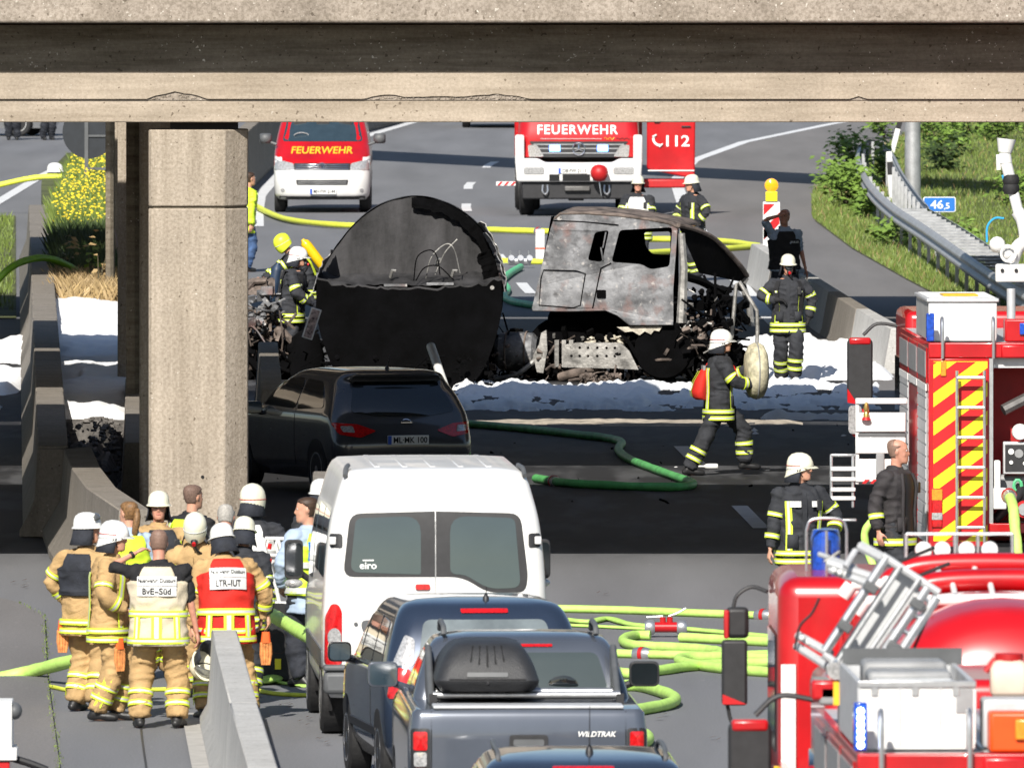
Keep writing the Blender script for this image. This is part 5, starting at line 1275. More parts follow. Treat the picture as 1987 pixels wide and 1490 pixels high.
# roof box: a thing of its own lying on the crossbars
bx_ = thing('roof_box', 'ribbed black plastic roof box lying on the pickup bed', 'roof box', pk.matrix_basis @ Vector((-.30, .55, 1.425)), R(2))
rb = Shell([(0, .36, .05, 1.55, .12, .15, .02, .1), (.05, .40, .02, 1.6, .13, .16, .02, .1), (.085, .405, .0, 1.62, .13, .16, .02, .1), (.10, .40, .01, 1.61, .13, .16, .02, .1), (.2, .365, .05, 1.5, .13, .2, .03, .15), (.30, .31, .12, 1.3, .14, .2, .04, .15), (.36, .25, .2, 1.1, .13, .15, .04, .1), (.385, .17, .32, .9, .1, .1, .03, .05)], .02)
mat('box_plastic', (.028, .029, .032), .5, var=.12, scale=8, bump=.3, bscale=120)
rb.mesh().build('lid', 'box_plastic', bx_, smooth=50)
for x in (-.13, -.065, 0, .065, .13): rb.patch('lid_groove', 'rear', rpoly([(x - .008, .19 + abs(x) * .3), (x + .008, .19 + abs(x) * .3), (x * .85 + .008, .35), (x * .85 - .008, .35)], .005), 'dark_gap', bx_, .003, 2)
rb.patch('seam', 'rear', rrect(-.30, .09, .30, .10, .003), 'dark_gap', bx_, .004, 2)
rb.patch('lid_handle', 'rear', rrect(-.16, .115, .16, .15, .012), 'grey_plastic', bx_, .012)
rb.patch('lock', 'rear', rrect(-.01, .055, .01, .075, .004), 'chrome', bx_, .006, 2)

# --- dark blue estate at the bottom edge
es = thing('estate_car', 'dark blue estate car with roof rails and antenna at the tail of the queue', 'car', Vector((.52, 124.4, 0)), R(1.5))
se = Shell([(.22, .78, .12, 4.5, .16, .45, .06, .22), (.4, .86, .03, 4.6, .18, .5, .06, .22), (.7, .88, 0, 4.62, .18, .55, .06, .25), (.92, .88, .03, 4.5, .18, .55, .07, .25), (1.02, .865, .06, 3.7, .18, .5, .07, .25), (1.1, .84, .09, 3.4, .18, .4, .08, .22), (1.3, .775, .22, 2.95, .19, .3, .09, .18),
            (1.45, .71, .36, 2.6, .20, .25, .10, .15), (1.52, .65, .50, 2.4, .2, .22, .10, .12), (1.56, .52, .85, 2.1, .2, .2, .1, .1), (1.575, .25, 1.2, 1.8, .12, .12, .05, .05)])
se.mesh().build('body', 'paint_navy', es, smooth=50)
se.patch('rear_window', 'rear', rpoly([(-.62, 1.12), (.62, 1.12), (.53, 1.44), (-.53, 1.44)], .07), 'glass_dark', es, .008)
se.patch('brake_lamp', 'rear', rrect(-.22, 1.475, .22, 1.505, .01), 'lamp_red', es, .014)
for sd in ('left', 'right'):
    se.patch('side_window', sd, rpoly([(.6, 1.1), (1.6, 1.08), (1.6, 1.42), (.85, 1.42)], .05), 'glass_dark', es, .006); se.patch('side_window', sd, rpoly([(1.7, 1.08), (3.0, 1.1), (2.5, 1.42), (1.7, 1.43)], .05), 'glass_dark', es, .006)
for sx in (-1, 1):
    MB().tube(spline([(sx * .60, .75, 1.50), (sx * .60, .85, 1.575), (sx * .61, 1.6, 1.59), (sx * .6, 2.3, 1.575), (sx * .58, 2.45, 1.50)], 5), .018, 8).build('roof_rail', 'grey_plastic', es)
    se.patch('taillight', 'rear', rpoly([(sx * .86, .85), (sx * .6, .87), (sx * .6, 1.02), (sx * .84, 1.06)][::sx], .03), 'lamp_red', es, .012)
    mirror(es, (sx * 1.0, 2.9, 1.05), sx, .20, .15)
antenna(es, (.06, 1.0, 1.565), .34, .25)
arches(se, es, (.85, 3.6), .37)
for x in (-.78, .78):
    for y in (.85, 3.6): wheel(es, x, y, .33, .21)

# --- grey hatchback under the bridge
hb = thing('grey_hatchback', 'dark grey hatchback standing in the bridge shade beside the pier', 'car', G(792, 966), R(20))
hb.location.z = 0
sh_ = Shell([(.20, .76, .12, 4.3, .16, .45, .08, .22), (.38, .86, .02, 4.36, .2, .5, .09, .22), (.62, .882, 0, 4.38, .22, .55, .10, .25), (.85, .882, .06, 4.25, .24, .55, .12, .25), (.95, .875, .10, 3.7, .24, .5, .12, .25), (1.03, .85, .13, 3.25, .24, .4, .12, .22), (1.22, .78, .27, 2.85, .22, .3, .12, .18),
             (1.38, .70, .42, 2.45, .22, .25, .12, .15), (1.46, .63, .40, 2.2, .2, .22, .12, .12), (1.50, .50, .55, 1.95, .2, .2, .1, .1), (1.515, .25, .9, 1.6, .12, .12, .05, .05)])
sh_.mesh().build('body', 'paint_grey', hb, smooth=50)
sh_.patch('rear_window', 'rear', rpoly([(-.66, 1.02), (-.3, .97), (.3, .97), (.66, 1.02), (.53, 1.38), (-.53, 1.38)], .06), 'glass_dark', hb, .008)
sh_.patch('spoiler', 'rear', rpoly([(-.58, 1.375), (.58, 1.375), (.54, 1.44), (-.54, 1.44)], .03), 'black_plastic', hb, .05)
for sx in (-1, 1):
    q = sh_.patch('taillight', 'rear', rpoly([(sx * .875, .90), (sx * .82, .76), (sx * .58, .72), (sx * .38, .80), (sx * .60, .88)][::-sx], .03), 'lamp_red', hb, .012)
    sh_.patch('clear_lens', 'rear', rpoly([(sx * .80, .86), (sx * .78, .79), (sx * .64, .78), (sx * .66, .86)][::-sx], .02), 'lamp_clear', q, .017)
for pl in ([(.62, 1.06), (1.55, 1.02), (1.55, 1.38), (.95, 1.36)], [(1.62, 1.02), (2.85, 1.04), (2.35, 1.36), (1.62, 1.39)]):
    for sd in ('left', 'right'): sh_.patch('side_window', sd, rpoly(pl, [.12, .03, .04, .12]), 'glass_dark', hb, .006)
for sd in ('left', 'right'): sh_.patch('door_gap', sd, [(1.585, .3), (1.593, .3), (1.593, 1.02), (1.585, 1.02)], 'dark_gap', hb, .003, 2)
MB().tube([(.06 * math.cos(a), sh_.rear(0, .93) - .014, .895 + .04 * math.sin(a)) for a in np.linspace(0, 6.28, 19)[:-1]], .006, 6, closed=True).build('badge', 'chrome', hb)
MB().box((0, sh_.rear(0, .895) - .018, .895), (.14, .012, .012)).build('badge_bar', 'chrome', hb)
number_plate('ML·MK 100', (0, sh_.rear(0, .70) - .015, .69), hb)
MB().span((-.80, -.04, .22), (.80, .14, .44)).build('rear_bumper', 'paint_grey', hb, bevel=.06)
arches(sh_, hb, (.8, 3.5), .36)
for x in (-.78, .78):
    for y in (.8, 3.5): wheel(hb, x, y, .32, .2)
for sx in (-1, 1): mirror(hb, (sx * 1.0, 2.72, 1.0), sx, .22, .15, 'glass_blue', 'paint_grey')
antenna(hb, (0, .75, 1.50), .18, .5)

# --- two cars far behind (only their lower ends show)
def far_car(label, px, py, yaw, paint):
    t = thing('parked_car', label, 'car', G(px, py), yaw)
    q = Shell([(.2, .76, .12, 4.3, .16, .45, .06, .22), (.45, .87, .0, 4.38, .2, .5, .06, .22), (.85, .88, .03, 4.25, .2, .5, .06, .25), (1.0, .86, .08, 3.3, .2, .4, .1, .2), (1.3, .74, .35, 2.7, .2, .3, .1, .15), (1.46, .55, .6, 2.1, .2, .2, .1, .1)])
    q.mesh().build('body', paint, t, smooth=50)
    q.patch('bumper_grille', 'front', rrect(-.5, .28, .5, .5, .05), 'dark_gap', t, .006); q.patch('bumper_trim', 'front', rrect(-.6, .52, .6, .56, .01), 'chrome', t, .012)
    for sx in (-1, 1): q.patch('headlight', 'front', rrect(sx * .62 - .17, .62, sx * .62 + .17, .76, .03), 'lamp_clear', t, .01)
    arches(q, t, (.8, 3.5), .36)
    for x in (-.78, .78):
        for y in (.8, 3.5): wheel(t, x, y, .32, .2)
    return t
far_car('silver car standing across the opposite carriageway far behind', 112, 264, R(80), 'paint_silver')
far_car('black car waiting far behind the fire engine', 966, 249, R(180), 'paint_black').location.y += 4.3
# ---------------------------------------------------------------- fire service vehicles
def split_shell(sh, zcut, m_low, m_up, root, names=('lower_body', 'body')):
    for nm, m_, zz in ((names[0], m_low, [z for z in sh.z if z <= zcut + 1e-6]), (names[1], m_up, [z for z in sh.z if z >= zcut - 1e-6])):
        MB().loft([[(x, y, z) for x, y in sh.outline(z)] for z in zz]).build(nm, m_, root, smooth=45)
# --- red and white van, facing the camera
t5 = thing('fire_van', 'red and white fire service van with yellow lettering, facing the camera', 'van', G(625, 414) + Vector((0, 4.86, 0)), R(180))
s5 = Shell([(.26, .86, .10, 4.72, .15, .40, .02, .22), (.36, .93, .03, 4.84, .15, .36, .02, .22), (.6, .95, .0, 4.88, .15, .34, .02, .22), (.86, .955, 0, 4.83, .15, .34, .02, .22), (.93, .955, 0, 4.78, .15, .34, .02, .22), (1.02, .955, 0, 4.70, .15, .34, .02, .22), (1.12, .95, 0, 4.52, .15, .32, .02, .2), (1.25, .94, .01, 4.26, .15, .3, .02, .2), (1.38, .92, .02, 4.02, .15, .3, .02, .18), (1.6, .875, .05, 3.72, .14, .26, .02, .15), (1.85, .80, .10, 3.40, .14, .24, .02, .12), (1.93, .74, .2, 3.25, .14, .22, .02, .1), (1.97, .5, .5, 2.9, .14, .2, .02, .1)])
split_shell(s5, .93, 'white_paint', 'fire_red', t5)
s5.patch('windscreen', 'front', rpoly([(-.80, 1.40), (.80, 1.40), (.70, 1.87), (-.70, 1.87)], .07), 'glass_blue', t5, .008)
for x in (-.45, .0, .45): MB().ell((x, s5.front(x, 1.74) + .006, 1.76), (.13, .004, .10)).build('seat', 'black_plastic', t5)
MB().tube([(.42 + .15 * math.cos(a), s5.front(.42, 1.52) + .012, 1.50 + .07 * math.sin(a)) for a in np.linspace(.2, 2.94, 12)], .012, 6).build('steering_wheel', 'mid_grey', t5)
s5.patch('front_grille', 'front', rrect(-.56, .85, .56, .985, .02), 'black_plastic', t5, .008)
for z in (.875, .915, .955): s5.patch('grille_bar', 'front', rrect(-.52, z - .008, .52, z + .008, .004), 'chrome', t5, .014, 2)
for sx in (-1, 1):
    s5.patch('headlight', 'front', rpoly([(sx * .94, .84), (sx * .55, .86), (sx * .57, .98), (sx * .94, 1.07)][::-sx], .03), 'lamp_clear', t5, .010)
    s5.patch('headlight_surround', 'front', rpoly([(sx * .945, .985), (sx * .80, 1.02), (sx * .80, 1.10), (sx * .945, 1.12)][::-sx], .02), 'white_paint', t5, .008)
    s5.patch('fog_lamp', 'front', [(sx * .78 + .04 * math.cos(a), .45 + .035 * math.sin(a)) for a in np.linspace(0, 6.28, 13)[:-1]], 'lamp_clear', t5, .01)
    m = mirror(t5, (sx * 1.13, 3.92, 1.46), sx, .24, .20, 'glass_dark', 'grey_plastic'); m.rotation_euler = (0, 0, 0)
    MB().ell((sx * 1.13, 4.02, 1.46), (.12, .07, .10)).build('mirror_cap', 'grey_plastic', t5, smooth=180)
s5.patch('lower_grille', 'front', rpoly([(-.5, .56), (.5, .56), (.52, .66), (-.52, .66)], .02), 'black_plastic', t5, .01)
for z in (.59, .625): s5.patch('grille_bar', 'front', rrect(-.48, z - .006, .48, z + .006, .003), 'mid_grey', t5, .014, 2)
bz = s5.front(0, .915)
MB().tube([(.078 * math.cos(a), bz + .018, .915 + .078 * math.sin(a)) for a in np.linspace(0, 6.28, 21)[:-1]], .009, 6, closed=True).build('badge_ring', 'chrome', t5)
MB().tube([(-.05, bz + .02, .965), (-.018, bz + .02, .86), (0, bz + .02, .905), (.018, bz + .02, .86), (.05, bz + .02, .965)], .007, 6).build('badge_letters', 'chrome', t5)
MB().tube([(-.022, bz + .02, .98), (0, bz + .02, .93), (.022, bz + .02, .98)], .007, 6).build('badge_letters', 'chrome', t5)
text('FEUERWEHR', .135, 'letter_yellow', t5, lambda u, v: s5.put('front', .008)(-u, 1.235 + v), width=1.22, slant=.15)
number_plate('MH·FW 2144', (-.02, s5.front(0, .42) + .012, .43), t5, (-1, 0, 0))
s5.patch('bumper_lip', 'front', rrect(-.85, .27, .85, .33, .01), 'black_plastic', t5, .02)
for x in (-.84, .84):
    for y in (.9, 3.9): wheel(t5, x, y, .335, .22, 'mid_grey')
arches(s5, t5, (.9, 3.9), .40)

# --- fire engine facing the camera, with its door swung open
fe = thing('fire_engine', 'red and white fire engine facing the camera, blue lights flashing, door open', 'fire engine', G(1123, 420), 0)
fl = lambda px, py, off=0: Vector(((px - 1123) / 98.82, off, CAM_H - (py + 420) / 98.82))
sf = Shell([(1.16, 1.19, -7.0, 0, .1, .22, .0, .06), (1.5, 1.19, -7, -.01, .1, .24, .0, .06), (1.8, 1.18, -7, -.05, .1, .26, .0, .07), (2.6, 1.13, -7, -.22, .1, .26, .0, .08), (2.95, 1.08, -6.9, -.34, .1, .25, .0, .08), (3.05, .9, -6.7, -.6, .1, .2, .0, .05)])
def flip(root, name='cab_body'):      # shells head +Y; this vehicle heads -Y
    e = bpy.data.objects.new(name, None); return e
def sfm(face, off=0.):
    f = sf.put(face, off); return lambda u, v: Vector((-f(u, v).x, -f(u, v).y, f(u, v).z))
MB().loft([[(-x, -y, z) for x, y in sf.outline(z)] for z in sf.z]).build('cab', 'fire_red', fe, smooth=45)
def fpatch(name, poly, material, parent, off=.008):
    poly = dense(poly); f, fb = sfm('front', off), sfm('front', -.02); n = len(poly); cx = sum(p[0] for p in poly) / n; cz = sum(p[1] for p in poly) / n; mb = MB(); vs_ = []
    for t in (1, .6, .25): vs_ += [f(cx + (u - cx) * t, cz + (v - cz) * t) for u, v in poly]
    fs = [(q * n + j, q * n + (j + 1) % n, (q + 1) * n + (j + 1) % n, (q + 1) * n + j) for q in (0, 1) for j in range(n)] + [tuple(range(2 * n, 3 * n))]
    vs_ += [fb(u, v) for u, v in poly]; fs += [(j, (j + 1) % n, 3 * n + (j + 1) % n, 3 * n + j) for j in range(n)]
    return mb.add(vs_, fs).build(name, material, parent, smooth=50)
# polygons here are written as seen from the camera: x to the right in the picture is -u
def camv(poly): return [(-u, v) for u, v in poly]
fpatch('windscreen', camv(rpoly([(-1.0, 1.86), (1.0, 1.86), (.94, 2.7), (-.94, 2.7)], .08)), 'glass_dark', fe)
fpatch('grille', camv(rpoly([(-.98, 1.47), (.98, 1.47), (.72, 1.16), (-.72, 1.16)], .04)), 'black_plastic', fe, .010)
for z in (1.24, 1.33, 1.41): fpatch('grille_bar', camv(rrect(-.74 - (z - 1.2) * .7, z - .012, .74 + (z - 1.2) * .7, z + .012, .005)), 'mid_grey', fe, .022)
for sx in (-1, 1):
    fpatch('headlight', camv(rpoly([(sx * 1.0, 1.40), (sx * .82, 1.40), (sx * .68, 1.17), (sx * .98, 1.16)], .04)), 'lamp_clear', fe, .016)
    q = fpatch('flasher', camv(rrect(sx * .47 - .105, 1.27, sx * .47 + .105, 1.40, .02)), 'flash_blue', fe, .035); fpatch('flasher_core', camv(rrect(sx * .47 - .075, 1.295, sx * .47 + .075, 1.375, .02)), 'flash_core', q, .040)
star = sfm('front', .05)(0, 1.325); ring = [star + Vector((.12 * math.cos(a), 0, .12 * math.sin(a))) for a in np.linspace(0, 6.28, 25)[:-1]]
q = MB().tube(ring, .011, 6, closed=True).build('star_badge', 'chrome', fe)
for a in (90, 210, 330): MB().tube([star, star + Vector((.115 * math.cos(R(a)), 0, .115 * math.sin(R(a))))], [.022, .004], 6).build('star_arm', 'chrome', q)
text('FEUERWEHR', .185, 'letter_white', fe, lambda u, v: sfm('front', .012)(-(u - .02), 1.70 + v), width=1.58, space=1.15)
for u0, u1, am, m_ in ((.50, .70, .022, 'letter_yellow'), (.74, 1.0, .014, 'ink')): MB().tube([sfm('front', .014)(-u, 1.525 + am * math.sin((u - u0) * 70)) for u in np.linspace(u0, u1, 24)], .007, 5, flat=.6).build('script_flourish', m_, fe)
MB().tube([sfm('front', .012)(-u, 1.52) for u in np.linspace(-.75, .45, 12)], .008, 5, flat=.6).build('bonnet_crease', 'letter_white', fe)
# white bumper with lamps, plate and towing gear
MB().prism(rpoly([(-1.22, .68), (1.22, .68), (1.25, 1.14), (.80, 1.14), (.66, 1.06), (-.66, 1.06), (-.80, 1.14), (-1.25, 1.14)], .06), -.30, .35).build('bumper', 'white_paint', fe, bevel=.05, seg=3)
for sx in (-1, 1):
    MB().prism(rrect(sx * .88 - .2, .83, sx * .88 + .2, .97, .04), -.315, -.25).build('bumper_lamp', 'lamp_clear', fe, bevel=.01)
    MB().span((sx * 1.16 - .09, -.12, 1.0), (sx * 1.16 + .09, .25, 1.60)).build('cab_corner', 'white_paint', fe, bevel=.04)
for x0, x1 in ((-.58, -.38), (-.32, .22)): MB().span((x0, -.31, .70), (x1, -.2, .83)).build('bumper_opening', 'dark_gap', fe)
number_plate('OB·FW 2111', (-.12, -.315, .90), fe, wd=.56)
MB().span((-1.12, -.2, .34), (1.12, .6, .68)).build('underrun_guard', 'black_plastic', fe, bevel=.03)
MB().span((-.28, -.30, .50), (.22, -.1, .60)).build('tow_crossbar', 'steel_dark', fe, bevel=.02)
for x in (-.66, .55): MB().tube(spline([(x - .045, -.24, .62), (x - .05, -.28, .5), (x, -.28, .44), (x + .05, -.28, .5), (x + .045, -.24, .62)], 4), .018, 6).build('shackle', 'aluminium', fe)
for x in (-1.02, 1.02): wheel(fe, x, 1.3, .52, .30, 'steel_dark', 8)
for x in (-1.0, 1.0): wheel(fe, x, 5.2, .52, .5, 'steel_dark', 8)
MB().span((-1.1, .7, .6), (1.1, 6.9, 1.15)).build('chassis', 'black_plastic', fe)
MB().span((-1.26, 1.9, 1.12), (1.26, 7.1, 3.1)).build('equipment_body', 'fire_red', fe, bevel=.03)
MB().span((-.2, .4, .3), (.1, 3.0, .5)).build('axle_beam', 'dark_gap', fe)
# mirrors
for sx in (-1, 1):
    q = MB().span((sx * 1.40 - .12, .15, 1.93), (sx * 1.40 + .12, .3, 2.5)).build('door_mirror', 'black_plastic', fe, bevel=.04)
    MB().tube([(sx * 1.15, .2, 1.88), (sx * 1.40, .22, 1.92)], .02, 6).build('mirror_arm', 'black_plastic', q); MB().tube([(sx * 1.1, .3, 2.4), (sx * 1.4, .22, 2.36)], .02, 6).build('mirror_arm', 'black_plastic', q)
# door standing open at right angles
d = MB().prism(rpoly([(1.34, .92), (2.28, .72), (2.30, 2.55), (1.34, 2.75)], [.05, .08, .08, .05]), .28, .36).build('open_door', 'fire_red', fe, bevel=.03)
text('112', .22, 'letter_white', d, plane_map((1.95, .275, 1.475), (1, 0, 0), (0, 0, 1)), width=.46)
hs = MB().tube(spline([(1.48, .27, 1.58), (1.47, .27, 1.48), (1.54, .27, 1.40), (1.62, .27, 1.385)], 5), .026, 6, flat=.4); hs.tube([(1.45, .27, 1.555), (1.53, .27, 1.595)], .042, 6, flat=.4); hs.tube([(1.585, .27, 1.355), (1.65, .27, 1.42)], .042, 6, flat=.4); hs.build('phone_symbol', 'letter_white', d)
MB().span((2.02, .24, 1.74), (2.20, .28, 1.77)).build('door_handle', 'black_plastic', d, bevel=.008)
MB().span((1.36, .262, .88), (2.27, .29, .905)).build('door_trim', 'white_paint', d)
MB().span((1.48, .23, 1.83), (1.60, .28, 1.94)).build('door_lamp', 'black_plastic', d, bevel=.02)
MB().span((1.28, .33, .55), (2.1, 1.2, .72)).build('cab_step', 'fire_red_dull', d, bevel=.03)
# red-white marking board on the left mirror side
q = MB().span((-1.62, .1, .60), (-1.24, .13, .68)).build('marking_board', 'letter_white', fe)
for k in range(3): MB().prism([(-1.60 + k * .13, .605), (-1.55 + k * .13, .605), (-1.49 + k * .13, .675), (-1.54 + k * .13, .675)], .09, .098).build('marking_stripe', 'red_sign', q)
# red ball fender hanging at the bumper
rbf = MB().lathe([(0, -.17), (.10, -.15), (.165, -.06), (.175, .02), (.15, .1), (.09, .15), (.03, .17), (0, .172)], (.40, -.50, .86), n=18).build('signal_ball', 'fire_red_dull', smooth=70); tag(rbf, 'red plastic ball hanging at the front bumper of the fire engine', 'ball')
rbt = MB().tube(spline([(.40, -.5, .70), (.42, -.52, .55), (.44, -.5, .42)], 4), .012, 6).build('cord', 'aluminium', rbf)
rbf.location = fe.location

# --- pumper seen from behind: used for the engine beside the barrier and the one in the foreground
def pumper(label, loc, rz, near=False):
    t = thing('fire_engine', label, 'fire engine', loc, rz); H_ = 2.80
    red = 'fire_red'
    # body sides and rear frame round an open pump bay
    MB().span((0, .0, .72), (.62, .06, H_ - .16)).build('rear_panel', red, t, bevel=.01)
    MB().span((0, .0, H_ - .155), (2.5, .10, H_)).build('rear_header', red, t, bevel=.012)
    MB().span((0, .061, .60), (.05, 5.2, H_ - .01)).build('side_wall', red, t)
    MB().span((2.45, .061, .60), (2.5, 5.2, H_ - .01)).build('side_wall', red, t)
    MB().span((.051, .11, H_ - .05), (2.449, 5.2, H_ - .012)).build('roof', 'alu_matt', t)
    MB().span((.62, .0, .86), (2.5, .10, .96)).build('rear_sill', red, t, bevel=.01)
    MB().span((.05, .9, .75), (2.45, .96, H_ - .06)).build('bay_back', 'fire_red_dull', t)
    MB().span((.55, .1, .90), (2.4, .9, .955)).build('bay_floor', 'steel_dark', t)
    MB().span((.60, .02, .96), (.66, .12, H_ - .16)).build('shutter_track', 'aluminium', t)
    MB().span((.66, .10, H_ - .26), (2.4, .22, H_ - .16)).build('shutter_roll', 'alu_matt', t)
    MB().span((.3, .2, .45), (2.3, 7.0, .75)).build('chassis', 'black_plastic', t)
    # chevrons: a yellow field with red diagonal bars
    fld = MB().span((.05, -.006, .78), (.60, -.002, H_ - .19)).build('reflective_field', 'yellow_paint', t)
    stp = .29; z = .55
    while z < H_ + .1:
        P = [(.05, z), (.60, z + .40), (.60, z + .40 + .145), (.05, z + .145)]
        lo, hi = .785, H_ - .195
        Q = []
        for i in range(4):           # clip to the field
            a, b = P[i], P[(i + 1) % 4]
            Q.append(a)
        def clip(poly, val, up):
            out = []
            for i in range(len(poly)):
                a, b = poly[i], poly[(i + 1) % len(poly)]; ia, ib = (a[1] >= val) == up, (b[1] >= val) == up
                if ia: out.append(a)
                if ia != ib: f = (val - a[1]) / (b[1] - a[1]); out.append((a[0] + (b[0] - a[0]) * f, val))
            return out
        Q = clip(clip(Q, lo, True), hi, False) if Q else Q
        if len(Q) > 2: MB().prism(Q, -.012, -.007).build('red_stripe', 'red_sign', fld)
        z += stp
    # roof: grab rails, equipment box, traffic lamp bar
    if near:
        bx = MB().span((.02, .35, H_ + .004), (.72, .38, H_ + .40)).build('roof_box', 'white_plastic', t, bevel=.008)
        for c0, c1 in (((.02, .381), (.05, 2.6)), ((.69, .381), (.72, 2.6)), ((.051, 2.57), (.689, 2.6))): MB().span((*c0, H_ + .004), (*c1, H_ + .40)).build('box_wall', 'alu_matt', bx)
        MB().box((.40, 2.6, H_ + .44), (.72, .06, .10)).build('box_hinge', 'grey_plastic', bx)
    else:
        bx = MB().span((.02, .35, H_ + .004), (.72, 2.6, H_ + .40)).build('roof_box', 'white_paint', t, bevel=.015)
    if not near: MB().span((.0, .33, H_ + .402), (.74, 2.62, H_ + .44)).build('box_lid', 'alu_matt', bx, bevel=.01)
    for k in range(0 if near else 9): MB().span((.03, .5 + k * .23, H_ + .441), (.71, .53 + k * .23, H_ + .449)).build('lid_rib', 'alu_matt', bx)
    if not near: MB().span((.2, .9, H_ + .45), (.56, 1.5, H_ + .462)).build('lid_label', 'letter_yellow', bx)
    else: MB().span((.60, .342, H_ + .22), (.70, .349, H_ + .36)).build('box_label', 'mid_grey', bx)
    for x in (.14, .66):
        MB().tube(spline([(x, -.05, H_ - .16), (x, -.06, H_ + .02), (x, -.05, H_ + .20), (x, .02, H_ + .25), (x, .10, H_ + .22), (x, .12, H_ + .02)], 4), .017, 8).build('grab_rail', 'aluminium', t)
    hd = MB().span((.78, .02, H_ + .004), (2.48, .30, H_ + .24)).build('lamp_header', 'day_orange' if near else red, t, bevel=.02)
    MB().span((.93, -.012, H_ + .08), (1.09, .018, H_ + .20)).build('marker_lamp', 'lamp_orange' if near else 'beacon_blue', hd, bevel=.01)
    MB().span((.74, -.02, H_ - .16), (1.0, .06, H_ - .02)).build('bracket', red, t, bevel=.02)
    # ladder on the rear
    ld = MB()
    for x in (.28, .56): ld.tube([(x, -.16, .50), (x, -.16, H_ - .28)], .016, 8)
    ld.build('ladder_rails', 'aluminium', t)
    for k in range(7): MB().tube([(.28, -.16, .62 + k * .305), (.56, -.16, .62 + k * .305)], .018, 8).build('ladder_rung', 'aluminium', t)
    for z in (.95, 2.0):
        for x in (.28, .56): MB().tube([(x, -.16, z), (x - .0, .0, z + .03)], .011, 6).build('ladder_bracket', 'aluminium', t)
    # tail lamps
    q = MB().span((.03, -.035, .92), (.14, -.001, 1.32)).build('taillight', 'lamp_red', t, bevel=.012)
    MB().span((.032, -.04, 1.20), (.138, -.034, 1.31)).build('indicator', 'lamp_orange', q); MB().span((.032, -.04, 1.0), (.138, -.034, 1.07)).build('reversing_lamp', 'lamp_clear', q)
    q = MB().span((.12, -.03, H_ - .34), (.18, -.001, H_ - .18)).build('marker_lamp', 'lamp_orange', t, bevel=.008)
    # pump bay: control panel with gauges, pipes
    cp = MB().span((.78, .30, 1.45), (1.5, .36, 1.78)).build('control_panel', 'alu_matt', t, bevel=.008)
    for x0 in (.80, 1.08): 
        f = MB().span((x0, .285, 1.48), (x0 + .25, .299, 1.75)).build('panel_face', 'black_plastic', cp)
        for gx, gz_, gr in ((.06, .20, .03), (.14, .18, .045), (.06, .09, .02), (.20, .08, .02)): MB().lathe([(0, 0), (gr, 0), (gr, .01), (0, .012)], (x0 + gx, .272, 1.48 + gz_), 'y', 12).build('gauge', 'letter_white' if gr < .04 else 'mid_grey', cp)
    MB().lathe([(0, 0), (.075, 0), (.085, .03), (.05, .06), (0, .06)], (.95, .25, 1.88), 'y', 16).build('work_lamp', 'white_plastic', t)
    MB().span((.72, .4, 1.15), (1.9, .7, 1.44)).build('pump_block', 'mid_grey', t, bevel=.04)
    for x in (.93, 1.13): MB().tube([(x + .04 * math.cos(a), .33, 1.33 + .06 * math.sin(a)) for a in np.linspace(0, 6.28, 11)[:-1]], .018, 6, closed=True).build('hand_wheel', 'mint', t)
    MB().tube(spline([(.70, .25, 1.0), (.82, .2, 1.12), (.95, .3, 1.25), (1.0, .45, 1.35)], 5), .05, 10).build('suction_pipe', 'black_plastic', t)
    for x in (.98, 1.22): 
        q = MB().lathe([(.0, -.02), (.085, -.02), (.09, .0), (.085, .06), (.06, .12), (0, .12)], (x, .08, 1.10), 'y', 18).build('outlet', 'fire_red_dull', t); MB().lathe([(.05, -.04), (.062, -.04), (.062, -.02), (.05, -.02)], (x, .08, 1.10), 'y', 18).build('coupling_ring', 'aluminium', q)
    MB().span((.67, .06, 1.15), (.74, .14, 1.6)).build('nozzle_tube', 'white_plastic', t, bevel=.02)
    MB().span((.66, .03, 1.10), (.80, .10, 1.32)).build('cable_box', 'white_plastic', t, bevel=.015)
    MB().tube([(.78, .3, 2.1), (1.8, .6, 2.6)], .06, 8).build('stowed_tube', 'steel_dark', t)
    # side: three roller shutters under grey-glazed hatches, with coloured stripes
    for k in range(3):
        y0 = .25 + k * 1.65
        q = MB().span((-.012, y0, H_ - .42), (-.002, y0 + 1.55, H_ - .06)).build('side_hatch', red, t)
        MB().span((-.02, y0 + .06, H_ - .36), (-.013, y0 + 1.49, H_ - .10)).build('hatch_pane', 'mid_grey', q)
        MB().span((-.018, y0, H_ - .50), (-.006, y0 + 1.55, H_ - .43)).build('stripe', 'letter_yellow' if near else 'letter_white', q)
        sh = MB().span((-.008, y0, .75), (-.002, y0 + 1.55, H_ - .52)).build('roller_shutter', 'alu_matt' if k != 1 else red, t)
        if k != 1:
            for z in np.arange(.80, H_ - .55, .12): MB().span((-.016, y0 + .05, z), (-.009, y0 + 1.5, z + .10)).build('shutter_slat', 'alu_matt', sh)
    # side mounted LED flasher
    q = MB().span((-.02, .02, H_ + .012), (.06, .12, H_ + .30)).build('rear_flasher', 'beacon_blue', t, bevel=.012)
    if near:
        for k in range(6): MB().lathe([(0, -.01), (.022, -.01), (.022, .0), (0, .0)], (.02, .012, H_ + .05 + k * .04), 'y', 8).build('diode', 'flash_core', q)
    # cab
    MB().span((.06, 5.3, .7), (2.44, 7.2, H_ + .16)).build('cab', red, t, bevel=.08, seg=3)
    MB().span((.035, 5.5, 1.55), (.058, 6.9, 2.45)).build('cab_window', 'glass_dark', t)
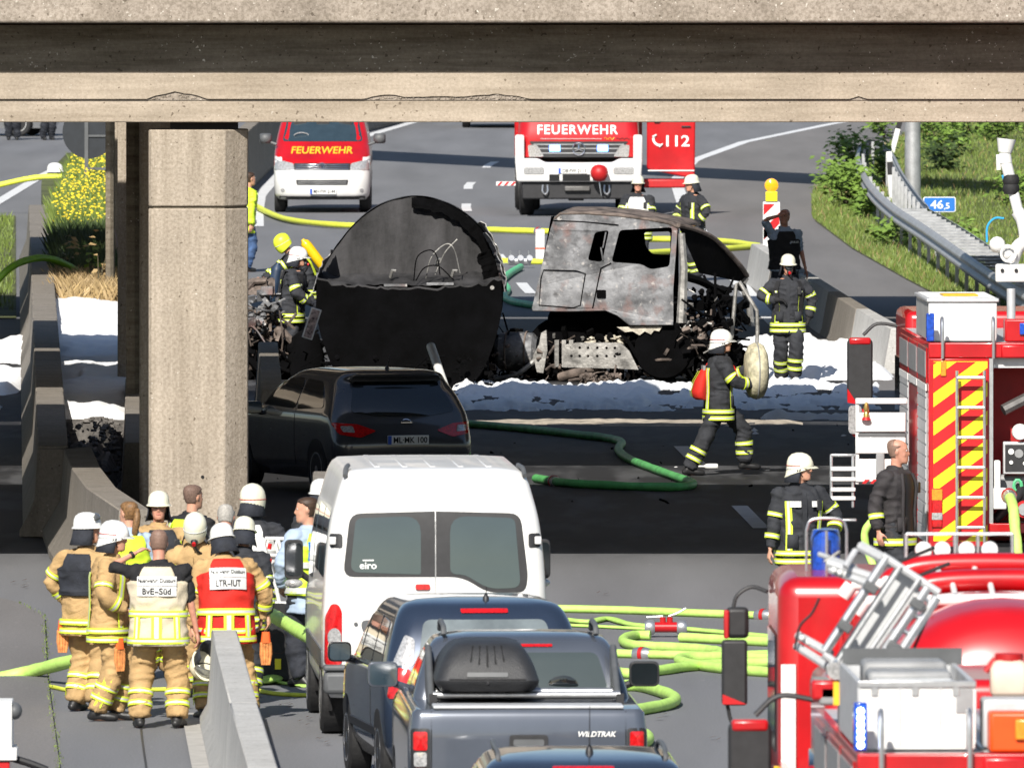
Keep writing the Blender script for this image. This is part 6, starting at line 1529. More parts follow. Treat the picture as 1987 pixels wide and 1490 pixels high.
    for x in (-.30,):
        q = MB().prism(rrect(x - .17, 1.95, x + .10, 2.62, .05), 6.85, 6.95).build('door_mirror', 'black_plastic', t, bevel=.02)
        MB().span((x - .15, 6.84, 2.56), (x + .08, 6.96, 2.635)).build('mirror_cap', red, q, bevel=.02); MB().prism([(x - .17, 1.95), (x - .06, 1.93), (x - .17, 2.10)], 6.838, 6.848).build('mirror_corner', red, q)
        MB().prism(rrect(x - .12, 1.58, x + .07, 1.88, .05), 6.84, 6.95).build('kerb_mirror', 'fire_red_dull', t, bevel=.03)
        MB().prism(rrect(x - .16, 1.62, x - .02, 1.92, .05), 6.82, 6.839).build('mirror_glass', 'lamp_clear', q)
        MB().tube(spline([(.1, 6.9, 2.75), (x * .5, 6.9, 2.78), (x, 6.9, 2.66)], 5), .018, 7).build('mirror_arm', 'black_plastic', q); MB().tube([(x, 6.9, 1.95), (x, 6.9, 1.86)], .015, 6).build('mirror_arm', 'black_plastic', q)
    for y in (1.5, 6.1):
        for x in (.2, 2.3): wheel(t, x, y, .5, .3, 'steel_dark', 8)
    MB().span((.1, .02, .45), (2.4, .10, .58)).build('underrun_bar', 'steel_dark', t, bevel=.02)
    return t
pu = pumper('red fire engine with yellow chevrons and a rear ladder beside the bald man', Vector((4.246, 178.6, 0)), R(1.9))
pn2 = pumper('red fire engine with open white roof box and lit blue flasher', Vector((2.03, 103.0, 0)), R(1.7), True)

# --- water monitor on the roof of the engine beside the barrier
wm = thing('water_cannon', 'white roof water cannon with black collar and blue hose', 'water cannon', Vector((5.10, 179.6, 2.8)), 0)
D_ = 179.6; wp = lambda px, py, dy=0: A(px, py, D_ + dy) - wm.location
MB().cyl(wp(1962, 660), wp(1962, 560), .045, n=12).build('riser', 'alu_matt', wm)
MB().span(wp(1932, 548, -.1), wp(1990, 512, .1)).build('control_box', 'white_plastic', wm, bevel=.02)
for px in (1945, 1972): MB().lathe([(0, -.01), (.02, -.01), (.02, .01), (0, .01)], wp(px, 525, -.105), 'y', 10).build('knob', 'ink', wm)
MB().tube(spline([wp(1962, 512), wp(1975, 480), wp(1990, 465), wp(1985, 430), wp(1974, 410)], 5), .07, 12).build('elbow', 'white_plastic', wm)
MB().cyl(wp(1976, 412), wp(1952, 315), .055, .06, 14).build('barrel', 'white_plastic', wm)
MB().lathe([(.07, -.10), (.085, -.06), (.085, -.02), (.075, 0), (.085, .02), (.085, .06), (.07, .10)], wp(1962, 358), 'z', 16).build('collar', 'black_rubber', wm)
MB().cyl(wp(1952, 316), wp(1950, 296), .065, .062, 14).build('nozzle_neck', 'white_plastic', wm); MB().cyl(wp(1950, 296), wp(1953, 270), .07, .10, 16).build('nozzle_mouth', 'white_plastic', wm)
MB().cyl(wp(1938, 330), wp(1937, 300), .025, n=10).build('sight_tube', 'white_plastic', wm)
for k, (px, py) in enumerate(((1955, 490), (1935, 475))): MB().ell(wp(px, py), (.085, .09, .085)).build('valve_body', 'white_plastic', wm, smooth=180)
MB().tube([wp(1957, 493, -.12) + Vector((.075 * math.cos(a), 0, .08 * math.sin(a))) for a in np.linspace(0, 6.28, 17)[:-1]], .014, 7, closed=True).build('hand_wheel', 'white_plastic', wm)
MB().cyl(wp(1925, 480), wp(1945, 482), .03, n=10).build('motor', 'fire_red_dull', wm)
mat('tube_blue', (.03, .35, .7), .4)
MB().tube(spline([wp(1915, 470), wp(1916, 440), wp(1930, 424), wp(1948, 424)], 6), .011, 7).build('blue_line', 'tube_blue', wm); MB().tube(spline([wp(1945, 340), wp(1950, 355), wp(1958, 372)], 5), .011, 7).build('blue_line', 'tube_blue', wm)

# --- open equipment flap and drawer hanging out of the engine's left side
fl_ = thing('tool_rack', 'white tool rack folded out of the fire engine beside the bald man', 'rack', Vector((3.62, 181.2, 0)), 0)
D_ = 181.2; dp = lambda px, py, dy=0: A(px, py, D_ + dy) - fl_.location
def dbox(name, x0, y0, x1, y1, m_, d0=-.05, d1=.05, bev=.01, par=None):
    return MB().span(dp(x0, y1, d0), dp(x1, y0, d1)).build(name, m_, par or fl_, bevel=bev)
for r_ in ((1660, 772, 1760, 784), (1660, 772, 1667, 940), (1660, 800, 1757, 838), (1660, 848, 1757, 880), (1660, 890, 1740, 935)):
    dbox('tray', *r_, 'white_paint', 0 if r_[2] < 1670 else -.02, .06)
for q in range(5): MB().prism([((1672 + q * 16 - CX) / (F / D_) - fl_.location.x, dp(0, 938).z), ((1680 + q * 16 - CX) / (F / D_) - fl_.location.x, dp(0, 938).z), ((1687 + q * 16 - CX) / (F / D_) - fl_.location.x, dp(0, 930).z), ((1679 + q * 16 - CX) / (F / D_) - fl_.location.x, dp(0, 930).z)], -.035, -.022).build('warning_stripe', 'red_sign', fl_)
dbox('shelf', 1663, 838, 1757, 850, 'grey_plastic', .0, .3); dbox('bracket', 1700, 880, 1716, 925, 'mid_grey', -.04, 0)
dbox('lower_frame', 1610, 880, 1616, 985, 'aluminium', 0, .04); dbox('lower_frame', 1610, 880, 1662, 886, 'aluminium', 0, .04); dbox('lower_frame', 1652, 880, 1658, 985, 'aluminium', 0, .04)
for y_ in (905, 925, 945, 962): dbox('ladder_step', 1612, y_, 1660, y_ + 9, 'white_paint', -.02, .08)
dbox('lower_step', 1622, 1005, 1662, 1012, 'aluminium', 0, .2)
MB().lathe([(0, 0), (.03, 0), (.03, .05), (.02, .07), (.03, .1), (.018, .16), (0, .17)], dp(1681, 812, -.05), n=12).build('brass_nozzle', 'brass', fl_); MB().lathe([(0, 0), (.05, 0), (.035, .03), (0, .035)], dp(1681, 815, -.05), n=12).build('nozzle_stand', 'fire_red_dull', fl_)

# --- water tender: cab ahead, big red tank
wt = thing('water_tender', 'red water tender with a domed tank and a lamp bar on its cab', 'fire engine', Vector((1.96, 114.0, 0)), R(1.0))
MB().span((0, 7.0, .9), (2.4, 9.2, 3.02)).build('cab', 'fire_red', wt, bevel=.14, seg=4)
for k in range(12): MB().span((.42 + k * .06, 6.975, 1.9), (.445 + k * .06, 6.998, 2.75)).build('cab_rib', 'fire_red_dull', wt)
MB().prism([(.62, 2.20), (.70, 2.20), (.80, 2.42), (.74, 2.42)], 6.962, 6.973).build('cab_plate', 'mid_grey', wt)
MB().span((.02, 6.97, 1.2), (.12, 6.999, 2.42)).build('corner_stripe', 'letter_white', wt)
MB().span((-.03, 6.95, 1.3), (.0, 6.99, 1.72)).build('corner_stripe', 'letter_yellow', wt)
MB().span((-.012, 7.4, 1.8), (-.002, 8.9, 2.6)).build('cab_window', 'glass_dark', wt)
# elliptical tank with dished end
def tank_ring(y, sx, sz, n=40): return [(1.30 + .95 * sx * math.copysign(abs(math.cos(a)) ** .9, math.cos(a)), y, 2.20 + .93 * sz * math.copysign(abs(math.sin(a)) ** .9, math.sin(a))) for a in np.linspace(0, 2 * math.pi, n + 1)[:-1]]
tank_prof = [(0.0, .02), (.005, .15), (.03, .4), (.08, .65), (.16, .84), (.26, .95), (.38, 1.0), (6.4, 1.0), (6.6, .8), (6.7, .3)]
tk = MB().loft([tank_ring(y, s_, s_) for y, s_ in tank_prof]).build('tank', 'fire_red', wt, smooth=60)
def tank_map(u, v):
    x, z = u, v; q = math.sqrt((x / .95) ** 2 + (z / .93) ** 2); y = float(np.interp(q, [p[1] for p in tank_prof[:7]], [p[0] for p in tank_prof[:7]])); return Vector((1.30 + x, y - .012, 2.20 + z))
text('FEUERWEHR', .15, 'letter_yellow', tk, lambda u, v: tank_map(u + .02, v + .42), width=1.02)
text('TM', .10, 'letter_yellow', tk, lambda u, v: tank_map(u - .10, v + .24), width=.16)
MB().span((.1, .5, .7), (2.3, 7, 1.4)).build('chassis', 'black_plastic', wt)
for k, y in enumerate((2.2, 4.6)):
    MB().tube(spline([(.55, y, 2.95), (.70, y, 3.12), (.9, y, 3.20), (1.4, y, 3.22), (2.1, y, 3.2)], 6), .075, 12).build('pipe', 'fire_red', wt)
    q = MB().tube([(.40, y - .5, 3.10), (1.9, y - .5, 3.12)], .04, 10).build('valve_line', 'white_plastic', wt)
    MB().tube([(.40, y - .5, 3.10), (.34, y - .5, 3.02)], .05, 10).build('valve_elbow', 'white_plastic', q); MB().span((.6, y - .58, 3.06), (.8, y - .42, 3.16)).build('valve_block', 'white_plastic', q, bevel=.03)
    MB().tube([(.75, y - .5, 3.16), (.72, y - .6, 3.26)], .012, 6).build('lever', 'black_plastic', q); MB().tube([(.72, y - .6, 3.26), (.95, y - .7, 3.36)], .012, 6).build('lever', 'black_plastic', q)
    for x in (1.0, 1.25): MB().tube([(x, y, 3.2), (x, y - .5, 3.12)], .02, 8).build('bracket', 'white_plastic', q)
# lamp bar and guarded beacon on the cab roof
lb = MB()
zb, zt = 3.02, 3.28
for x0, x1, z in ((.92, 1.66, zt), (.92, 1.66, zb + .08)): lb.tube([(x0, 7.9, z), (x1, 7.9, z)], .014, 7)
for x in (.92, 1.26, 1.42, 1.66): lb.tube([(x, 7.9, zb), (x, 7.9, zt)], .014, 7)
lb.build('lamp_bar', 'aluminium', wt)
for x in (1.04, 1.17, 1.34, 1.50):
    q = MB().lathe([(0, -.03), (.055, -.02), (.062, .0), (.05, .05), (.02, .07), (0, .07)], (x, 7.85, 3.17), 'y', 16).build('spotlight', 'white_plastic', wt)
be = MB().lathe([(0, .0), (.10, .0), (.105, .03), (.105, .24), (.09, .30), (0, .31)], (.37, 8.2, 3.0), n=20).build('beacon', 'beacon_blue', wt)
gd = MB()
for x in (.23, .37, .51): gd.tube([(x, 8.0, 3.0), (x, 8.0, 3.30)], .011, 6)
gd.tube(spline([(.23, 8.0, 3.30), (.26, 8.0, 3.37), (.37, 8.0, 3.385), (.48, 8.0, 3.37), (.51, 8.0, 3.30)], 4), .011, 6); gd.build('beacon_guard', 'aluminium', be)
MB().span((1.0, 7.5, 3.022), (2.3, 7.8, 3.06)).build('roof_plate', 'mid_grey', wt)
# mirrors on the left
ms = MB().prism(rrect(-.30, 2.50, -.14, 2.72, .04), 9.0, 9.1).build('wide_mirror', 'black_plastic', wt, bevel=.03); MB().span((-.315, 8.98, 2.50), (-.28, 9.1, 2.70)).build('mirror_edge', 'fire_red_dull', ms, bevel=.01)
ml = MB().prism(rrect(-.33, 2.03, -.15, 2.49, .03), 9.0, 9.1).build('door_mirror', 'black_plastic', wt, bevel=.02); MB().prism([(-.325, 2.04), (-.155, 2.04), (-.325, 2.11)], 8.985, 8.998).build('mirror_corner', 'red_sign', ml)
MB().tube(spline([(-.01, 9.0, 2.83), (-.12, 9.05, 2.86), (-.22, 9.05, 2.80), (-.25, 9.05, 2.70)], 5), .014, 7).build('mirror_arm', 'black_plastic', ml); MB().tube(spline([(-.29, 9.05, 2.03), (-.25, 9.05, 1.9), (-.12, 9.0, 1.83), (.0, 8.9, 1.80)], 5), .014, 7).build('mirror_arm', 'black_plastic', ml)
MB().ell((-.06, 8.9, 1.74), (.09, .1, .13)).build('arm_boot', 'black_plastic', ml, smooth=180)
for y in (1.5, 2.9, 8.2):
    for x in (.2, 2.2): wheel(wt, x, y, .52, .32, 'steel_dark', 8)
MB().span((-.004, .3, 1.4), (.05, 6.9, 1.75)).build('side_skirt', 'fire_red', wt)

# --- tilting lamp and ladder carrier on the foreground engine's roof
lc = thing('ladder_carrier', 'tilted silver ladder carrier on the roof of the foreground fire engine', 'ladder carrier', Vector((2.6, 106.0, 2.86)), 0)
kp = lambda px, py, dy=0.: A(px, py, 106 + dy) - lc.location
def bar(name, a, b, r_, m_='aluminium', dy0=0, dy1=0): return MB().tube([kp(*a, dy0), kp(*b, dy1)], r_, 8).build(name, m_, lc)
rails = (((1602, 1262), (1722, 1080)), ((1672, 1330), (1800, 1140)), ((1700, 1338), (1818, 1158)))
for a, b in rails: bar('carrier_rail', a, b, .030)
mb = MB(); pl_ = [kp(1616, 1282, .1), kp(1664, 1318, .1), kp(1792, 1132, .1), kp(1742, 1092, .1)]; q2 = [p + Vector((0, .03, 0)) for p in pl_]
mb.loft([pl_, q2]).build('carrier_plate', 'alu_matt', lc, bevel=.005)
bar('cross_tube', (1598, 1268), (1690, 1338), .026, 'alu_matt'); bar('cross_tube', (1712, 1078), (1822, 1150), .026, 'alu_matt')
for k, (a, b) in enumerate((((1548, 1232), (1612, 1268)), ((1545, 1252), (1606, 1292)), ((1608, 1092), (1700, 1122)), ((1612, 1104), (1690, 1134)), ((1670, 1060), (1730, 1092)))): bar('ladder_stub', a, b, .028 if k != 4 else .034, 'alu_matt', .3, .1)
for k in range(5): MB().ell(kp(1556 + k * 13, 1237 + k * 8, .2), (.018, .02, .02)).build('rung_end', 'white_plastic', lc)
for k in range(7): MB().ell(kp(1618 + k * 12, 1106 + k * 4.5, .2), (.018, .02, .02)).build('rung_end', 'white_plastic', lc)
MB().lathe([(0, -.06), (.055, -.06), (.065, 0), (.06, .05), (0, .06)], kp(1622, 1300, -.1), 'y', 16).build('floodlight', 'lamp_clear', lc); bar('pivot_post', (1650, 1330), (1650, 1420), .05, 'steel_dark', .2, .2)
MB().span((-.62, -.5, -.12), (-.30, .6, .14)).build('tool_tray', 'mid_grey', lc, bevel=.02)
# items lying in the roof bay of the foreground engine
jc = thing('jerrycan', 'translucent pink-white canister with red screw lid on the engine roof', 'canister', A(1958, 1352, 104.2), 0)
mat('canister', (.70, .56, .45), .45, var=.05)
MB().lathe([(0, 0), (.15, 0), (.16, .03), (.16, .17), (.13, .21), (.09, .225), (0, .225)], n=4).build('canister_body', 'canister', jc, bevel=.03, seg=3, rot=(0, 0, R(45)))
MB().lathe([(0, .22), (.085, .22), (.085, .26), (0, .265)], n=18).build('screw_lid', 'fire_red_dull', jc); MB().tube([(-.14, 0, .15), (-.08, 0, .23)], .018, 7).build('canister_handle', 'fire_red_dull', jc)
sbx = MB().span((-.13, -.2, 0), (.13, .2, .20)).build('stowage_box', 'white_plastic', bevel=.02, loc=A(1797, 1335, 106.2)); tag(sbx, 'white stowage box behind the ladder carrier', 'box')
# --- corner of a vehicle at the lower left edge
cv = thing('equipment_cabinet', 'white equipment cabinet on a red base at the roadside with a grey hose reel strap', 'cabinet', G(-30, 1640), 0)
c0 = G(-30, 1640); cs = (1640 + 420) / CAM_H; cz_ = lambda py: CAM_H - (py + 420) / cs
MB().span((-.30, 0, cz_(1452)), (.22, .5, cz_(1360))).build('cabinet_body', 'white_plastic', cv, bevel=.01)
MB().span((-.30, -.02, cz_(1475)), (.26, .52, cz_(1450))).build('cabinet_ledge', 'white_paint', cv, bevel=.01)
MB().span((-.30, .01, 0), (.20, .5, cz_(1478))).build('cabinet_base', 'fire_red', cv, bevel=.01)
MB().ell((.24, .1, cz_(1380)), (.06, .1, .07)).build('strap', 'grey_plastic', cv, smooth=180)
MB().tube(spline([(.2, .1, cz_(1470)), (.36, .1, cz_(1482)), (.5, .1, cz_(1495))], 5), .03, 8).build('cable', 'ink', cv)
# fittings on the foreground engine's roof: ladder rungs, clamps, straps, latches, tread plate
for k in range(6):
    f = (k + .5) / 6; a = Vector((1672, 1330, 0)).lerp(Vector((1800, 1140, 0)), f); b = Vector((1700, 1338, 0)).lerp(Vector((1818, 1158, 0)), f); bar('ladder_rung', (a.x, a.y), (b.x, b.y), .014, 'aluminium')
for px, py in ((1640, 1215), (1690, 1140), (1702, 1290), (1780, 1172), (1735, 1255)): MB().box(kp(px, py, -.04), (.09, .06, .06), Matrix.Rotation(R(33), 3, 'Y')).build('clamp', 'grey_plastic', lc, bevel=.01)
bar('second_rail', (1626, 1282), (1748, 1098), .016, 'galvanised', -.03, -.03); bar('second_rail', (1655, 1312), (1785, 1122), .016, 'galvanised', -.03, -.03)
MB().tube(spline([kp(1590, 1160, .2), kp(1575, 1190, .2), kp(1552, 1215, .2), kp(1542, 1260, .2)], 6), .009, 6).build('cable', 'ink', lc)
MB().tube(spline([kp(1818, 1160, .1), kp(1790, 1220, .2), kp(1762, 1290, .2), kp(1760, 1335, .2)], 6), .009, 6).build('cable', 'ink', lc)
bar('strut', (1660, 1068), (1640, 1100), .02, 'alu_matt', .2, .1); bar('strut', (1590, 1075), (1660, 1100), .016, 'alu_matt', .5, .2); bar('strut', (1600, 1090), (1630, 1070), .014, 'steel_dark', .4, .4)
for k, (px, py) in enumerate(((1545, 1335), (1560, 1345))): MB().box(kp(px + 60, py, .4), (.2, .5, .12)).build('locker', 'mid_grey' if k else 'fire_red', lc, bevel=.02)
MB().box(kp(1625, 1345, -.2), (.05, .02, .14)).build('yellow_label', 'letter_yellow', lc)
bxn = [c for c in pn2.children if c.name.startswith('roof_box')][0]
for x in (.12, .36, .60):
    MB().span((x - .02, .338, 3.12), (x + .02, .349, 3.20)).build('latch', 'aluminium', bxn, bevel=.004)
    MB().span((x - .10, .342, 2.83), (x - .085, .349, 3.19)).build('panel_seam', 'alu_matt', bxn)
MB().span((.02, .336, 3.17), (.72, .349, 3.21)).build('box_rim', 'aluminium', bxn, bevel=.005)
for y0 in (.5, 1.1, 1.7): MB().span((.12, y0, 3.0), (.62, y0 + .45, 3.17 + .05 * y0)).build('packed_case', 'mid_grey' if y0 > 1 else 'white_plastic', bxn, bevel=.03)
for k in range(16): MB().span((.76 + k * .1, .32, 2.792), (.79 + k * .1, 4.9, 2.80)).build('tread_rib', 'aluminium', pn2)
for x in (1.3, 1.75, 2.2): MB().span((x - .1, -.005, 3.0), (x + .1, .018, 3.03)).build('header_seam', 'grey_plastic', pn2)
MB().span((.05, -.008, 2.655), (2.45, -.001, 2.665)).build('header_seam', 'dark_gap', pn2)
MB().span((.76, .35, 2.81), (1.2, .7, 3.1)).build('side_locker', 'alu_matt', pn2, bevel=.02)
# ---------------------------------------------------------------- burnt lorry: tank semi-trailer and tractor
mat('soot_black', (.0016, .0016, .002), 1., var=.5, scale=3, bump=.4, bscale=15, spec=.12)
mat('soot_grey', (.036, .035, .037), .75, var=.55, scale=1.6, bump=.35, bscale=12, streak=(1.6, 1, .5))
m_ = mat('burnt_steel', (.13, .14, .155), .6, .2, var=.55, scale=1.9, bump=.7, bscale=8, detail=9, col2=(.34, .345, .36))
n_, l_ = m_.node_tree.nodes, m_.node_tree.links; bs = n_['Principled BSDF']; base = bs.inputs['Base Color'].links[0].from_socket
for sc_1, lo_, hi_, cc in ((2.6, .56, .66, (.20, .115, .10)), (7, .55, .70, (.05, .048, .05)), (11, .60, .68, (.45, .43, .41))):
    z1 = n_.new('ShaderNodeTexNoise'); z1.inputs['Scale'].default_value = sc_1; z1.inputs['Detail'].default_value = 7; tq = n_.new('ShaderNodeTexCoord'); l_.new(tq.outputs['Object'], z1.inputs['Vector'])
    z2 = n_.new('ShaderNodeMapRange'); z2.inputs[1].default_value = lo_; z2.inputs[2].default_value = hi_; z2.inputs[4].default_value = .75; l_.new(z1.outputs[0], z2.inputs[0])
    z3 = n_.new('ShaderNodeMix'); z3.data_type = 'RGBA'; l_.new(z2.outputs[0], z3.inputs[0]); l_.new(base, z3.inputs[6]); z3.inputs[7].default_value = (*cc, 1); base = z3.outputs[2]
l_.new(base, bs.inputs['Base Color'])
mat('burnt_rust', (.17, .135, .115), .8, .2, var=.5, scale=5, bump=.5, bscale=14)
mat('burnt_alu', (.36, .35, .33), .5, .5, var=.4, scale=4, bump=.5, bscale=14)
mat('ash', (.50, .46, .38), .95, var=.3, scale=7, bump=.7, bscale=18)
from mathutils.geometry import tessellate_polygon
def holed(mb, outer, holes, f, th, mi=0):
    """flat panel with holes: f(u, v, depth) places it"""
    loops = [[Vector((u, v, 0)) for u, v in L_] for L_ in [outer] + holes]; flat = [p for L_ in loops for p in L_]; n = len(flat)
    tri = tessellate_polygon(loops)
    fs = [tuple(t_) for t_ in tri] + [tuple(i + n for i in reversed(t_)) for t_ in tri]; o = 0
    for L_ in loops:
        k = len(L_); fs += [(o + i, o + (i + 1) % k, n + o + (i + 1) % k, n + o + i) for i in range(k)]; o += k
    return mb.add([f(p.x, p.y, 0) for p in flat] + [f(p.x, p.y, th) for p in flat], fs, mi)
def junk(name, parent, n, box, seed, material, smin=.03, smax=.14, kind='stuff'):
    rnd = random.Random(seed); mb = MB(); (x0, y0, z0), (x1, y1, z1) = box
    for i in range(n):
        c = Vector((rnd.uniform(x0, x1), rnd.uniform(y0, y1), rnd.uniform(z0, z1))); q = rnd.random(); s_ = rnd.uniform(smin, smax)
        rot = Matrix.Rotation(rnd.uniform(0, 6), 3, 'X') @ Matrix.Rotation(rnd.uniform(0, 6), 3, 'Y')
        if q < .55: mb.box(c, (s_, s_ * rnd.uniform(.3, 1), s_ * rnd.uniform(.05, .5)), rot)
        elif q < .70: 
            d = rot @ Vector((s_ * 2.2, 0, 0)); mb.tube(spline([c - d, c + rot @ Vector((0, s_ * .6, s_ * .3)), c + d], 3), rnd.uniform(.006, .022), 5)
        else: mb.ell(c, (s_ * .5, s_ * .4, s_ * .35), rot, 6, 5)
    o = mb.build(name, material, parent, smooth=30)
    if kind: o['kind'] = kind
    return o
tr = thing('burnt_tanker', 'burnt-out black tank trailer with its open end towards the camera', 'tank trailer', Vector((-1.43, 246, 0)), 0)
TZ = 1.40; k_ = F / 246
tp = lambda px, py: ((px - CX) / k_ + 1.43, CAM_H - (py + 420) / k_)
ARCH = [(612, 566), (622, 530), (640, 496), (668, 458), (700, 424), (735, 400), (770, 388), (808, 383), (850, 390), (890, 408), (926, 436), (952, 472), (970, 520), (976, 566)]
BELLY = [(974, 600), (966, 640), (950, 690), (926, 734), (890, 758), (800, 766), (700, 760), (660, 736), (636, 690), (620, 640), (613, 600)]
arch = [tp(p.x, p.y) for p in spline([(a, b, 0) for a, b in ARCH], 4)]; belly = [tp(p.x, p.y) for p in spline([(a, b, 0) for a, b in BELLY], 3)]; cen = tp(800, 545)
def ring_at(q, y, j=.0, sd=0): return [(cen[0] + (u - cen[0]) * q * (1 + j * mnoise.noise((i * .35, y, sd))), y + j * 6 * mnoise.noise((i * .6, sd, 0)), cen[1] + (v - cen[1]) * q * (1 + j * mnoise.noise((i * .35, y, sd + 3)))) for i, (u, v) in enumerate(arch + belly)]
MB().loft([ring_at(1, .75, .012, 1), ring_at(1, 1.2, .006, 2), [(x, y, z - .10) for x, y, z in ring_at(.96, 3)], [(x, y, z - .6) for x, y, z in ring_at(.75, 8)]], cap=False).build('tank_shell', 'soot_grey', tr, smooth=50)
MB().loft([ring_at(q, y, .012, 4) for q, y in ((.985, .72), (.95, .98), (.85, 1.18), (.65, 1.32), (.35, 1.40), (.06, 1.42))]).build('bulkhead', 'soot_grey', tr, smooth=70)
xs_ = np.linspace(arch[0][0] + .02, arch[-1][0] - .02, 50); lz = tp(0, 548)[1]
lip = [(float(x), lz + .035 * mnoise.noise((float(x) * 4, 1, 0)) + .02 * mnoise.noise((float(x) * 15, 2, 0)) + .05 * (abs(x) > 1.1) - .10 * math.cos(float(x) * 1.1) + .06 * max(0, mnoise.noise((float(x) * 9, 7, 0)))) for x in xs_]
MB().prism(lip + belly, -.06, .0).build('end_wall', 'soot_black', tr, smooth=0)
n_ = len(belly); mb = MB(); edge = [lip[-1]] + belly + [lip[0]]; mb.grid([[(u, y, v) for u, v in edge] for y in (.0, .4, .8)]); o = mb.build('lower_shell', 'soot_black', tr, smooth=60); m = o.modifiers.new('thick', 'SOLIDIFY'); m.thickness = .03
MB().tube([(x, -.05, z + .005) for x, z in lip], .018, 6).build('torn_lip', 'soot_grey', tr)
for px0, px1, py in ((745, 790, 556), (828, 880, 553)): a_, b_ = tp(px0, py), tp(px1, py - 5); MB().span((a_[0], -.075, a_[1]), (b_[0], -.062, b_[1])).build('plate_remnant', 'burnt_steel', tr)
a_ = tp(955, 558); MB().lathe([(0, -.08), (.03, -.08), (.03, -.05), (0, -.05)], (a_[0], 0, a_[1]), 'y', 12).build('lamp_remnant', 'burnt_alu', tr)
mb = MB(); P = []
for i in range(10):
    v = i / 9; P.append([(float(x) * .97, .02 + v * .95, lz - .04 + .20 * v * (1 + .6 * mnoise.noise((float(x) * 2.5, 4, 0))) + .05 * mnoise.noise((float(x) * 6, v * 4, 8))) for x in xs_])
mb.grid(P).build('melted_shelf', 'soot_grey', tr, smooth=60)
# torn outer skin along the right and left shoulders, charred flap hanging inside
def tear(i0, i1, r0, r1, y0, y1, m_, sd):
    mb = MB(); G_ = []
    for i in np.linspace(i0, i1, 26):
        j = int(i); f = i - j; u, v = arch[j][0] * (1 - f) + arch[min(j + 1, len(arch) - 1)][0] * f, arch[j][1] * (1 - f) + arch[min(j + 1, len(arch) - 1)][1] * f
        ra, rb_ = r0 * (1 + .02 * mnoise.noise((i * 2.1, sd, 0))), r1 * (1 + .045 * mnoise.noise((i * .55, sd, 1)) + .02 * mnoise.noise((i * 1.9, sd, 2)))
        G_.append([(cen[0] + (u - cen[0]) * (ra + (rb_ - ra) * t_), y0 + (y1 - y0) * t_ + .03 * mnoise.noise((i * .9, t_ * 3, sd)), cen[1] + (v - cen[1]) * (ra + (rb_ - ra) * t_)) for t_ in np.linspace(0, 1, 6)])
    o = mb.grid(G_).build('torn_skin', m_, tr, smooth=0); q = o.modifiers.new('thick', 'SOLIDIFY'); q.thickness = .012
tear(40, 52, 1.01, 1.05, .75, .45, 'burnt_alu', 1); tear(42, 52, .98, 1.03, .55, .05, 'burnt_steel', 6); tear(0, 9, 1.0, 1.03, .6, .1, 'burnt_steel', 2); tear(27, 47, .99, .86, .66, .60, 'soot_black', 3); tear(45, 52, .97, .80, .5, .30, 'soot_black', 5)
for k, pts in enumerate((((.05, .0, 1.52), (.1, -.05, 1.85), (.28, -.05, 1.95), (.38, -.02, 1.85), (.42, 0, 1.6)), ((.22, .1, 1.55), (.30, .05, 1.85), (.5, .1, 2.03), (.62, .1, 1.95), (.70, .2, 1.62)), ((.08, 0, 1.52), (.2, -.04, 1.7), (.4, -.04, 1.72), (.62, 0, 1.52)), ((.35, .1, 1.6), (.48, .1, 1.9), (.66, .1, 2.1)))):
    MB().tube(spline(pts, 6), .009, 5).build('hanging_cable', 'soot_black' if k % 2 == 0 else 'burnt_alu', tr)
for x, z in ((-.28, 1.66), (.36, 1.82), (.58, 1.66)): MB().tube([(x, .25, z - .1), (x + .03, .2, z), (x + .08, .2, z - .01)], .022, 6).build('valve_stub', 'burnt_alu', tr)
MB().span((-1.0, .2, .0), (1.0, 9, .35)).build('subframe', 'soot_black', tr)
for x in (-.95, .95):
    MB().lathe([(.2, -.15), (.42, -.14), (.45, 0), (.42, .14), (.2, .15)], (x, 1.2, .42), 'x', 20).build('wheel', 'soot_black', tr)
junk('charred_debris', tr, 110, ((-1.4, -.5, .0), (1.2, .1, .45)), 5, 'soot_black')
# tractor, seen from its left side
tc = thing('burnt_tractor', 'burnt-out grey lorry tractor cab with empty windows on a bare chassis', 'lorry cab', Vector((0, 249, 0)), 0)
k_ = F / 249.; X0 = 1030
tc.location.x = (X0 - CX) / k_; YAW = R(-9); tc.rotation_euler = (0, 0, YAW)
U = lambda px: (px - X0) / k_ / math.cos(YAW)
Zp = lambda py: CAM_H - (py + 420) / k_
def pp(L_): return [(U(a), Zp(b)) for a, b in L_]
side = pp([(1032, 600), (1042, 556), (1068, 446), (1076, 420), (1090, 411), (1230, 420), (1306, 432), (1314, 442), (1306, 560), (1306, 624), (1222, 626), (1208, 616), (1196, 604), (1176, 598), (1140, 597)])
w1 = rpoly(pp([(1140, 505), (1154, 450), (1182, 446), (1168, 508)]), .05, 3); w2 = rpoly(pp([(1186, 508), (1202, 446), (1304, 440), (1299, 516), (1262, 522), (1244, 512)]), .05, 3)
wob = lambda u, v, d: Vector((u, d + .018 * mnoise.noise((u * 3, v * 3, 0)) + .03 * mnoise.noise((u * 1.2, v * 1.2, 4)), v))
mb = MB(); holed(mb, side, [w1, w2], wob, .03)
cs_ = mb.build('cab_side', 'burnt_steel', tc, smooth=0)
MB().tube([wob(u, v, -.012) for u, v in pp([(1055, 524), (1118, 525), (1136, 530), (1126, 592), (1112, 597), (1046, 592), (1050, 540)])], .008, 5, closed=True).build('hatch_seam', 'soot_black', cs_)
MB().tube([wob(u, v, -.008) for u, v in pp([(1186, 510), (1166, 520), (1150, 598)])], .009, 5).build('door_seam', 'soot_black', cs_)
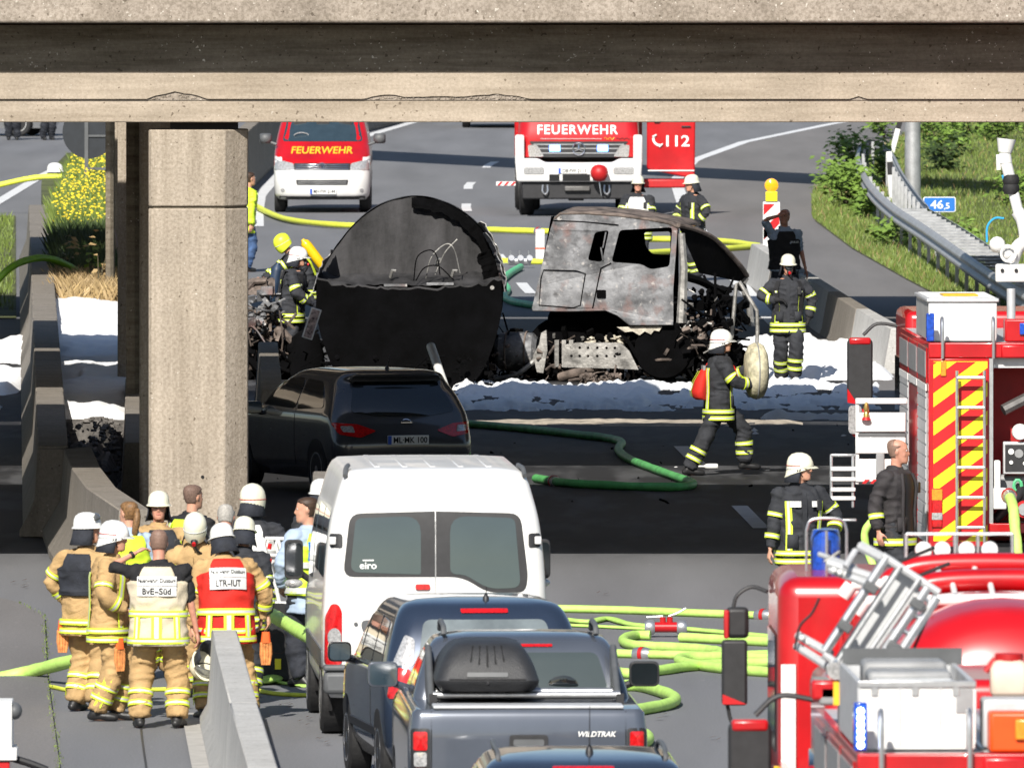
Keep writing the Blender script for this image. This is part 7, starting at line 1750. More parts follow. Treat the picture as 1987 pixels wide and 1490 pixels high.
MB().tube([wob(u, v, -.008) for u, v in pp([(1074, 428), (1130, 430), (1200, 436)])], .008, 5).build('roof_seam', 'soot_black', cs_)
MB().prism(rrect(U(1158), Zp(578), U(1176), Zp(562), .02), -.02, .02).build('handle_recess', 'soot_black', cs_)
MB().tube([wob(u, v, -.015) for u, v in pp([(1176, 450), (1170, 480), (1166, 480), (1170, 505)])], .012, 5).build('window_stay', 'burnt_steel', cs_)
MB().tube([wob(u, v, -.01) for u, v in pp([(1034, 601), (1100, 602), (1176, 600), (1200, 610), (1222, 628), (1306, 627)])], .022, 6).build('sill_edge', 'burnt_steel', cs_)
mb = MB(); holed(mb, pp([(1000, 596), (1010, 556), (1034, 446), (1050, 416), (1190, 424), (1272, 436), (1272, 560), (1272, 600)]), [rpoly(pp([(1204, 458), (1256, 456), (1256, 502), (1220, 500), (1208, 486)]), .04, 3)], lambda u, v, d: Vector((u, 2.2 + d, v)), .03); mb.build('far_side', 'soot_black', tc, smooth=0)
# roof skin, sagging to the front
mb = MB(); P = []
for i in range(9):
    t_ = i / 8; P.append([(U(px) + (.04 * math.sin(math.pi * t_)), 2.22 * t_, Zp(py) + .05 * math.sin(math.pi * t_) - .03 * (px > 1250) * math.sin(math.pi * t_) + .015 * mnoise.noise((px * .03, t_ * 5, 1))) for px, py in ((1074, 424), (1086, 412), (1140, 412), (1200, 416), (1260, 424), (1300, 431), (1316, 440))])
o = mb.grid(P).build('roof_skin', 'burnt_rust', tc, smooth=50); q = o.modifiers.new('thick', 'SOLIDIFY'); q.thickness = .03
mb = MB(); P = [[(U(1040) + .05 * i / 6, 2.2 * i / 6, z) for z in np.linspace(Zp(598), Zp(420), 8)] for i in range(7)]; mb.grid([[(U(1036) + (z - Zp(598)) * .19, y, z) for _, y, z in r_] for r_ in P]).build('back_wall', 'soot_black', tc)
MB().span((U(1045), .06, Zp(603)), (U(1300), 2.2, Zp(590))).build('cab_floor', 'soot_black', tc)
# windscreen opening: near pillar, drooping header, far pillar and scuttle
dn = .0
MB().tube([(U(1322), .0, Zp(452)), (U(1326), .02, Zp(520)), (U(1322), .0, Zp(625))], [.05, .06, .075], 7).build('near_pillar', 'burnt_alu', tc)
hdr = [(U(1316), .0, Zp(436)), (U(1340), .5, Zp(446)), (U(1364), 1.0, Zp(464)), (U(1384), 1.4, Zp(492)), (U(1400), 1.8, Zp(520)), (U(1408), 2.1, Zp(542))]
MB().tube(spline(hdr, 5), .035, 7).build('windscreen_header', 'burnt_rust', tc)
mb = MB(); mb.grid([[Vector(h) + Vector((0, 0, -.01)) for h in spline(hdr, 3)], [Vector((U(1338), .9, Zp(532))).lerp(Vector((U(1404), 2.2, Zp(556))), i / 15) for i in range(16)]]); mb.build('cab_inner', 'soot_black', tc, smooth=0)
MB().tube(spline([(U(1326), .05, Zp(535)), (U(1356), .7, Zp(552)), (U(1388), 1.4, Zp(590)), (U(1412), 1.9, Zp(630))], 5), [.06] * 16, 7).build('scuttle', 'soot_black', tc)
MB().tube(spline([(U(1406), 2.1, Zp(545)), (U(1400), 2.1, Zp(560)), (U(1412), 2.1, Zp(600)), (U(1416), 2.1, Zp(640))], 5), .05, 7).build('far_pillar', 'burnt_alu', tc)
MB().tube([(U(1413), .3, Zp(655)), (U(1422), .3, Zp(552)), (U(1428), .3, Zp(546)), (U(1462), .3, Zp(602)), (U(1463), .3, Zp(640)), (U(1461), .3, Zp(700))], .028, 7).build('bent_frame', 'burnt_alu', tc)
junk('front_debris', tc, 240, ((U(1316), .0, Zp(735)), (U(1412), 1.8, Zp(560))), 8, 'soot_black', .05, .2); junk('front_debris', tc, 26, ((U(1318), .0, Zp(720)), (U(1408), .4, Zp(560))), 9, 'burnt_alu', .03, .10); junk('front_debris', tc, 30, ((U(1318), -.05, Zp(700)), (U(1400), .3, Zp(600))), 19, 'burnt_rust', .04, .14)
# chassis
mb = MB(); rail = pp([(1092, 712), (1098, 668), (1122, 664), (1206, 664), (1222, 680), (1240, 716), (1200, 714)])
holes = [[(U(px) + .022 * math.cos(a), Zp(py) + .022 * math.sin(a)) for a in np.linspace(0, 6.28, 7)[:-1]] for px in (1110, 1126, 1142, 1160, 1178, 1194) for py in (674, 690)] + [[(U(1200) + .05 * math.cos(a), Zp(686) + .025 * math.sin(a)) for a in np.linspace(0, 6.28, 9)[:-1]]]
holed(mb, rail, holes, lambda u, v, d: Vector((u, -.06 + d, v)), .04); mb.build('frame_rail', 'burnt_alu', tc, smooth=0)
MB().span((U(1080), 1.5, Zp(714)), (U(1400), 1.6, Zp(668))).build('frame_rail', 'soot_black', tc)
MB().tube(spline([(U(1196), .2, Zp(642)), (U(1214), .15, Zp(660)), (U(1232), .15, Zp(690)), (U(1250), .2, Zp(718))], 5), .03, 6).build('bracket_arm', 'soot_black', tc)
MB().lathe([(0, -.31), (.2, -.30), (.265, -.24), (.28, -.1), (.28, .1), (.265, .24), (.2, .30), (0, .31)], (U(996), .35, Zp(684)), 'x', 24).build('air_tank', 'burnt_steel', tc)
for q_ in (-.14, .14): MB().tube([(U(996) + q_, .35 + .285 * math.cos(a), Zp(684) + .285 * math.sin(a)) for a in np.linspace(0, 6.28, 23)[:-1]], .014, 6, closed=True).build('tank_strap', 'burnt_rust', tc)
junk('coupling_debris', tc, 150, ((U(925), .2, .0), (U(1060), 1.6, Zp(655))), 31, 'soot_black', .06, .2); junk('coupling_debris', tc, 36, ((U(930), .0, .0), (U(1060), .3, Zp(668))), 32, 'burnt_rust', .04, .12)
MB().span((U(930), .9, Zp(712)), (U(1100), 1.1, Zp(676))).build('frame_rail', 'soot_black', tc)
MB().tube(spline([(U(960), .0, Zp(736)), (U(1000), -.05, Zp(728)), (U(1030), .0, Zp(706)), (U(1040), .1, Zp(690))], 5), .035, 7).build('bent_pipe', 'burnt_alu', tc)
MB().prism(pp([(1042, 722), (1034, 690), (1046, 668), (1050, 646), (1060, 640), (1062, 680), (1054, 724)]), .0, .05).build('mud_flap', 'burnt_alu', tc)
MB().tube(spline([(U(1085), .1, Zp(732)), (U(1110), .0, Zp(724)), (U(1140), .0, Zp(716)), (U(1165), .1, Zp(706))], 5), .065, 9).build('exhaust', 'burnt_rust', tc)
for px in (1078, 1092, 1106): MB().span((U(px) - .03, .1, Zp(712)), (U(px) + .03, .25, Zp(660))).build('bracket', 'burnt_alu', tc)
mb = MB()
rnd = random.Random(3)
for i in range(70): px = rnd.uniform(1130, 1222); mb.ell((U(px), rnd.uniform(.32, .6), Zp(664) + rnd.uniform(-.03, .09) * (1 if px > 1150 else .5)), (rnd.uniform(.02, .07), .05, rnd.uniform(.012, .035)), n=7, k=5)
o = mb.build('ash_deposit', 'ash', tc, smooth=60); o['kind'] = 'stuff'
mb = MB(); mb.prism(pp([(1196, 634), (1284, 632), (1278, 642), (1268, 640), (1262, 648), (1250, 642), (1240, 650), (1226, 642), (1212, 644)]), .04, .06).build('torn_lining', 'ash', tc, smooth=0)
junk('underbody_debris', tc, 260, ((U(1040), .2, .02), (U(1320), 1.9, Zp(640))), 12, 'soot_black', .05, .22); junk('underbody_debris', tc, 46, ((U(1050), .3, .0), (U(1340), .3, Zp(650))), 14, 'burnt_alu', .02, .08); junk('underbody_debris', tc, 50, ((U(1050), .1, .0), (U(1300), .4, Zp(660))), 15, 'burnt_rust', .03, .10)
for px, dy in ((1285, .1), (1285, 1.7)): MB().lathe([(0, -.1), (.18, -.1), (.24, -.12), (.40, -.12), (.43, 0), (.40, .14), (0, .14)], (U(px), dy + .1, .46), 'y', 22).build('wheel', 'soot_black', tc)
for px in (1075,): MB().lathe([(0, -.1), (.30, -.12), (.44, -.1), (.44, .2), (0, .2)], (U(px), .5, .46), 'y', 22).build('wheel', 'soot_black', tc)
junk('ash_heap', tc, 90, ((U(1135), -.5, 0), (U(1210), -.1, .12)), 16, 'burnt_rust', .04, .10)
MB().span((U(1050), .5, Zp(660)), (U(1310), 1.7, Zp(604))).build('engine_mass', 'soot_black', tc, bevel=.1)
# shredded wreckage left of the tank
wk = thing('wreck_pile', 'pile of twisted rusty wreckage between the broad pier and the burnt tank', 'wreckage', G(510, 735), 0); wk.location.z = 0
kk = F / wk.location.y; wz = lambda py: CAM_H - (py + 420) / kk; wx = lambda px: (px - 510) / kk
MB().tube([(wx(px), .1, wz(py)) for px, py in ((480, 560), (492, 546), (516, 545), (521, 556), (500, 566))], .05, 7).build('bent_panel', 'burnt_rust', wk)
mb = MB(); P = [[(wx(472) + .45 * u, .2 * v, wz(572) + .22 * v + .05 * mnoise.noise((u * 5, v * 5, 2))) for u in np.linspace(0, 1, 14)] for v in np.linspace(0, 1, 8)]; o = mb.grid(P).build('crumpled_sheet', 'burnt_rust', wk, smooth=0); q = o.modifiers.new('thick', 'SOLIDIFY'); q.thickness = .02
junk('debris', wk, 150, ((wx(470), -.4, 0), (wx(545), .5, wz(600))), 21, 'burnt_rust', .06, .22); junk('debris', wk, 110, ((wx(470), -.5, 0), (wx(620), .2, wz(660))), 22, 'soot_black', .08, .28); junk('debris', wk, 50, ((wx(480), -.5, wz(680)), (wx(540), .2, wz(560))), 23, 'burnt_steel', .05, .2)
MB().tube([(wx(548), -.3, wz(640)), (wx(600), -.3, wz(700))], .05, 7).build('beam', 'burnt_rust', wk)
mb = MB().loft(rings_along([Vector((wx(590), -.3, .02)), Vector((wx(595), -.3, .35)), Vector((wx(592), -.3, .62)), Vector((wx(588), -.3, .70))], [.24, .26, .2, .08], 12)); mb.build('charred_seat', 'soot_black', wk)
wpb = MB().prism(rrect(-.075, -.22, .075, .22, .01), -.01, .01).build('marker_plate', 'letter_white', loc=A(605, 628, 243.5), rot=(0, R(18), 0), bevel=.003); tag(wpb, 'scorched red and white marker plate leaning beside the burnt tank', 'plate')
mat('scorched_red', (.45, .10, .09), .7, var=.6, scale=18, col2=(.75, .6, .55))
MB().prism(rrect(-.055, -.2, .055, .2, .005), -.018, -.012).build('red_field', 'scorched_red', wpb)
pl = thing('white_post', 'white plastic post leaning against the burnt tank', 'post', A(862, 748, 232), 0)
a_, b_ = A(862, 748, 232) - pl.location, A(836, 672, 233) - pl.location
MB().cyl(a_, b_, .06, n=14).build('post_tube', 'white_plastic', pl); MB().ell(b_, (.062, .062, .03)).build('post_cap', 'white_plastic', pl); MB().tube([a_.lerp(b_, .5) + Vector((.064 * math.cos(t_), .064 * math.sin(t_), .01)) for t_ in np.linspace(0, 6.28, 13)[:-1]], .006, 5, closed=True).build('post_band', 'ink', pl)
pl.location.z = pl.location.z
junk('loose', None, 60, ((-4, 206, .0), (5.5, 232, .01)), 33, 'soot_black', .02, .05)
o = bpy.data.objects['loose']; o.name = 'road_debris'; tag(o, 'small charred scraps scattered on the sooty road', 'debris', kind='stuff')
# ---------------------------------------------------------------- guard rail, signs, plants, hoses
def guard(t, pts, top=.75, name='rail_element', posts=True, seg=4.2, flip=1):
    P = [Vector((*p, 0)) for p in pts]; P = spline(P, 6); L_ = [0]
    for i in range(1, len(P)): L_.append(L_[-1] + (P[i] - P[i - 1]).length)
    tot = L_[-1]
    def at(s_): 
        i = max(0, min(len(P) - 2, int(np.searchsorted(L_, s_)) - 1)); return P[i].lerp(P[i + 1], (s_ - L_[i]) / max(1e-6, L_[i + 1] - L_[i]))
    prof = [(0, 0), (.045, -.02), (.08, -.07), (.08, -.10), (.02, -.15), (.02, -.17), (.08, -.22), (.08, -.25), (.045, -.30), (0, -.32)]
    n = max(1, int(tot / seg))
    for k in range(n):
        rings = []
        for j in range(5):
            s_ = (k + j / 4 * .999) * tot / n; c = at(s_); d = (at(min(tot, s_ + .2)) - at(max(0, s_ - .2))).normalized(); nn = Vector((d.y, -d.x, 0)) * flip
            rings.append([c + nn * u + Vector((0, 0, top + v)) - t.location for u, v in prof] + [c + nn * (u - .006) + Vector((0, 0, top + v)) - t.location for u, v in reversed(prof)])
        MB().loft(rings).build(name, 'galvanised', t, smooth=30)
        if posts:
            c = at((k + .5) * tot / n) - t.location; d = (at((k + .6) * tot / n) - at((k + .4) * tot / n)).normalized(); nn = Vector((d.y, -d.x, 0)) * flip
            MB().span((-.03, -.05, -.1), (.03, .05, top - .02)).build('rail_post', 'galvanised', t, loc=c - nn * .08)
    return at, tot
gr = thing('guard_rail', 'long galvanised guard rail sweeping past the grass verge', 'guard rail', Vector((7.7, 273, 0)))
OUT = [(8.6, 246), (8.15, 258), (7.72, 273), (7.27, 306), (7.02, 323.5), (6.98, 342), (7.2, 363), (7.45, 374)]
at_, tot_ = guard(gr, OUT, flip=-1)
INN = [(7.45, 374), (7.75, 379), (7.95, 374), (7.90, 365), (7.74, 351), (7.62, 335), (7.56, 321)]
g2 = thing('guard_rail', 'galvanised rail end bent round the grassy nose beside the delineator', 'guard rail', Vector((7.45, 374, 0)))
guard(g2, INN, top=.80, flip=-1)
g3 = thing('guard_rail', 'rear guard rail joined to the front rail by rungs', 'guard rail', Vector((8.3, 273, 0)))
guard(g3, [(9.2, 246), (8.72, 258), (8.28, 273), (7.84, 306), (7.56, 321)], flip=1)
for D_ in np.arange(262, 322, 2.0):
    xa = float(np.interp(D_, [258, 273, 306, 323.5], [8.15, 7.72, 7.27, 7.02])); xb = float(np.interp(D_, [258, 273, 306, 321], [8.72, 8.28, 7.84, 7.56]))
    MB().span((xa - 8.3, D_ - 273 - .09, .69), (xb - 8.3, D_ - 273 + .09, .735)).build('spacer_rung', 'galvanised', g3)
# mast, delineators, kilometre sign, warning board
p = G(1771, 395); ms = thing('lamp_mast', 'tall grey steel mast rising from the verge behind the guard rail', 'mast', p)
MB().cyl((0, 0, 0), (0, 0, 9), .165, .12, 20).build('mast_tube', 'galvanised', ms); MB().lathe([(0, 0), (.26, 0), (.26, .03), (.18, .05), (0, .05)], n=16).build('base_plate', 'galvanised', ms)
def delineator(label, px, py, h, tilt):
    t = thing('delineator_post', label, 'road post', G(px, py)); rot = Matrix.Rotation(tilt, 3, 'Y')
    for nm, z0, z1, m_ in (('post_foot', 0, h * .55, 'white_plastic'), ('reflector_band', h * .55, h * .8, 'ink'), ('post_head', h * .8, h, 'white_plastic')):
        MB().prism([(-.06, -.05), (.06, -.05), (.04, .06), (-.04, .06)], z0, z1, plane='xy').build(nm, m_, t, rot=(0, tilt, 0), bevel=.01)
delineator('white delineator post standing inside the rail nose', 1732, 395, 1.05, R(-4))
delineator('leaning white delineator post beside the mast', 1730, 300, 1.1, R(14))
ks = thing('kilometre_sign', 'blue kilometre sign reading 46,5 on the grass verge', 'sign', G(1823, 470))
sk = F / ks.location.y; zc = CAM_H - (397 + 420) / sk
pnl = MB().prism(rrect(-.30, zc - .14, .30, zc + .14, .04), -.01, .01).build('sign_border', 'letter_white', ks); MB().prism(rrect(-.285, zc - .125, .285, zc + .125, .03), -.016, -.011).build('sign_face', 'sign_blue', pnl)
text('46', .16, 'letter_white', pnl, plane_map((-.05, -.018, zc), (1, 0, 0), (0, 0, 1)), width=.24); text('5', .11, 'letter_white', pnl, plane_map((.15, -.018, zc - .025), (1, 0, 0), (0, 0, 1)), width=.075); text(',', .04, 'letter_white', pnl, plane_map((.095, -.018, zc - .085), (1, 0, 0), (0, 0, 1)), width=.02)
MB().cyl((0, .04, 0), (0, .04, zc + .1), .03, n=10).build('sign_post', 'galvanised', ks)
wb = thing('warning_beacon', 'red and white striped warning board with an amber lamp on the barrier end', 'warning board', Vector((4.36, 297.8, 0)))
sk = F / 297.8; bz_ = lambda py: CAM_H - (py + 420) / sk; bx0 = (1497 - CX) / sk - 4.36
brd = MB().span((bx0 - .145, -.02, bz_(550)), (bx0 + .145, .02, bz_(392))).build('board', 'letter_white', wb, bevel=.01)
for py in (394, 442, 490): MB().prism([(bx0 - .135, bz_(py + 26)), (bx0 + .135, bz_(py + 2)), (bx0 + .135, bz_(py + 26) - .0), (bx0 + .02, bz_(py + 40)), (bx0 - .135, bz_(py + 50))][:0] or [(bx0 - .135, bz_(py + 24)), (bx0 - .135, bz_(py + 2)), (bx0 + .06, bz_(py + 2))], -.026, -.021).build('red_stripe', 'red_sign', brd)
for py in (430, 478): MB().prism([(bx0 - .135, bz_(py + 16)), (bx0 + .135, bz_(py - 18)), (bx0 + .135, bz_(py + 4)), (bx0 - .06, bz_(py + 28)), (bx0 - .135, bz_(py + 34))], -.026, -.021).build('red_stripe', 'red_sign', brd)
MB().span((bx0 - .10, -.05, bz_(391)), (bx0 + .10, .05, bz_(372))).build('lamp_housing', 'yellow_paint', wb, bevel=.01)
MB().lathe([(0, -.06), (.07, -.055), (.115, -.03), (.12, 0), (.115, .03), (.07, .055), (0, .06)], (bx0, 0, bz_(360)), 'y', 20).build('amber_lamp', 'amber', wb)
# round sign seen from behind, on the left
rs = thing('round_sign', 'back of a round traffic sign on its grey post beside the yellow flowers', 'sign', G(158, 452), 0); sk = F / rs.location.y; rz_ = lambda py: CAM_H - (py + 420) / sk
mat('sign_back', (.018, .022, .028), .5, var=.15)
dsc = MB().lathe([(0, -.01), (.50, -.01), (.50, .01), (0, .01)], (.14, 0, rz_(257)), 'y', 36).build('sign_disc', 'sign_back', rs)
MB().span((.06, -.05, 0), (.13, -.011, rz_(200))).build('sign_post', 'grey_plastic', rs); MB().span((.10, -.06, rz_(330)), (.6, -.03, rz_(325))).build('sign_bracket', 'grey_plastic', rs); MB().span((.10, -.04, rz_(266)), (.6, -.012, rz_(262))).build('sign_bracket', 'grey_plastic', rs)

# --- plants
def leaf_mat(name, c, c2): return mat(name, c, .6, var=.25, scale=1.3, col2=c2, detail=8)
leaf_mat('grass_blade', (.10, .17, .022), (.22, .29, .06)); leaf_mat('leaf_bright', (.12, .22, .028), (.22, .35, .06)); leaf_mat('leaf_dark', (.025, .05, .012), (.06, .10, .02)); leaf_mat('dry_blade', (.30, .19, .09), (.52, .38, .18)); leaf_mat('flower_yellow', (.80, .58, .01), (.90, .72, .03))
def blades(name, label, n, place, h, wd, material, seed, bend=.5, parent=None, cat='grass', kind='stuff'):
    rs_ = np.random.RandomState(seed); P = np.array([place(rs_) for _ in range(n)]); a = rs_.uniform(0, 6.28, n); hh = h * rs_.uniform(.45, 1.25, n); b = rs_.uniform(-bend, bend, (n, 2)) * hh[:, None]
    dx = np.stack([np.cos(a), np.sin(a)], 1) * (wd * rs_.uniform(.6, 1.3, n))[:, None] / 2
    V = np.zeros((n, 4, 3)); V[:, 0, :2] = P[:, :2] - dx; V[:, 1, :2] = P[:, :2] + dx; V[:, 2, :2] = P[:, :2] + b * .45 + dx * .7; V[:, 3, :2] = P[:, :2] + b
    V[:, 0, 2] = V[:, 1, 2] = P[:, 2]; V[:, 2, 2] = P[:, 2] + hh * .6; V[:, 3, 2] = P[:, 2] + hh
    i = np.arange(n)[:, None] * 4; Fq = np.concatenate([i + [[0, 1, 2]], i + [[0, 2, 3]]], 0)
    me = bpy.data.meshes.new(name); me.from_pydata(V.reshape(-1, 3).tolist(), [], Fq.tolist()); me.materials.append(MATS[material]); me.update()
    o = link(name, me, parent); 
    if label: tag(o, label, cat)
    if kind: o['kind'] = kind
    return o
def bush(name, label, c, r, n, leaf, material, seed, cat='shrub', stems=5, group=None):
    t = thing(name, label, cat, c, group=group); rnd = random.Random(seed); mb = MB(); cl = []
    for k in range(9): a = rnd.uniform(0, 6.28); q = rnd.uniform(.2, .85); cl.append(Vector((q * r[0] * math.cos(a), q * r[1] * math.sin(a), r[2] * rnd.uniform(.25, 1.0))))
    for k in range(n):
        q = rnd.choice(cl) + Vector((rnd.gauss(0, .26) * r[0], rnd.gauss(0, .26) * r[1], rnd.gauss(0, .22) * r[2])); q.z = max(.03, q.z)
        ln = leaf * rnd.uniform(.6, 1.3); a = rnd.uniform(0, 6.28); d = Vector((math.cos(a), math.sin(a), rnd.uniform(-.5, .5))).normalized(); s_ = d.cross(Vector((rnd.uniform(-.4, .4), rnd.uniform(-.9, .1), 1))).normalized()
        mb.add([q, q + d * ln * .5 + s_ * ln * .33 - Vector((0, 0, ln * .02)), q + d * ln - Vector((0, 0, ln * .15)), q + d * ln * .5 - s_ * ln * .33], [(0, 1, 2, 3)])
    o = mb.build('foliage', material, t, smooth=0); o['kind'] = 'stuff'
    sm_ = MB()
    for q in cl[:stems]: sm_.tube(spline([(0, 0, 0), q * .5 + Vector((0, 0, .1)), q], 3), [.02, .017, .014, .011, .009, .007, .004], 5)
    sm_.build('stem', 'earth', t); return t
# verge on the right
VX = ip([250, 273, 300, 320, 342, 363, 380, 400, 440], [8.4, 7.6, 6.75, 6.2, 5.85, 6.2, 7.0, 8.2, 10.5])
sheet('verge', VX, lambda d: VX(d) + 40, list(range(250, 446, 5)), .018, 'grass_soil')
def inverge(rs_): d = 445 - rs_.rand() ** .8 * 190; x = VX(d) + rs_.rand() ** 1.5 * 9 + .03; return (x, d, .015)
blades('verge_grass', 'sunlit rough grass of the verge behind the guard rail', 95000, inverge, .12, .018, 'grass_blade', 3)
blades('verge_grass', 'fine straw-coloured stalks among the verge grass', 3500, inverge, .17, .012, 'dry_blade', 4)
for k, (px, py, rx, ry, rz_, n, lb) in enumerate((
    (1640, 405, .5, 6, .75, 900, 'bright leafy shrub bulging over the kerb before the guard rail'), (1655, 350, .42, 6, .75, 700, 'bright leafy shrub at the rail nose'), (1625, 375, .35, 5, .5, 450, 'low bright bramble at the edge of the slip road'), (1685, 425, .4, 5, .45, 450, 'low bramble under the front guard rail'),
    (1755, 480, .5, 5, .5, 500, 'leafy weed clump below the long guard rail'), (1715, 365, .22, 3, .8, 350, 'broad leafed sprout growing inside the rail nose'), (1830, 300, .7, 7, .9, 800, 'leafy bramble behind the mast'), (1885, 262, 1.1, 8, .9, 1000, 'dense bramble bank at the upper verge'), (1940, 275, .8, 8, .9, 800, 'bramble bank next to the water cannon'), (1805, 262, .5, 6, .8, 500, 'leafy bramble touching the mast'), (1830, 335, .5, 6, .7, 450, 'dark leafy bramble above the kilometre sign'), (1985, 400, .6, 6, .6, 450, 'bramble behind the water cannon barrel'), (1862, 480, .35, 4, .4, 250, 'small weed below the kilometre sign'), (1715, 270, .4, 5, .6, 400, 'leafy shrub left of the leaning delineator'))):
    bush('bramble_shrub', lb, G(px, py), (rx, ry * .25, rz_), n, .15, 'leaf_bright' if k not in (10,) else 'leaf_dark', 50 + k)
# median on the left: yellow flowers, grass with the bridge shade in its colour, dry stalks
ML = lambda d: MW(d) + .25
def strip_place(x0, x1, d0, d1, z=.69):
    def f(rs_): d = rs_.uniform(d0, d1); return (rs_.uniform(x0(d), x1(d)), d, z)
    return f
MRX = ip([240, 289, 330, 400], [-5.9, -6.55, -7.55, -8.0]); FLX = ip([288, 330, 345, 352, 380, 400], [0, 0, 0, -.3, .5, 1.2])
MEX = ip([200, 220, 260, 300, 345, 400], [-4.4, -4.81, -5.68, -6.56, -7.54, -8.4])
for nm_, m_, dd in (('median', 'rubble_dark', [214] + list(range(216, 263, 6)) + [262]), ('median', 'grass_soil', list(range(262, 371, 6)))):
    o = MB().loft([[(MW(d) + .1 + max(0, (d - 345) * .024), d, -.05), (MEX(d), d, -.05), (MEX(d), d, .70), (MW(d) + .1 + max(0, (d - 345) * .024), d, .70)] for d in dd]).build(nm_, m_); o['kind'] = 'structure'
MLX = lambda d: MW(d) + .22 + max(0, (d - 308) * .0135) + max(0, .22 * mnoise.noise((d * .35, 5, 0)))
MRX = lambda d: MEX(d) - .5
blades('median_grass', 'green weeds of the median among the yellow flowers', 16000, strip_place(MLX, lambda d: MRX(d) + .5, 292, 366), .42, .022, 'grass_blade', 11)
def flowers(rs_): d = rs_.uniform(294, 364); return (rs_.uniform(MLX(d), MRX(d) + .5), d, rs_.uniform(.92, 1.28))
def flower_mesh(n, place, size, seed):
    rs_ = np.random.RandomState(seed); mb = MB()
    for i in range(n):
        x, y, z = place(rs_); a = rs_.uniform(0, 6.28); s_ = size * rs_.uniform(.6, 1.3); tl = rs_.uniform(-.5, .2)
        ring = [(x + s_ * math.cos(a + q * 1.2566) * (1 if q % 1 == 0 else .5), y + s_ * math.sin(a + q * 1.2566) * .8, z + s_ * math.sin(a + q * 1.2566) * .6) for q in range(5)]
        mb.add(ring + [(x, y - .2 * s_, z + .2 * s_)], [(0, 1, 5), (1, 2, 5), (2, 3, 5), (3, 4, 5), (4, 0, 5)])
    return mb
o = flower_mesh(1700, flowers, .022, 5).build('flower_heads', 'flower_yellow', smooth=0); tag(o, 'yellow ragwort flowers covering the median left of the piers', 'flowers', kind='stuff')
blades('median_grass', 'weeds of the median coloured dark green for the bridge shadow', 9000, strip_place(MLX, lambda d: MRX(d) + .5, 270, 293), .5, .03, 'leaf_dark', 12)  # darker blade colour stands in for the shade here
blades('dry_stalks', 'dry brown stalks at the edge of the foam ditch', 5200, strip_place(MLX, lambda d: MRX(d) + .5, 261, 271), .34, .03, 'dry_blade', 13, .8)
for k, (px, py) in enumerate(((178, 575), (138, 560), (192, 582))):
    bush('weed', ('tall single weed before the shaded median', 'short dead weed before the shaded median', 'brown weed beside the graffiti-marked pier')[k], G(px, py, .69), (.14, .14, .75), 26, .16, 'leaf_bright' if k == 0 else 'dry_blade', 80 + k, 'plant', 3)
sheet('opposite_verge', lambda d: -14, lambda d: MW(d) - .4, list(range(278, 345, 6)), .018, 'grass_soil')
blades('verge_grass', 'grassy strip of the opposite verge left of the long wall', 9000, strip_place(lambda d: -12.6, lambda d: MW(d) - .45, 282, 342, .015), .15, .02, 'grass_blade', 14)
blades('edge_grass', 'thin line of moss and grass along the asphalt joint', 600, lambda rs_: (lambda d: (float(np.interp(d, [130, 151, 166, 178, 181], [-3.78, -3.9, -4.4, -4.75, -5.1])) + rs_.normal(0, .018), d, .048))(rs_.uniform(138, 181)), .022, .010, 'grass_blade', 15)
# --- hoses
def hose(label, pts, r_=.05, material='hose_lime', k=7, lift=0., group=None, flat=1., couple=()):
    P = []
    for q in pts:
        if len(q) == 3 and not isinstance(q, Vector): P.append(G(q[0], q[1], q[2]))
        elif isinstance(q, Vector): P.append(q)
        else: P.append(G(q[0], q[1], r_ * flat + lift))
    t = thing('fire_hose', label, 'hose', P[0].copy(), group=group)
    S_ = [p - t.location for p in spline(P, k)]
    S_ = [p + Vector((0, 0, 0)) for p in S_]
    MB().tube(S_, [r_ * (1 + .10 * mnoise.noise((i * .7, 0, 1)) + .08 * mnoise.noise((i * .23, 3, 1))) for i in range(len(S_))], 12, flat=flat).build('hose_tube', material, t, smooth=80)
    for f in couple:
        i = min(len(S_) - 2, int(f * (len(S_) - 1))); a, b = S_[i], S_[i + 1]; d = (b - a).normalized()
        MB().tube([a - d * .09, a - d * .05, a + d * .05, a + d * .09], [r_ * 1.1, r_ * 1.35, r_ * 1.35, r_ * 1.1], 14).build('coupling', 'aluminium', t); MB().tube([a - d * .02, a + d * .02], r_ * 1.45, 14).build('coupling_ring', 'fire_red_dull', t)
    return t
hose('uppermost pale green hose running straight across the asphalt to the tender', [(1060, 1180), (1200, 1183), (1350, 1189), (1500, 1194), (1600, 1196)], .048, couple=(.72,), flat=.85)
hose('flat twisted green hose behind the red valve', [(1080, 1200), (1140, 1206), (1180, 1200), (1230, 1212), (1330, 1220), (1420, 1228), (1560, 1240)], .05, flat=.5)
hose('second flat green hose lying alongside the twisted one', [(1090, 1212), (1180, 1216), (1260, 1220), (1330, 1222)], .045, flat=.4)
hose('green hose leaving the right outlet of the red valve', [(1322, 1236), (1400, 1240), (1520, 1246), (1600, 1250)], .048, 'hose_lime')
hose('green hose looping back from the left outlet of the red valve', [(1262, 1232), (1232, 1232), (1212, 1238), (1212, 1246), (1240, 1252), (1320, 1256), (1390, 1262), (1420, 1272), (1560, 1280)], .048)
hose('straight lime hose passing behind the pickup', [(1150, 1266), (1260, 1269), (1340, 1271), (1420, 1274)], .05, couple=(.3,), flat=.85)
hose('hose bent into a tight loop beside the tender mirror', [(1560, 1268), (1400, 1273), (1330, 1275), (1318, 1281), (1350, 1289), (1420, 1298), (1560, 1308)], .05)
hose('green hose sloping up from the pickup cab', [(1180, 1298), (1220, 1306), (1280, 1300), (1340, 1292), (1440, 1286), (1580, 1284)], .05, 'hose_lime')
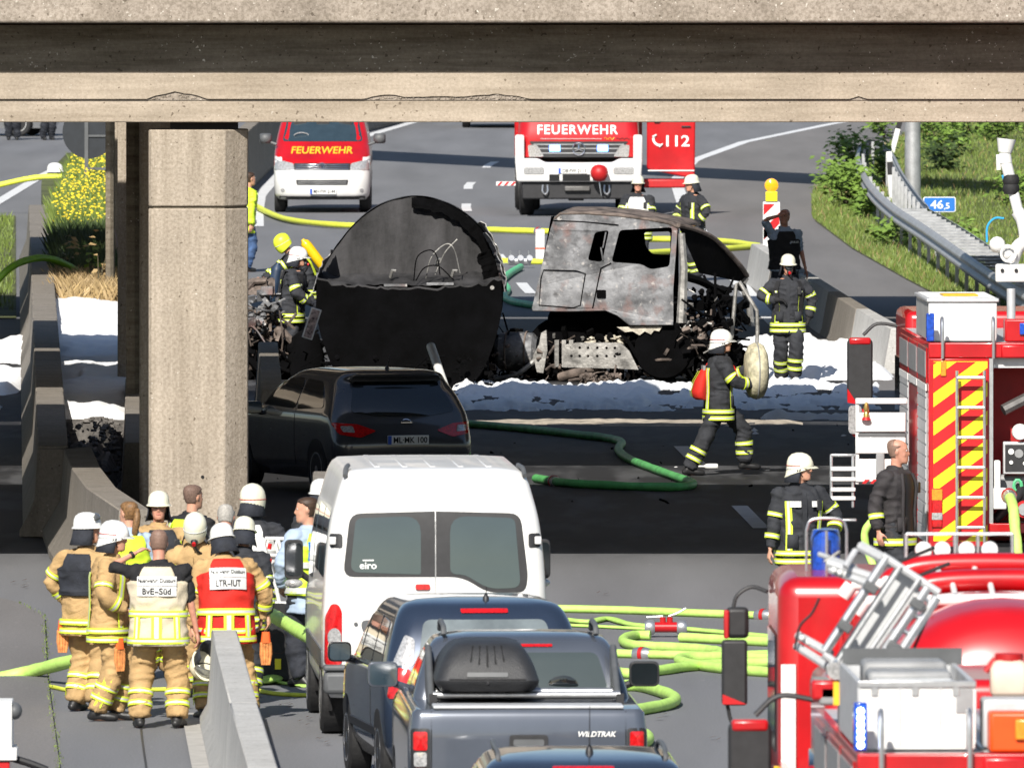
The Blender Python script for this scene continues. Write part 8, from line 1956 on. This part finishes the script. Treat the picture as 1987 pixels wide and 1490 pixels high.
hose('thick green hose curling past the pickup mirror', [(1180, 1330), (1240, 1330), (1280, 1340), (1308, 1352), (1300, 1364), (1240, 1376), (1150, 1390)], .055, 'hose_lime')
hose('end of a green hose beside the pickup tail lamp', [(1200, 1400), (1240, 1418), (1258, 1432), (1240, 1444)], .055, 'hose_lime')
hose('dark green hose lying zigzag in the shadow before the sooty road', [(905, 822), (980, 828), (1060, 836), (1130, 844), (1180, 850), (1206, 858), (1200, 872), (1220, 890), (1270, 910), (1320, 928), (1345, 938), (1320, 944), (1240, 944), (1150, 940), (1090, 936), (1040, 928)], .052, 'hose_green', couple=(.955,))
hose('yellow hose stretched across the far carriageway behind the burnt tank', [(470, 380), (500, 402), (550, 424), (620, 434), (700, 438), (850, 441), (960, 446), (1060, 449), (1160, 452)], .055, 'hose_yellow', lift=.02, couple=(.86,))
hose('upper far hose running to the warning board', [(1200, 466), (1300, 464), (1400, 468), (1472, 477)], .055, 'hose_yellow'); hose('lower far hose meeting the upper one at the warning board', [(1180, 496), (1300, 488), (1390, 484), (1472, 478)], .055, 'hose_yellow')
hose('short yellow hose between tank and cab', [(960, 505), (1000, 507), (1060, 508)], .05, 'hose_yellow')
hose('mint green hose coiled behind the torn tank edge', [(1010, 518), (990, 530), (975, 545), (985, 560), (978, 575), (995, 585), (1020, 590), (1060, 596)], .06, 'mint')
hose('olive hose arching over the long concrete wall', [A(-20, 560, 268), A(20, 520, 268), A(60, 503, 268.5), A(95, 502, 269), A(130, 515, 269.5), A(165, 536, 270), A(205, 562, 270.5)], .055, 'hose_olive')
hose('yellow hose crossing the opposite carriageway by the white helmet', [A(-30, 366, 346), A(40, 350, 346), A(80, 344, 346), A(125, 343, 346), A(150, 345, 346)], .055, 'hose_yellow')
hose('thick lime hose rising past the tan firefighters', [A(-30, 1322, 166), A(60, 1302, 166), A(140, 1282, 165), A(200, 1270, 164.5)], .062)
hose('thin yellow line lying behind the firefighters feet', [(-20, 1330), (60, 1328), (100, 1332), (150, 1340), (260, 1338), (370, 1336)], .02, 'hose_yellow')
hose('thin yellow line lying beside the grey barrier', [(482, 1334), (520, 1343), (560, 1347), (620, 1349)], .02, 'hose_yellow')
hose('pale lime hose slanting down behind the red vest to the van', [A(470, 1168, 165), A(505, 1180, 164), A(560, 1212, 162), A(615, 1246, 160)], .062)
hose('green hose hanging from the pump outlet of the chevroned engine', [A(1958, 962, 178.2), A(1966, 985, 177.8), A(1970, 1030, 177.6), A(1976, 1085, 177.4), A(1980, 1160, 177)], .055, couple=(.03,))
hose('pale green hose arcing behind the bald man', [A(1720, 1002, 179.5), A(1692, 1012, 179.5), A(1678, 1035, 179.5), A(1684, 1070, 179.5), A(1700, 1110, 179.4)], .04)
# slack flat hose bundle by the barrier
sb2 = thing('slack_hose', 'slack folded lime hose lying behind the grey barrier', 'hose', G(530, 1312))
for pts, r_ in (([(488, 1310), (505, 1300), (520, 1296), (545, 1308), (520, 1318), (498, 1320)], .10), ([(540, 1302), (570, 1298), (605, 1292)], .09), ([(520, 1320), (560, 1326), (590, 1330)], .04), ([(505, 1290), (515, 1276), (525, 1284)], .09)):
    MB().tube([p - sb2.location for p in spline([G(x, y, r_ * .45) for x, y in pts], 6)], r_, 12, flat=.35).build('hose_fold', 'hose_lime', sb2, smooth=80)
MB().tube([G(540, 1290, .08) - sb2.location, G(568, 1288, .08) - sb2.location], .055, 14).build('coupling', 'fire_red_dull', sb2); MB().tube([G(566, 1288, .08) - sb2.location, G(576, 1288, .08) - sb2.location], .06, 14).build('coupling_ring', 'aluminium', sb2)
# red valve with two couplings
vl = thing('hose_valve', 'red hose valve with silver couplings and levers on the asphalt', 'valve', G(1292, 1236))
MB().tube([(-.13, 0, .1), (.13, 0, .1)], .052, 16).build('valve_body', 'fire_red', vl)
for x in (-.03, .04): MB().cyl((x, 0, .12), (x, 0, .2), .03, n=12).build('valve_stem', 'fire_red', vl)
for x in (-.16, .16): MB().tube([(x - .05, 0, .1), (x - .03, 0, .1), (x + .03, 0, .1), (x + .05, 0, .1)], [.06, .075, .075, .06], 16).build('coupling', 'aluminium', vl)
MB().tube([(-.03, 0, .21), (-.19, .02, .20)], .012, 7).build('lever', 'aluminium', vl); MB().tube([(.03, 0, .21), (.13, 0, .25), (.2, 0, .29)], .012, 7).build('lever', 'aluminium', vl)
# hydrant divider far behind
dv = thing('hose_divider', 'shiny hose divider on the road behind the tank', 'divider', G(1008, 520)); MB().cyl((-.2, 0, .12), (.2, 0, .12), .07, n=14).build('divider_body', 'aluminium', dv)
for x_ in (-.16, 0, .16): MB().cyl((x_, 0, .12), (x_ + .02, -.12, .18), .05, .055, 12).build('outlet', 'aluminium', dv); MB().cyl((x_, 0, .18), (x_, 0, .30), .012, n=8).build('hand_lever', 'aluminium', dv)
mk = thing('white_stand', 'white upright stand behind the burnt cab', 'stand', G(1048, 505)); MB().span((-.08, -.05, 0), (.08, .05, .55)).build('stand_body', 'white_plastic', mk, bevel=.01); MB().span((-.085, -.056, .2), (.085, -.051, .225)).build('stand_stripe', 'day_orange', mk)
# white helmet lying on the flower edge
hm = thing('lying_helmet', 'white helmet lying on the median by the yellow flowers', 'helmet', G(108, 338, .74), 0); helmet(Matrix.Translation((0, 0, .02)) @ Matrix.Rotation(R(80), 4, 'Z'), 1.25, hm, col='helmet_white', guard=False)
# white bottle on the road near the walking firefighter
bt = MB().lathe([(0, -.13), (.012, -.13), (.012, -.05), (.03, -.03), (.035, 0), (.035, .10), (.03, .12), (0, .125)], (0, 0, .04), 'x', 12).build('bottle', 'white_plastic', loc=G(1374, 911)); tag(bt, 'white bottle lying on the road between the walking firefighter\'s feet', 'bottle')
# hose trolley behind the group
ht = thing('hose_trolley', 'orange wheeled hose trolley with white tube handles behind the group', 'trolley', G(560, 1322), R(-20))
ht.location.z = 0; sk = F / ht.location.y; tz = lambda py: CAM_H - (py + 420) / sk; tx = lambda px: (px - 560) / sk
for y in (-.25, .25):
    q = MB().lathe([(.30, -.03), (.36, -.035), (.375, 0), (.36, .035), (.30, .03)], (0, y, .38), 'y', 30).build('wheel', 'black_rubber', ht); MB().lathe([(0, -.02), (.10, -.03), (.30, -.015), (.30, .015), (.10, .03), (0, .02)], (0, y, .38), 'y', 30).build('wheel_disc', 'day_orange', q)
    for a in (30, 150, 270): MB().box((.2 * math.cos(R(a)), y - .032 * (1 if y < 0 else -1), .38 + .2 * math.sin(R(a))), (.06, .01, .10), Matrix.Rotation(-R(a) + R(90), 3, 'Y')).build('reflector', 'yellow_paint', q)
MB().tube([(0, -.25, .38), (0, .25, .38)], .03, 10).build('axle', 'steel_dark', ht); MB().lathe([(.2, -.2), (.28, -.19), (.29, 0), (.28, .19), (.2, .2)], (0, 0, .38), 'y', 24).build('hose_drum', 'fire_red', ht)
for dx in (-.02, .10):
    MB().tube([(dx + .05, -.12, .4), (dx - .05, -.15, .9), (dx - .16, -.18, 1.30), (dx - .14, -.18, 1.36), (dx - .02, -.18, 1.36), (dx + .0, -.18, 1.30), (dx + .12, -.16, .9)], .019, 8).build('handle_frame', 'white_paint', ht)
for z in (.75, 1.0, 1.2): MB().tube([(-.12, -.17, z), (.10, -.17, z)], .017, 8).build('handle_rung', 'white_paint', ht)
for z in (1.12, 1.26): MB().tube([(-.13, -.175, z), (-.12, -.175, z + .05)], .021, 8).build('red_grip', 'red_sign', ht)
# dry leaves and specks on the near asphalt
mat('dead_leaf', (.40, .17, .05), .8, var=.3, scale=20)
lv = MB(); rnd = random.Random(9)
for (px, py) in ((1176, 1152), (1308, 1372), (1288, 1390), (1396, 1430), (1310, 1290), (560, 1370), (575, 1362), (600, 1392), (520, 1356), (40, 1130), (44, 1136), (620, 1430), (650, 1445), (590, 1405)):
    c = G(px, py, .012); 
    for q in range(2): c2 = c + Vector((rnd.uniform(-.08, .08), rnd.uniform(-.5, .5), rnd.uniform(0, .015))); s_ = rnd.uniform(.02, .045); lv.add([c2 + Vector((-s_, 0, 0)), c2 + Vector((0, -s_, .012)), c2 + Vector((s_, 0, .02)), c2 + Vector((0, s_, .005))], [(0, 1, 2, 3)])
o = lv.build('dead_leaves', 'dead_leaf', smooth=0); tag(o, 'few dry leaves lying on the near asphalt', 'leaves', kind='stuff')
# trees standing behind the photographer, seen only as the reflection in the van's rear windows
for k, (x, y, h_) in enumerate(((14, -70, 15), (22, -60, 17), (31, -75, 18), (-26, -95, 8), (-12, -110, 7), (4, -105, 8))):
    bush('tree', ('broad tree right behind the camera bridge', 'tall tree right behind the camera bridge', 'outermost tall tree behind the camera bridge', 'low tree far left behind the camera', 'small tree left behind the camera', 'small tree behind the camera')[k], Vector((x, y, 0)), (h_ * .32, h_ * .32, h_ * .75), 900, h_ * .07, 'leaf_dark', 200 + k, 'tree', 9)
